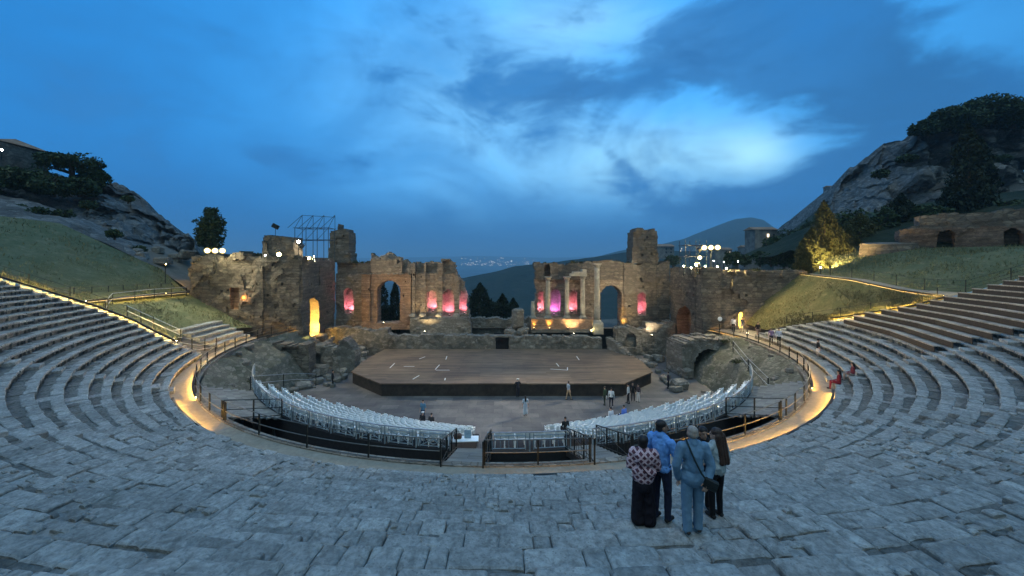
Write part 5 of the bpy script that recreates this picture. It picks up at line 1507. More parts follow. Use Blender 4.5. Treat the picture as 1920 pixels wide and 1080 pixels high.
# ---------------------------------------------------------------- steel scaffolds on the wings
def scaffold(loc, W, D_, Hs, nx, label, roof=True):
    t = empty('scaffold', loc, label=label, cat='scaffold')
    xs = np.linspace(-W / 2, W / 2, nx)
    for x in xs:
        for y in (-D_ / 2, D_ / 2):
            mb = MB(); mb.tube([(x, y, 0), (x, y, Hs[-1] if not roof else Hs[1])], .04, 6); mb.build('upright', M['scaff'], t)
    for z in Hs[:2]:
        for y in (-D_ / 2, D_ / 2): mb = MB(); mb.tube([(-W / 2 - .2, y, z), (W / 2 + .2, y, z)], .035, 6); mb.build('ledger', M['scaff'], t)
        for x in xs: mb = MB(); mb.tube([(x, -D_ / 2, z), (x, D_ / 2, z)], .035, 6); mb.build('transom', M['scaff'], t)
    mb = MB()
    for a, b in zip(xs[:-1], xs[1:]): mb.tube([(a, -D_ / 2, Hs[0]), (b, -D_ / 2, Hs[1])], .025, 5)
    mb.build('bracing', M['scaff'], t)
    if roof:
        for x in xs:
            mb = MB(); mb.tube([(x, -D_ / 2, Hs[1]), (x + .35, 0.2, Hs[2])], .03, 5); mb.tube([(x + .35, .2, Hs[2]), (x + .35, .2, Hs[1] - .2)], .03, 5); mb.tube([(x - .9, -D_ / 2, Hs[1]), (x + .35, .2, Hs[2])], .03, 5); mb.build('truss', M['scaff'], t)
        mb = MB(); mb.tube([(xs[0] + .35, .2, Hs[2]), (xs[-1] + .35, .2, Hs[2] - .25)], .03, 5); mb.build('ridge_pole', M['scaff'], t)
    return t
scaffold((-23.9, 8.2, 12.6), 4.2, 1.8, (2.7, 4.2, 5.9), 4, 'blue-grey steel truss scaffold standing on the left wing')
scaffold((24.2, 8.0, 11.2), 2.6, 1.6, (2.0, 3.4, 4.0), 3, 'low steel scaffold on the right wing, beside the bright floodlight', False)
t = empty('loudspeaker', (-27.6, 5.9, 15.5), label='black loudspeaker tilted on a thin pole above the left wall block', cat='loudspeaker')
mb = MB(); mb.tube([(0, 0, -.3), (0, 0, 1.1)], .03, 6); mb.build('pole', M['iron'], t)
mb = MB(); mb.box((0, 0, 1.35), (.38, .22, .26), .3, Matrix.Rotation(.5, 3, 'Y'), .05); mb.build('cabinet', M['iron'], t)
for i, (px, py, lab) in enumerate(((569, 460, 'dark stage spotlight hanging under the left scaffold'), (1309, 466, 'dark stage spotlight clamped to the right scaffold'))):
    t = empty('stage_spotlight', at(px, py, 47.5), label=lab, cat='spotlight')
    mb = MB(); mb.tube([(0, 0, 0), (0, -.5, -.25)], [.16, .22], 12); mb.build('body', M['iron'], t)
    mb = MB(); mb.box((0, 0, .22), (.2, .02, .02)); mb.box((-.2, 0, .1), (.015, .02, .12)); mb.box((.2, 0, .1), (.015, .02, .12)); mb.build('yoke', M['iron'], t)

# house corner with a lamp at the far left
t = empty('stone_house', tuple(P(-32, 314, 60)), label='corner of a dark stone house with a bright lamp under its eaves, top left', cat='house')
mb = MB(); mb.box((0, 1.5, 1.2), (4.2, 3.5, 2.6), 0.1, None, .05); mb.build('wall', M['greywall'], t)
mb = MB(); V = [(-4.8, -2.6, 3.75), (4.7, -2.1, 3.75), (4.4, 5.4, 3.75), (-5, 5, 3.75), (-3.5, 1.2, 4.9), (3.2, 1.5, 4.9)]; mb.add(V, [(0, 1, 5, 4), (1, 2, 5), (2, 3, 4, 5), (3, 0, 4), (3, 2, 1, 0)]); mb.build('roof', M['brick'], t)
flood(tuple(P(3, 281, 57)), float(P(3, 281, 57)[2]) - 1.2, CAMP, 'white lamp on the corner of the dark stone house', 'hot_white', .3, 120, CW, 150)
# ---------------------------------------------------------------- trees and shrubs
def leaf_cloud(pts, size, r_, flat=0.0, up=0.0, aspect=0.55):
    """Leaf sprays (bent quads) at the given points."""
    n = len(pts)
    a = r_.normal(size=(n, 3)); a[:, 2] = a[:, 2] * (1 - flat) + up; a /= np.linalg.norm(a, axis=1)[:, None]
    b = np.cross(a, r_.normal(size=(n, 3))); b /= np.linalg.norm(b, axis=1)[:, None]
    s = size * r_.uniform(.55, 1.35, n)[:, None]
    V = np.stack([pts - a * s * .5, pts + b * s * aspect * .5, pts + a * s * .6, pts - b * s * aspect * .5], 1).reshape(-1, 3)
    F = np.arange(4 * n).reshape(n, 4)
    return V, F
def make_tree(name, loc, h, w, label, cat, shape='round', n=2600, leaf=.4, mat='leaf', seed=1, group=None, trunk_h=.25, lean=0.0):
    r_ = np.random.default_rng(seed); rs = random.Random(seed)
    t = empty(name, loc, rs.uniform(0, 6), label=label, cat=cat, group=group)
    mb = MB()
    tip = .9 if shape == 'cypress' else .7
    mb.tube([(0, 0, -.3), (lean * .2, 0, h * trunk_h), (lean * .6, .02 * h, h * .5), (lean, 0, h * tip)], [w * .055 + .05, w * .045 + .04, w * .03 + .02, .02], 7)
    limbs = []
    if shape != 'cypress':
        for i in range(9):
            an = i * 2.4 + rs.uniform(-.4, .4); z0 = h * rs.uniform(trunk_h, .6); L = w * rs.uniform(.25, .46); z1 = min(h * .92, z0 + h * rs.uniform(.12, .35))
            e = (math.cos(an) * L + lean * .6, math.sin(an) * L, z1); limbs.append(e)
            mb.tube([(lean * .3, 0, z0), (e[0] * .5, e[1] * .5, z0 + (z1 - z0) * .6), e], [w * .022 + .02, w * .015 + .012, .01], 5)
    mb.build('trunk', M['bark'], t)
    if shape == 'cypress':
        z = r_.power(1.0, n) * .98 + .01; z = r_.uniform(.03, 1, n)
        prof = np.where(z < .2, .74 + z * 1.3, 1.0 - ((z - .2) / .8) ** 2.6) * (w / 2)
        an = r_.uniform(0, 2 * np.pi, n)
        lump = 1 + .22 * np.sin(an * 3 + z * 17 + seed) + .16 * np.sin(an * 5 - z * 29) + r_.normal(0, .10, n)
        rr = np.maximum(.02, prof * lump * r_.uniform(.35, 1, n) ** .4)
        pts = np.stack([rr * np.cos(an), rr * np.sin(an), z * h], 1)
        V, F = leaf_cloud(pts, leaf, r_, 0, 1.1, .45)
    else:
        nc = {'round': 34, 'umbrella': 26, 'shrub': 22, 'sparse': 64}[shape]; cs = []
        for i in range(nc):
            if i < len(limbs) and shape != 'shrub': c = np.array(limbs[i]); c = c + r_.normal(0, w * .05, 3)
            else:
                q = r_.normal(size=3); q /= np.linalg.norm(q); q *= r_.uniform(.3, 1) ** .5
                if shape == 'umbrella': c = np.array([q[0] * w * .5, q[1] * w * .5, h * (.72 + .2 * q[2])])
                elif shape == 'shrub': c = np.array([q[0] * w * .45, q[1] * w * .45, h * (.42 + .42 * q[2])])
                elif shape == 'sparse': zz_ = r_.uniform(.25, 1); c = np.array([q[0] * w * .45 * (1.15 - zz_ * .7), q[1] * w * .45 * (1.15 - zz_ * .7), h * zz_])
                else: c = np.array([q[0] * w * .42 + lean * .6, q[1] * w * .42, h * (.62 + .34 * q[2])])
            cs.append((c, r_.uniform(.09, .19) * w * (.75 if shape == 'sparse' else 1)))
        k = r_.integers(0, nc, n); q = r_.normal(size=(n, 3)); q /= np.linalg.norm(q, axis=1)[:, None]
        C = np.array([c[0] for c in cs])[k]; Rr = np.array([c[1] for c in cs])[k]
        pts = C + q * (Rr * r_.uniform(.2, 1, n) ** .5)[:, None] * np.array([1, 1, .75])
        # half of the sprays fill the whole crown and thin out where the noise is low
        q = r_.normal(size=(n * 2, 3)); q /= np.linalg.norm(q, axis=1)[:, None]; q *= r_.uniform(0, 1, n * 2)[:, None] ** .4
        ax = {'round': (.5, .5, .36, .62), 'umbrella': (.52, .52, .2, .74), 'shrub': (.5, .5, .46, .44), 'sparse': (.42, .42, .44, .56)}[shape]
        e = q * np.array([w * ax[0], w * ax[1], h * ax[2]]) * (1 + .28 * fbm(q + seed, 1.9, 3, seed))[:, None] + np.array([lean * .6, 0, h * ax[3]])
        e = e[fbm(e, 3.4 / w, 3, seed + 2) + r_.uniform(-.2, .2, len(e)) > -.02]
        pts = np.concatenate([pts[:int(n * .45)], e[:int(n * .75)]]); n = len(pts)
        pts[:, 2] = np.maximum(pts[:, 2], 0.05)
        V, F = leaf_cloud(pts, leaf, r_, .25)
    mesh('crown', V, F, M[mat], t)
    return t
def ptree(name, px, py_base, d, h_px, w_px, label, cat='tree', **kw):
    p = P(px, py_base, d)
    return make_tree(name, tuple(p), h_px * d / 723, w_px * d / 723, label, cat, **kw)
GC = 'dark trees beyond the gap'
ptree('cypress_tree', 900, 612, 66, 80, 46, 'pointed dark cypress in the gap, tallest one there', shape='cypress', n=3200, leaf=.5, mat='cypress', seed=3, group=GC)
ptree('cypress_tree', 942, 612, 70, 60, 30, 'bushy dark tree in the gap, right of the pointed cypress', shape='cypress', n=2200, leaf=.5, mat='cypress', seed=4, group=GC)
ptree('cypress_tree', 962, 612, 72, 52, 26, 'narrow dark tree at the right end of the gap', shape='cypress', n=2000, leaf=.5, mat='cypress', seed=5, group=GC)
ptree('dense_tree', 930, 615, 74, 56, 60, 'low rounded dark tree filling the gap', shape='shrub', n=2600, leaf=.6, mat='cypress', seed=6, group=GC)
ptree('cypress_tree', 715, 625, 63, 105, 26, 'dark cypress seen through the left archway, on its left side', shape='cypress', n=2200, leaf=.45, mat='cypress', seed=7, group=GC)
ptree('cypress_tree', 741, 625, 64, 96, 22, 'dark cypress seen through the left archway, on its right side', shape='cypress', n=2000, leaf=.45, mat='cypress', seed=8, group=GC)
ptree('dense_tree', 728, 625, 66, 60, 40, 'dark bush low behind the left archway', shape='shrub', n=1500, leaf=.5, mat='cypress', seed=9, group=GC)
ptree('pine_tree', 394, 485, 54, 94, 54, 'dark ragged tree standing behind the brilliant left floodlight', shape='sparse', n=5200, leaf=.38, mat='leaf', seed=10, trunk_h=.15)
# left cliff top
GL = 'dark trees on the left cliff'
for i, (px, py, d, h, w, sh, lab) in enumerate(((135, 350, 64, 62, 92, 'umbrella', 'wide windswept pine on the left cliff, tallest one there'), (178, 350, 66, 36, 46, 'shrub', 'dark shrub right of the wide pine on the left cliff'), (60, 362, 60, 52, 80, 'shrub', 'dark thicket between the house and the wide pine'), (100, 366, 60, 44, 70, 'shrub', 'dark thicket below the wide pine'), (15, 362, 58, 56, 70, 'shrub', 'dark thicket below the stone house'), (150, 366, 62, 36, 60, 'shrub', 'low dark thicket at the cliff edge below the pine'), (-20, 365, 56, 60, 60, 'shrub', 'dark thicket at the far left edge'))):
    ptree('dense_tree', px, py, d, h, w, lab, shape=sh, n=2400, leaf=.5, mat='leaf', seed=20 + i, group=GL, trunk_h=.3)
rs = random.Random(8)
for i, (px, py, w, h) in enumerate(((75, 400, 34, 14), (120, 402, 30, 12), (165, 385, 26, 12), (215, 440, 26, 12), (40, 395, 30, 14), (240, 372, 18, 9), (262, 468, 22, 10), (285, 500, 20, 12), (310, 520, 22, 13), (326, 536, 22, 16))):
    ptree('shrub', px, py + 6, 51 + (i % 3), h * 1.4, w, 'low dark shrub clinging to the left rock face', 'shrub', shape='shrub', n=500, leaf=.35, mat='leaf', seed=60 + i, group='shrubs on the left rock face')
# right cliff top
GR = 'dark trees on the right cliff'
for i, (px, py, d, h, w, lab) in enumerate(((1846, 232, 97, 56, 90, 'biggest dark tree on the crest of the right cliff'), (1780, 240, 97, 44, 66, 'dark tree left of the biggest one on the cliff crest'), (1740, 252, 98, 28, 52, 'small dark tree at the left end of the cliff crest'), (1900, 240, 96, 48, 64, 'dark tree at the right end of the cliff crest'), (1815, 245, 95, 44, 60, 'dark tree under the cliff crest, above the gully'), (1935, 236, 95, 50, 60, 'dark tree past the right end of the cliff crest'), (1885, 222, 99, 26, 34, 'small pale-edged tree between the two large crest trees'))):
    ptree('dense_tree', px, py, d, h, w, lab, shape='shrub', n=3000, leaf=.75, mat='leaf', seed=30 + i, group=GR)
for i, (px, py, d, h, w, lab) in enumerate(((1815, 420, 60, 186, 50, 'tall black cypress before the right cliff, above the brick ruin'), (1838, 418, 62, 160, 42, 'tall black cypress right of the tallest one'), (1788, 420, 61, 84, 36, 'black cypress left of the tallest one'), (1690, 455, 62, 90, 46, 'black cypress behind the rounded wall'))):
    ptree('cypress_tree', px, py, d, h, w, lab, shape='cypress', n=3600, leaf=.6, mat='cypress', seed=40 + i, group='black cypresses before the right cliff')
for i, (px, py, w, h) in enumerate(((1600, 455, 60, 60), (1640, 455, 60, 46), (1735, 408, 50, 24), (1660, 430, 40, 40), (1760, 405, 40, 18), (1875, 398, 60, 20), (1915, 396, 50, 22), (1650, 330, 26, 14), (1700, 300, 30, 12), (1880, 300, 24, 12))):
    ptree('shrub', px, py + 4, 60 if py > 380 else 84, h * 1.3, w, 'dark shrub in front of the right rock face', 'shrub', shape='shrub', n=1100, leaf=.5, mat='leaf', seed=90 + i, group='shrubs before the right rock face')
GG = 'cypress trees lit gold by the path'
for i, (px, py, d, h, w, lab) in enumerate(((1545, 516, 52, 140, 44, 'tall cypress lit gold from below, tallest by the path'), (1522, 514, 50, 86, 40, 'broad gold lit cypress left of the tallest one'), (1568, 516, 51, 96, 44, 'gold lit cypress right of the tallest one'), (1590, 514, 53, 84, 46, 'gold lit cypress nearest the rounded wall'), (1612, 470, 56, 70, 50, 'dark tree rising behind the rounded wall'), (1507, 514, 49, 66, 26, 'small gold lit cypress at the left end of the row'), (1557, 516, 54, 118, 34, 'slim gold lit cypress just right of and behind the tallest one'))):
    ptree('cypress_tree', px, py, d, h, w, lab, shape='cypress', n=7500, leaf=.27, mat='olive', seed=50 + i, group=GG)
# small trees and shrubs behind the right wing, along the ridge line
for i, (px, py, d, h, w) in enumerate(((1380, 492, 75, 26, 20), (1396, 492, 78, 20, 22), (1425, 492, 80, 26, 26), (1446, 492, 76, 22, 30), (1470, 495, 70, 24, 34), (1365, 492, 82, 24, 14), (1490, 500, 66, 22, 26), (1262, 492, 90, 18, 30), (1455, 455, 150, 30, 30), (1440, 470, 160, 30, 30))):
    ptree('dense_tree', px, py + 6, d, h * 1.2, w, 'small dark tree on the skyline behind the right wing wall', shape='shrub', n=700, leaf=.5, mat='leaf', seed=70 + i, group='small trees behind the right wing')
# weeds on the ruins
def tuft(x, y, z, s, seed, grp):
    r_ = np.random.default_rng(seed); n = 120
    q = r_.normal(size=(n, 3)) * np.array([s * .3, s * .3, s * .2]); q[:, 2] = np.abs(q[:, 2]) + .02
    V, F = leaf_cloud(q, s * .42, r_, 0, .8, .3)
    o = mesh('weed_tuft', V, F, M['olive']); o.location = (x, y, z)
    return props(o, grp[1], 'weeds', grp[0])
rs = random.Random(5)
for i in range(26):
    s = rs.choice((-1, 1)); y = rs.uniform(-9, 4)
    tuft(s * rs.uniform(20.8, 24.8), y, rs.uniform(1.6, 3.6) if False else 0.2 + (rs.uniform(1.6, 3.8)), rs.uniform(.35, .8), 400 + i, ('weeds on the rubble banks', 'dry tuft of weeds growing on a rubble bank beside the stage'))
for i in range(12):
    tuft(rs.uniform(26, 35), rs.uniform(5.4, 6.6), 11.35, rs.uniform(.35, .7), 440 + i, ('weeds on the right wing wall', 'pale tuft of weeds lit on top of the right wing wall'))
for i in range(9):
    tuft(rs.uniform(-25.5, -23.0), rs.uniform(5.2, 7.0), 12.85, rs.uniform(.4, .8), 460 + i, ('weeds on the left wing wall', 'pale tuft of weeds lit on the corner of the left wing wall'))
# fallen blocks
M['block'] = M['rubble']
def boulder(x, y, z, s, seed, lab, grp, name='fallen_block'):
    rs_ = random.Random(seed); mb = MB(); mb.box((0, 0, s[2] / 2), (s[0] / 2, s[1] / 2, s[2] / 2), rs_.uniform(0, 3), Matrix.Rotation(rs_.uniform(-.25, .25), 3, 'X'), min(s) * .2)
    V = np.array(mb.V); V += fbm(V, 2.0 / max(s), 2, seed)[:, None] * min(s) * .16
    o = mesh(name, V, mb.F, M['rubble']); o.location = (x, y, z - .06); return props(o, lab, 'stone block', grp)
rs = random.Random(21)
for i in range(110):
    s = rs.choice((-1, 1))
    x = s * rs.uniform(16.8, 22.5); y = rs.uniform(-4.5, 8.4)
    if abs(x) < 16.6 and y > -2: continue
    q = rs.choice((.35, .45, .6, .8, 1.1, 1.5)); boulder(x, y, 0.0, (q, q * rs.uniform(.5, .9), q * rs.uniform(.4, .8)), 500 + i, 'fallen stone block in the dark beside the stage', 'fallen blocks beside the stage')
for i in range(22):
    x = rs.uniform(0.6, 3.4); y = rs.uniform(10.6, 14.0); q = rs.uniform(.5, 1.3); boulder(x, y, 2.5 + rs.uniform(0, 1.0) * (1 - abs(x - 2) / 2), (q, q * .8, q * .7), 560 + i, 'rubble block heaped right of the stage doorway', 'rubble heap by the doorway')
boulder(2.2, 12.4, 3.6, (1.5, 1.2, 2.6), 601, 'tall leaning rock at the ruined end of the right wall', None, 'leaning_rock')
for i in range(30):
    s = rs.choice((-1, 1)); th = rad(rs.uniform(56, 86)); r = rs.uniform(21.5, 25)
    x, y = s * r * math.sin(th), -r * math.cos(th); q = rs.uniform(.3, .8)
    boulder(x, y, max(.2, (r - 20.4) * .9), (q, q * .8, q * .6), 620 + i, 'loose stone lying on a rubble bank below the walkway', 'loose stones on the banks')

# ---------------------------------------------------------------- far lights and houses
mb = MB(); rs = random.Random(2)
def glow(px, py, d, r): c = P(px, py, d); mb.box(tuple(c), (r, r, r), .5)
for _ in range(110):
    px = rs.choice([rs.uniform(850, 1010), rs.uniform(860, 960), rs.uniform(860, 1130)]); glow(px, rs.gauss(494, 4.5) - (px - 900) * .01, 7000, rs.uniform(2.5, 6))
for _ in range(26): glow(rs.uniform(868, 905), rs.gauss(548, 9), 1400, rs.uniform(.6, 1.3))
for _ in range(26): glow(rs.uniform(1215, 1500), rs.uniform(466, 486), 700, rs.uniform(.3, .6))
o = mb.build('town_lights', emit('town_light', (1.0, .88, .68), 2.2)); props(o, 'scattered far town lights on the plain and coast', 'town lights', None, 'stuff')
M['render_wall'] = plain('rendered_house_wall', (0.20, 0.18, 0.16), .9, var=.2, scale=.5)
M['lit_win'] = emit('lit_window', (1.0, .85, .6), 2.0)
def house(px, py, d, w, h, label, lit=1, seed=0):
    t = empty('hillside_house', tuple(P(px, py, d)), label=label, cat='house', group='houses behind the right wing'); rs_ = random.Random(seed)
    mb = MB(); mb.box((0, 0, h / 2 - 2), (w / 2, w * .3, h / 2 + 2), .1); mb.build('wall', M['render_wall'], t)
    mb = MB(); z = h; V = [(-w * .55, -w * .36, z), (w * .55, -w * .36, z), (w * .55, w * .36, z), (-w * .55, w * .36, z), (-w * .5, 0, z + w * .13), (w * .5, 0, z + w * .13)]; mb.add(V, [(0, 1, 5, 4), (1, 2, 5), (2, 3, 4, 5), (3, 0, 4), (3, 2, 1, 0)]); mb.build('roof', M['brick'], t)
    for i in range(4):
        x = (i - 1.5) * w * .22
        for zz_ in (h * .3, h * .7):
            mb = MB(); mb.box((x, -w * .31 - x * .1, zz_), (w * .04, .06, h * .09), .1); mb.build('window', M['lit_win'] if rs_.random() < .16 * lit else M['black'], t)
for i, (px, py, d, w, h, lab) in enumerate(((1426, 470, 150, 9, 8, 'pale square house with rows of windows on the near ridge'), (1476, 492, 120, 6, 4, 'small house behind the far end of the right wing'), (1405, 488, 180, 8, 6, 'low house left of the pale square house'), (1350, 488, 220, 10, 6, 'low house behind the bright right floodlight'), (1240, 478, 420, 22, 9, 'lit white house beyond the right tower'), (1560, 366, 290, 9, 6, 'lit house high on the ridge beside the right cliff'))):
    house(px, py, d, w, h, lab, 2, 30 + i)
rs = random.Random(77)
for i in range(26):
    x = 22.6 + rs.uniform(-3.0, 3.0); y = .8 + rs.uniform(0, 3.2); q = rs.uniform(.35, .9)
    boulder(x, y, 4.1 - .06 * (x - 22.4) ** 2, (q, q * .8, q * .45), 700 + i, 'rubble stone lying on top of the vaulted passage', 'rubble on the vaulted passage')
for i in range(34):
    x = rs.uniform(-23.5, -17); y = rs.uniform(6.2, 9.8); q = rs.uniform(.4, 1.2)
    boulder(x, y, 0.1 + max(0, (-x - 17.5) * .42) + rs.uniform(0, .3), (q, q * .8, q * .7), 740 + i, 'rubble stone heaped between the left wing and the stage', 'rubble heap left of the stage')
for i in range(26):
    tuft(rs.choice([rs.uniform(-23, -14), rs.uniform(5, 22)]), 14.6 + rs.uniform(0, 1.2), 12.35, rs.uniform(.3, .7), 800 + i, ('weeds on the stage wall', 'dry tuft of weeds growing on top of the stage wall'))
for i in range(12):
    boulder(rs.uniform(-50, -41), rs.uniform(7, 15), 12.2 + rs.uniform(0, 1.4), (rs.uniform(.8, 2.2), rs.uniform(.7, 1.6), rs.uniform(.6, 1.3)), 900 + i, 'grey boulder at the foot of the left rock face', 'boulders under the left rock face', 'boulder')
for i in range(14):
    tuft(rs.uniform(-36, -25.5), 5.6 + rs.uniform(0, .8), 13.3, rs.uniform(.3, .7), 840 + i, ('weeds on the left wing front', 'dry tuft of weeds along the top of the left wing front'))

for i, (px, py, d, h, w) in enumerate(((1450, 470, 95, 40, 36), (1478, 462, 100, 46, 34), (1500, 455, 104, 40, 34), (1520, 445, 108, 44, 34), (1540, 430, 112, 40, 32), (1490, 480, 85, 34, 44), (1465, 486, 80, 26, 40), (1428, 482, 120, 22, 30))):
    ptree('dense_tree', px, py + 8, d, h, w, 'dark bushy tree on the slope below the right cliff', shape='shrub', n=1500, leaf=.6, mat='leaf', seed=170 + i, group='trees on the slope below the right cliff')
# ---------------------------------------------------------------- people
def capsule(mb, a, ra, b, rb, n=12):
    a = Vector(a); b = Vector(b); d = b - a; L = d.length
    t = d.normalized() if L > 1e-6 else Vector((0, 0, 1))
    pts = [a - t * ra]; rs = [ra * .02]
    for q in (60, 30): pts.append(a - t * ra * math.sin(rad(q))); rs.append(ra * math.cos(rad(q)))
    pts.append(a); rs.append(ra); pts.append(b); rs.append(rb)
    for q in (30, 60): pts.append(b + t * rb * math.sin(rad(q))); rs.append(rb * math.cos(rad(q)))
    pts.append(b + t * rb); rs.append(rb * .02)
    up = Vector((0, 0, 1)) if abs(t.z) < .95 else Vector((1, 0, 0))
    u = t.cross(up).normalized(); v = t.cross(u); V = []; F = []
    for p, r in zip(pts, rs):
        for k in range(n):
            an = 2 * math.pi * k / n; V.append(p + (u * math.cos(an) + v * math.sin(an)) * r)
    N = len(pts)
    for i in range(N - 1):
        for k in range(n): F.append((i * n + k, i * n + (k + 1) % n, (i + 1) * n + (k + 1) % n, (i + 1) * n + k))
    F.append(tuple(range(n))[::-1]); F.append(tuple((N - 1) * n + k for k in range(n)))
    mb.add(V, F)
class Body:
    """Rounded shapes that are fused into one continuous skin; each carries the index of its material."""
    def __init__(s): s.c = []
    def cap(s, a, ra, b, rb, m): s.c.append(('c', np.array(a, float), ra, np.array(b, float), rb, m)); return s
    def ell(s, c, r, m, rx=0.0, ry=0.0, rz=0.0):
        R = Matrix.Rotation(rz, 3, 'Z') @ Matrix.Rotation(ry, 3, 'Y') @ Matrix.Rotation(rx, 3, 'X'); s.c.append(('e', np.array(c, float), np.array(r, float), np.array(R), 0, m)); return s
    def fuse(s, name, mats, parent=None, voxel=.012, smooth=4, fold=0.0, seed=0):
        mb = MB()
        for k in s.c:
            if k[0] == 'c': capsule(mb, k[1], k[2], k[3], k[4])
            else:
                n = 14; V = []; F = []
                for i in range(9):
                    ph = math.pi * (i + .001) / 8.0 if i < 8 else math.pi * .9999
                    for j in range(n):
                        th = 2 * math.pi * j / n
                        V.append(k[3] @ (np.array([math.sin(ph) * math.cos(th), math.sin(ph) * math.sin(th), math.cos(ph)]) * k[2]) + k[1])
                for i in range(8):
                    for j in range(n): F.append((i * n + j, (i + 1) * n + j, (i + 1) * n + (j + 1) % n, i * n + (j + 1) % n))
                F.append(tuple(range(n))); F.append(tuple(8 * n + j for j in range(n))[::-1])
                mb.add(V, F)
        o = mb.build(name)
        m = o.modifiers.new('fuse', 'REMESH'); m.mode = 'VOXEL'; m.voxel_size = voxel
        if smooth: m2 = o.modifiers.new('relax', 'SMOOTH'); m2.iterations = smooth; m2.factor = .5
        dg = bpy.context.evaluated_depsgraph_get(); dg.update()
        me = bpy.data.meshes.new_from_object(o.evaluated_get(dg)); old = o.data
        bpy.data.objects.remove(o); bpy.data.meshes.remove(old)
        me.name = name
        nv = len(me.vertices); co = np.zeros(nv * 3); me.vertices.foreach_get('co', co); co = co.reshape(-1, 3)
        if fold:
            no = np.zeros(nv * 3); me.vertices.foreach_get('normal', no); no = no.reshape(-1, 3)
            f = fbm(co * np.array([1, 1, .45]), 13, 3, seed, ridged=True) * fold
            co = co + no * f[:, None]; me.vertices.foreach_set('co', co.reshape(-1)); me.update()
        npoly = len(me.polygons); ce = np.zeros(npoly * 3); me.polygons.foreach_get('center', ce); ce = ce.reshape(-1, 3)
        best = np.full(npoly, 1e9); lab = np.zeros(npoly, int)
        for k in s.c:
            if k[0] == 'c':
                ab = k[3] - k[1]; t = np.clip(((ce - k[1]) @ ab) / max(1e-9, ab @ ab), 0, 1)
                dd = np.linalg.norm(ce - k[1] - t[:, None] * ab, axis=1) - (k[2] * (1 - t) + k[4] * t)
            else:
                q = ((ce - k[1]) @ k[3]) / k[2]; dd = (np.linalg.norm(q, axis=1) - 1) * k[2].min()
            z = dd < best - 1e-4; best[z] = dd[z]; lab[z] = k[5]
        o = link(name, me, mats, parent)
        me.polygons.foreach_set('material_index', lab.astype(np.int32)); me.polygons.foreach_set('use_smooth', [True] * npoly); me.update()
        return o

CM = {}
def cloth(col, rough=.85):  # woven cloth
    k = tuple(round(c, 3) for c in col)
    if k not in CM: CM[k] = plain('cloth', col, rough, var=.05, scale=14, bump=.15, spec=.2)
    return CM[k]
SKIN = plain('skin', (.42, .25, .18), .55, var=.06, scale=12); SKIN_D = plain('tanned_skin', (.26, .15, .10), .55, var=.06, scale=12)
HAIR_D = plain('dark_hair', (.018, .013, .011), .5, var=.3, scale=40); HAIR_B = plain('brown_hair', (.05, .027, .018), .5, var=.3, scale=40); HAIR_G = plain('grey_hair', (.36, .34, .32), .6, var=.2, scale=40)
def dirn(*v): v = np.array(v, float); return v / np.linalg.norm(v)

def joints(h=1.75, sit=False, arms=None, stride=.0, lean=0.0):
    k = h / 1.75; J = {}
    J['head'] = np.array([0, .02 + lean * 1.1, 1.63]) * k; J['neck'] = np.array([0, lean, 1.50]) * k; J['chest'] = np.array([0, lean * .7, 1.30]) * k; J['waist'] = np.array([0, lean * .3, 1.08]) * k; J['hip'] = np.array([0, 0, .93]) * k
    for s, n in ((-1, 'l'), (1, 'r')):
        J[n + 'sh'] = np.array([s * .185, lean * .9, 1.42]) * k
        J[n + 'el'] = np.array([s * .235, -.02 + lean * .6, 1.13]) * k; J[n + 'ha'] = np.array([s * .245, .06 + lean * .4, .87]) * k
        J[n + 'hp'] = np.array([s * .09, 0, .92]) * k
        f = s * stride
        J[n + 'kn'] = np.array([s * .10, f * .5 + .02, .50]) * k; J[n + 'an'] = np.array([s * .10, f, .085]) * k
        if sit:
            J[n + 'kn'] = np.array([s * .11, .42, .0]) * k + np.array([0, 0, .95 * k]); J[n + 'an'] = np.array([s * .11, .46, .50]) * k
    for a, v in (arms or {}).items(): J[a] = np.array(v) * k
    J['k'] = k
    return J

def hand(B, wrist, fwd, side, m, k=1.0, curl=.35, fine=True):
    """A palm, four bent fingers and a thumb leaving the side of the palm."""
    f = dirn(*fwd); sd = np.array(side, float); sd = dirn(*(sd - f * (sd @ f))); nrm = np.cross(f, sd)
    w = np.array(wrist); p = w + f * .085 * k
    B.cap(w, .024 * k, p - f * .02 * k, .03 * k, m); B.ell(w + f * .05 * k, (.042 * k, .045 * k, .018 * k), m, 0, 0, 0)
    if not fine: B.cap(p - f * .02 * k, .028 * k, p + f * .06 * k - nrm * .02, .018 * k, m); return
    for i, L in enumerate((.070, .080, .075, .058)):
        b = p + sd * (i - 1.5) * .021 * k; kn = b + (f * math.cos(curl) - nrm * math.sin(curl)) * L * .55 * k; tip = kn + (f * math.cos(curl * 2.2) - nrm * math.sin(curl * 2.2)) * L * .5 * k
        B.cap(b, .0098 * k, kn, .0092 * k, m); B.cap(kn, .0092 * k, tip, .0075 * k, m)
    b = w + f * .03 * k - sd * .034 * k; kn = b + (f * .6 - sd * .75) * .04 * k; B.cap(b, .012 * k, kn, .0105 * k, m); B.cap(kn, .0105 * k, kn + (f * .95 - sd * .2 - nrm * .2) * .035 * k, .0085 * k, m)

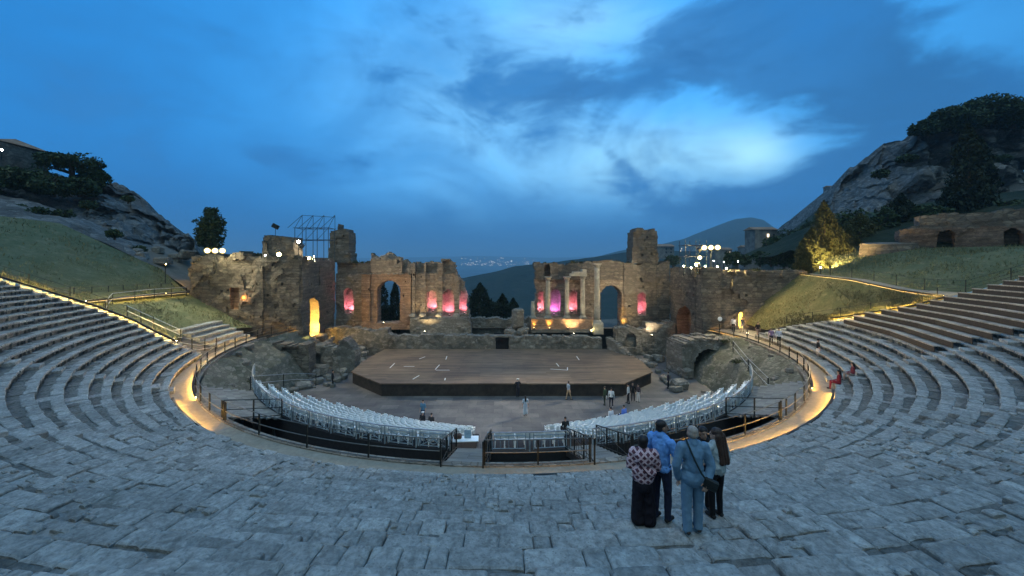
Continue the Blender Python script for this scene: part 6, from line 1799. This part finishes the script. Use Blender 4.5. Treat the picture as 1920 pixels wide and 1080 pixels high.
def head(B, c, yaw, m, k=1.0, face=True, pitch=0.0):
    R = np.array(Matrix.Rotation(yaw, 3, 'Z') @ Matrix.Rotation(pitch, 3, 'X'))
    q = lambda x, y, z: c + R @ np.array([x, y, z]) * k
    B.ell(q(0, -.008, .025), np.array([.078, .098, .098]) * k, m, pitch, 0, yaw); B.ell(q(0, .028, -.045), np.array([.058, .068, .075]) * k, m, pitch, 0, yaw)
    if face:
        B.cap(q(0, .092, .018), .010 * k, q(0, .112, -.024), .016 * k, m); B.cap(q(-.035, .078, .035), .014 * k, q(.035, .078, .035), .014 * k, m)
        B.cap(q(-.018, .088, -.062), .009 * k, q(.018, .088, -.062), .009 * k, m); B.ell(q(0, .072, -.098), np.array([.026, .02, .018]) * k, m)
        for s in (-1, 1): B.ell(q(s * .080, -.004, -.005), np.array([.012, .022, .034]) * k, m, 0, 0, yaw)
    return q

# ---- the small figures
def figure(loc, rz, h, label, top, bottom, skin=SKIN, hair=HAIR_D, sit=False, arms=None, stride=.05, dress=False, longhair=False, hat=None, bag=None, lean=0.0, shoe=(.03, .03, .03), name='person', bare=False):
    J = joints(h, sit, arms, stride, lean); k = J['k']; B = Body()
    mats = [skin, cloth(top), cloth(bottom), hair, cloth(shoe)]
    B.cap(J['neck'] + [0, 0, -.04], .055 * k, J['head'] - [0, 0, .06 * k], .05 * k, 0); head(B, J['head'], 0, 0, k, False)
    B.ell(J['head'] + np.array([0, -.018, .05]) * k, np.array([.088, .102, .085]) * k, 3)
    if longhair: B.cap(J['head'] + np.array([0, -.06, .02]) * k, .08 * k, J['neck'] + np.array([0, -.09, -.18]) * k, .07 * k, 3)
    if hat: B.ell(J['head'] + np.array([0, 0, .075]) * k, np.array([.15, .15, .022]) * k, 3); mats[3] = cloth(hat)
    B.ell(J['chest'], np.array([.165, .11, .19]) * k, 1); B.cap(J['chest'], .12 * k, J['waist'], .125 * k, 1); B.cap(J['lsh'], .06 * k, J['rsh'], .06 * k, 1); B.ell(J['waist'] - [0, 0, .08 * k], np.array([.15, .115, .1]) * k, 1)
    B.ell(J['hip'] - [0, 0, .02], np.array([.155, .125, .13]) * k, 1 if dress else 2)
    for n in 'lr':
        B.cap(J[n + 'sh'], .055 * k, J[n + 'el'], .043 * k, 1); B.cap(J[n + 'el'], .040 * k, J[n + 'ha'], .028 * k, 0 if bare else 1); d = dirn(*(J[n + 'ha'] - J[n + 'el'])); hand(B, J[n + 'ha'], d, (0, 1, .05), 0, k, .4, False)
        if dress:
            B.cap(J[n + 'hp'], .10 * k, J[n + 'kn'], .085 * k, 1); B.cap(J[n + 'kn'] + [0, 0, .05], .10 * k, J[n + 'an'] + np.array([0, 0, .16]) * k, .115 * k, 1); B.cap((J['lan'] + J['ran']) / 2 + np.array([0, 0, .3]), .14 * k, J['hip'], .12 * k, 1)
        else:
            B.cap(J[n + 'hp'], .088 * k, J[n + 'kn'], .062 * k, 2); B.cap(J[n + 'kn'], .06 * k, J[n + 'an'], .042 * k, 0 if bare == 2 else 2)
        B.cap(J[n + 'an'] - np.array([0, .03, .03]) * k, .04 * k, J[n + 'an'] + np.array([0, .15, -.045]) * k, .034 * k, 4)
    o = B.fuse(name, mats, None, .022, 3)
    o.location = loc; o.rotation_euler = (0, 0, rz); props(o, label, 'person')
    if bag is not None:
        mb = MB(); c = J['rha'] + np.array([.03, 0, -.17]); mb.box(c, (.05, .14, .13), 0, None, .03); mb.tube([c + [0, -.08, .12], J['rha'] + [0.02, 0, .0], c + [0, .08, .12]], .012, 5); mb.build('bag', cloth(bag), o)
    return o
def orch(px, py, z=0.0):
    d = (EYE - z) * 723 / (py - 490); p = P(px, py, d); return (p[0], p[1], z)
FLR = 0.006
figure(orch(793, 790, FLR), 2.9, 1.68, 'person in blue shirt and dark blue trousers standing alone on the left of the orchestra', (.10, .22, .33), (.04, .06, .10), shoe=(.6, .6, .6), bare=True)
figure(orch(985, 780, FLR), .1, 1.66, 'person in long pale dress with long dark hair on the open paving', (.45, .50, .55), (.4, .45, .5), dress=True, longhair=True, bare=True)
figure(orch(971, 745, FLR), .3, 1.74, 'person in dark clothes and pale hat in front of the stage edge', (.03, .03, .04), (.02, .02, .03), hat=(.55, .52, .48), arms={'lel': (-.3, .1, 1.2), 'lha': (-.12, .28, 1.28), 'rel': (.3, .1, 1.2), 'rha': (.12, .28, 1.28)})
figure(orch(1066, 750, FLR), -1.2, 1.70, 'person in pale vest and tan trousers striding before the stage', (.30, .36, .42), (.36, .25, .15), stride=.22, bare=True)
figure(orch(1134, 760, FLR), .8, 1.66, 'person in dark green top carrying a white bag by the stage', (.06, .09, .05), (.04, .05, .04), bag=(.6, .6, .58))
figure(orch(1146, 765, FLR), -.4, 1.74, 'person in white shirt and dark trousers, walking right of the open paving', (.62, .64, .66), (.02, .02, .03), stride=.18, shoe=(.6, .6, .6))
figure(orch(1178, 757, FLR), 1.1, 1.78, 'person in white top and black trousers at the right corner of the stage', (.5, .52, .52), (.012, .012, .014), stride=.1)
figure(orch(1187, 752, FLR), 2.5, 1.72, 'person in black leaning by the right corner of the stage', (.012, .012, .015), (.012, .012, .014), lean=.05)
figure(orch(1197, 754, FLR), 2.0, 1.64, 'person in dark top and white trousers by the right corner of the stage', (.05, .04, .05), (.5, .5, .5))
def seated_at(th, k, label, top, bottom, **kw):
    r = row_r(k) - .34; th = rad(th)
    return figure(tuple(pol(r - .02, th, row_z(k) - .42)), th, 1.70, label, top, bottom, sit=True, arms={'lha': (-.14, .30, .98), 'rha': (.14, .30, .98)}, **kw)
seated_at(-24.0, 11, 'person in black with a pale cap sitting in the left front seats', (.02, .02, .025), (.02, .02, .03), hat=(.55, .55, .55))
seated_at(-21.0, 11, 'person in dark clothes sitting in the left front seats', (.03, .028, .03), (.02, .02, .03))
seated_at(29.5, 9, 'person in white shirt sitting at the end of a right seat row', (.6, .6, .62), (.02, .02, .03))
seated_at(31.5, 8, 'person in blue shirt sitting at the end of a right seat row', (.10, .18, .50), (.03, .03, .05))
seated_at(12.6, 6, 'person with dark hair sitting low by the middle stair bridge', (.02, .02, .02), (.02, .02, .03))
figure((16.4, -2.9, FLR), 1.2, 1.7, 'person in dark clothes in the shadow at the right end of the stage', (.03, .03, .04), (.02, .02, .02))
figure((-17.0, -2.4, FLR), -1.2, 1.7, 'person in black in the shadow at the left end of the stage', (.015, .015, .02), (.02, .02, .02))
# on the right path and steps
figure((26.6, 3.4, 4.46), 2.4, 1.72, 'person in white shirt and black trousers on the path by the gold doorway', (.55, .55, .55), (.015, .015, .02))
figure((27.5, 3.2, 4.47), 1.9, 1.76, 'person in dark jacket on the path by the gold doorway', (.02, .025, .04), (.14, .13, .12))
figure((27.3, .2, 4.44), 3.0, 1.68, 'person in black top and tan shorts walking along the lit path', (.02, .015, .02), (.26, .20, .18), bare=2, stride=.14)
figure((26.6, -3.9, 4.42), 2.8, 1.74, 'person in white shirt with dark trousers on the walkway, right', (.58, .60, .66), (.03, .04, .03), stride=.12)
figure((26.35, -3.2, 4.42), 2.8, 1.64, 'person in violet top on the walkway behind the white shirt', (.25, .18, .32), (.05, .05, .06))
def on_tier(px, d, k): p = P(px, 0, d); return (p[0], p[1], tier_z(k) + .01)
figure((26.2, -9.0, 4.42), -2.0, 1.76, 'person in black top and white shorts standing on the right walkway', (.012, .012, .014), (.62, .62, .66), bare=2)
def tier_sit(th, k, label, top, bottom, **kw):
    th = rad(th); r = R0 + k * TREAD + .22
    return figure(tuple(pol(r, th, tier_z(k) - .80)), th, 1.68, label, top, bottom, sit=True, arms={'lha': (-.14, .32, 1.0), 'rha': (.14, .32, 1.0)}, **kw)
tier_sit(55.4, 1, 'person in dark red top sitting on the second stone tier, right', (.16, .03, .04), (.20, .18, .17), longhair=True)
tier_sit(52.6, 0, 'person in red dress sitting on the first stone tier, right', (.20, .02, .03), (.18, .02, .04), longhair=True)

# ---- the standing group close to the viewer
def placed(px, k, off=.14):
    """On the front part of tier k, in the direction of picture column px."""
    for d in np.linspace(3, 12, 1801):
        p = P(px, 0, d)
        if math.hypot(p[0], p[1]) < R0 + k * TREAD + off: break
    return (p[0], p[1], tier_z(k) + .008)
def legs(B, J, m, r1=.092, r2=.066, r3=.055):
    k = J['k']; B.ell(J['hip'] - [0, 0, .01], np.array([.16, .125, .13]) * k, m)
    for n in 'lr': B.cap(J[n + 'hp'], r1 * k, J[n + 'kn'], r2 * k, m); B.cap(J[n + 'kn'], r2 * k, J[n + 'an'] + np.array([0, 0, -.01]), r3 * k, m)
def torso(B, J, m, w=1.0, low=.0):
    k = J['k']; B.ell(J['chest'] + [0, 0, .02], np.array([.168 * w, .115 * w, .19]) * k, m); B.cap(J['chest'], .128 * k * w, J['waist'], .132 * k * w, m); B.ell(J['waist'], np.array([.15 * w, .118 * w, .14]) * k, m); B.cap(J['lsh'], .062 * k, J['rsh'], .062 * k, m); B.cap(J['neck'] - [0, 0, .03], .07 * k, (J['lsh'] + J['neck']) / 2, .06 * k, m); B.cap(J['neck'] - [0, 0, .03], .07 * k, (J['rsh'] + J['neck']) / 2, .06 * k, m)
    if low: B.ell(J['hip'] + [0, 0, .03], np.array([.168 * w, .135 * w, low]) * k, m)
def sleeve(B, J, n, m, full=True, r=(.062, .052, .044)):
    k = J['k']; B.cap(J[n + 'sh'], r[0] * k, J[n + 'el'], r[1] * k, m)
    e = J[n + 'ha'] if full else J[n + 'el'] * .55 + J[n + 'ha'] * .45
    B.cap(J[n + 'el'], r[1] * k, e, r[2] * k, m)
def bodybase(name, J, skin, yaw, loc, rz, label, pitch=0.0, handside=None, shoe=(.02, .02, .02), curl=.4):
    k = J['k']; B = Body()
    B.cap(J['neck'] - [0, 0, .05], .058 * k, J['head'] - np.array([0, 0, .06]) * k, .052 * k, 0); head(B, J['head'], yaw, 0, k, True, pitch)
    B.ell(J['chest'], np.array([.15, .095, .18]) * k, 0); B.cap(J['chest'], .10 * k, J['hip'], .11 * k, 0); B.cap(J['lsh'], .045 * k, J['rsh'], .045 * k, 0)
    for n, s in (('l', -1), ('r', 1)):
        B.cap(J[n + 'sh'], .048 * k, J[n + 'el'], .038 * k, 0); B.cap(J[n + 'el'], .038 * k, J[n + 'ha'], .026 * k, 0)
        d = dirn(*(J[n + 'ha'] - J[n + 'el'])); hs = (handside or {}).get(n, (0, 1, 0)); hand(B, J[n + 'ha'], d, hs, 0, k, curl)
        B.cap(J[n + 'hp'], .07 * k, J[n + 'kn'], .05 * k, 0); B.cap(J[n + 'kn'], .048 * k, J[n + 'an'], .036 * k, 0)
        B.cap(J[n + 'an'] - np.array([0, .035, .035]) * k, .042 * k, J[n + 'an'] + np.array([0, .14, -.05]) * k, .036 * k, 1); B.cap(J[n + 'an'], .045 * k, J[n + 'an'] - np.array([0, 0, .03]), .045 * k, 1)
    o = B.fuse(name, [skin, cloth(shoe, .4)], None, .0085, 2)
    o.location = loc; o.rotation_euler = (0, 0, rz); props(o, label, 'person', 'group standing on the steps')
    R = Matrix.Rotation(yaw, 3, 'Z')
    for s in (-1, 1):
        mb = MB(); c = Vector(J['head']) + R @ Vector((s * .032, .083, .012)) * k; mb.lathe(c - Vector((0, 0, .009)), [(.003, 0), (.009, .005), (.011, .009), (.009, .013), (.003, .018)], 8); mb.build('eye', HAIR_D, o, True)
    return o

# man in the blue shirt, turned to the right, one hand out as he talks
J = joints(1.80, arms={'rel': (.27, .05, 1.16), 'rha': (.24, .30, 1.12), 'lel': (-.25, -.05, 1.14), 'lha': (-.22, .10, .90)}, stride=.04)
o = bodybase('person', J, SKIN_D, -.5, placed(1240, 9), -.95, 'man in light blue shirt and dark trousers, hand held out as he talks', handside={'r': (0, 0, 1)})
B = Body(); torso(B, J, 0, 1.05, .10); sleeve(B, J, 'l', 0, False, (.068, .06, .056)); sleeve(B, J, 'r', 0, False, (.068, .06, .056)); B.cap(J['neck'] + [0, -.03, .0], .062, J['neck'] + [0, .0, .02], .06, 0)
B.fuse('shirt', [cloth((.13, .30, .62))], o, .010, 2, .020, 3)
B = Body(); legs(B, J, 0); B.fuse('trousers', [cloth((.022, .025, .05))], o, .011, 3, .008, 4)
B = Body(); R = Matrix.Rotation(-.5, 3, 'Z'); c = J['head']
B.ell(c + np.array(R @ Vector((0, -.022, .058))), (.087, .100, .080), 0, 0, 0, -.5); B.ell(c + np.array(R @ Vector((0, -.055, .0))), (.078, .060, .075), 0, 0, 0, -.5); B.fuse('hair', [HAIR_D], o, .010, 2, .004, 5)
mb = MB(); mb.tube([np.array([math.cos(a) * .153, math.sin(a) * .122, .985 * J['k']]) for a in np.linspace(0, 6.283, 25)], .016, 6); mb.build('belt', cloth((.015, .012, .01), .4), o)

# woman in the checked shawl, seen from behind
def shawl_mat():
    m, t, b = new_mat('checked_shawl')
    c = t.nodes.new('ShaderNodeTexCoord'); mp = t.nodes.new('ShaderNodeMapping'); mp.inputs['Rotation'].default_value = (0, rad(45), 0); mp.inputs['Scale'].default_value = (12, 12, 12); t.links.new(c.outputs['Object'], mp.inputs[0])
    s = t.nodes.new('ShaderNodeSeparateXYZ'); t.links.new(mp.outputs[0], s.inputs[0])
    fx = NX(t, s.outputs[0])._m('FRACT') - .5; fz = NX(t, s.outputs[2])._m('FRACT') - .5
    k = fx.ab().mx(fz.ab()); f = k.ss(.30, .36)
    col = nmix(t, f, (.10, .035, .05), (.58, .42, .44)); col = nmix(t, k.ss(.46, .48), col, (.42, .22, .25))
    t.links.new(col.s, b.inputs['Base Color']); b.inputs['Roughness'].default_value = .9
    return m
J = joints(1.56, arms={'rel': (.26, .06, 1.16), 'rha': (.16, .26, 1.06), 'lel': (-.25, .02, 1.14), 'lha': (-.15, .24, 1.04)})
o = bodybase('person', J, SKIN_D, -.45, placed(1207, 9, .2), -.25, 'woman in pink checked shawl and wide black trousers, short dark hair', handside={'r': (0, 0, 1), 'l': (0, 0, 1)})
B = Body(); torso(B, J, 0, 1.12, .13); sleeve(B, J, 'l', 0, True, (.085, .085, .07)); sleeve(B, J, 'r', 0, True, (.085, .085, .07)); B.ell(J['waist'] + [0, -.01, -.02], (.205, .155, .17), 0); B.ell(J['chest'] + [0, -.02, .04], (.20, .135, .18), 0); B.cap(J['neck'] + [0, 0, .0], .072, J['neck'] + [0, 0, -.05], .09, 0); B.ell(J['hip'] + [0.0, -.01, .02], (.19, .15, .12), 0)
B.fuse('shawl', [shawl_mat()], o, .011, 2, .022, 6)
B = Body(); legs(B, J, 0, .11, .115, .125); B.ell(J['hip'] - [0, 0, .12], (.17, .14, .16), 0); B.fuse('trousers', [cloth((.012, .010, .016))], o, .012, 3, .024, 7)
B = Body(); R = Matrix.Rotation(-.45, 3, 'Z'); c = J['head']; k = J['k']
B.ell(c + np.array(R @ Vector((0, -.024, .052))) * k, (.088, .100, .082), 0, 0, 0, -.45); B.ell(c + np.array(R @ Vector((0, -.055, -.02))) * k, (.084, .062, .085), 0, 0, 0, -.45); B.fuse('hair', [HAIR_D], o, .010, 2, .006, 8)
mb = MB(); mb.tube([(.10, .10, .98), (.13, .03, .86), (.12, -.0, .70), (.125, .0, .50)], [.014, .02, .02, .022], 6); mb.build('shawl_end', cloth((.45, .36, .36)), o, True)
mb = MB(); mb.tube([(-.17, -.06, 1.27), (-.08, -.165, 1.12), (.05, -.185, .98), (.16, -.10, .90)], .011, 5); mb.build('bag_strap', cloth((.05, .02, .03)), o)

# man in the grey-blue suit, back to the viewer, bag strap across it
J = joints(1.70, arms={'rel': (.27, -.05, 1.12), 'rha': (.17, -.13, .90), 'lel': (-.28, -.02, 1.12), 'lha': (-.22, .05, .88)}, stride=.03)
o = bodybase('person', J, SKIN, .05, placed(1299, 10, .16), -.05, 'bald man in grey-blue suit, back turned, dark bag strap across it', handside={'r': (1, 0, 0)}, shoe=(.05, .04, .035))
B = Body(); torso(B, J, 0, 1.12, .17); sleeve(B, J, 'l', 0, True, (.076, .066, .052)); sleeve(B, J, 'r', 0, True, (.076, .066, .052)); B.cap(J['lsh'] + [.01, 0, .0], .07, J['rsh'] - [.01, 0, 0], .07, 0); B.ell(J['hip'] + [0, -.005, .0], (.195, .150, .17), 0); B.cap(J['neck'] + [0, -.02, -.02], .072, J['neck'] + [0, -.012, .015], .066, 0)
B.fuse('jacket', [cloth((.115, .205, .30))], o, .010, 3, .011, 9)
B = Body(); legs(B, J, 0, .098, .076, .066); B.fuse('trousers', [cloth((.13, .225, .32))], o, .011, 3, .010, 10)
B = Body(); B.ell(J['head'] + [0, -.035, .0], (.084, .075, .075), 0); B.ell(J['head'] + [0, -.02, .055], (.080, .088, .068), 0); B.fuse('hair', [plain('cropped_grey_hair', (.30, .25, .21), .6, var=.15, scale=50)], o, .010, 2)
mb = MB(); mb.tube([(-.13, .10, 1.46), (-.12, 0, 1.525), (-.105, -.115, 1.42), (-.05, -.178, 1.25), (.05, -.192, 1.05), (.14, -.175, .93)], .014, 6); mb.build('bag_strap', cloth((.02, .03, .03)), o)
mb = MB(); mb.box((.20, -.17, .87), (.10, .04, .085), -.5, Matrix.Rotation(.25, 3, 'Y'), .02); mb.box((.20, -.215, .90), (.085, .008, .045), -.5, Matrix.Rotation(.25, 3, 'Y'), .006); mb.build('shoulder_bag', cloth((.018, .022, .022), .6), o)

# woman with long dark hair, grey jumper
J = joints(1.62, arms={'lel': (-.24, .08, 1.15), 'lha': (-.10, .27, 1.10), 'rel': (.25, -.02, 1.14), 'rha': (.18, .14, .95)})
o = bodybase('person', J, SKIN, .55, placed(1343, 9, .16), .35, 'woman with long dark hair, pale grey jumper and black trousers', handside={'l': (0, 0, 1)})
B = Body(); torso(B, J, 0, 1.06, .12); sleeve(B, J, 'l', 0, True, (.07, .062, .05)); sleeve(B, J, 'r', 0, True, (.07, .062, .05)); B.ell(J['waist'] - [0, 0, .04], (.17, .135, .16), 0); B.fuse('jumper', [cloth((.30, .35, .36))], o, .010, 2, .022, 11)
B = Body(); legs(B, J, 0, .09, .062, .05); B.fuse('trousers', [cloth((.008, .008, .01))], o, .011, 3, .006, 12)
B = Body(); k = J['k']; R = Matrix.Rotation(.55, 3, 'Z'); c = J['head']
B.ell(c + np.array(R @ Vector((0, -.024, .05))) * k, (.088, .100, .082), 0, 0, 0, .55)
for sx in (-.05, 0.0, .05): B.cap(c + np.array([sx + .03, -.075, .0]), .055, J['neck'] + np.array([sx * 1.3 + .05, -.13, -.34]), .045, 0)
B.cap(c + np.array([.07, -.03, .0]), .05, J['neck'] + np.array([.11, -.06, -.28]), .04, 0)
B.fuse('hair', [HAIR_B], o, .010, 3, .010, 13)

# the fifth person, mostly hidden behind the suit
J = joints(1.66, arms={'lha': (-.10, .25, 1.12), 'rha': (.12, .26, 1.12)})
o = bodybase('person', J, SKIN_D, 0.1, placed(1318, 8, .2), 3.0, 'person with dark hair in black clothes, half hidden behind the suit')
B = Body(); torso(B, J, 0, 1.05, .13); sleeve(B, J, 'l', 0); sleeve(B, J, 'r', 0); B.fuse('jacket', [cloth((.014, .013, .015))], o, .012, 3, .01, 14)
B = Body(); legs(B, J, 0); B.fuse('trousers', [cloth((.012, .012, .014))], o, .012, 3, .008, 15)
B = Body(); B.ell(J['head'] + [0, -.02, .052], (.088, .10, .08), 0); B.ell(J['head'] + [0, -.055, -.02], (.08, .06, .08), 0); B.fuse('hair', [HAIR_D], o, .011, 2)
# ---------------------------------------------------------------- dusk air
mb = MB(); mb.box((0, 4000, 15), (9000, 13000, 330))
hz = mb.build('haze')
hm = bpy.data.materials.new('dusk_air'); hm.use_nodes = True; ht = hm.node_tree; ht.nodes.clear()
ho = ht.nodes.new('ShaderNodeOutputMaterial'); pv = ht.nodes.new('ShaderNodeVolumePrincipled')
pv.inputs['Color'].default_value = (0.50, 0.80, 1.0, 1); pv.inputs['Density'].default_value = 0.00021; pv.inputs['Anisotropy'].default_value = 0.0
ht.links.new(pv.outputs[0], ho.inputs['Volume'])
hz.data.materials.append(hm)
props(hz, 'thin blue dusk haze over the whole view', 'haze', None, 'stuff')
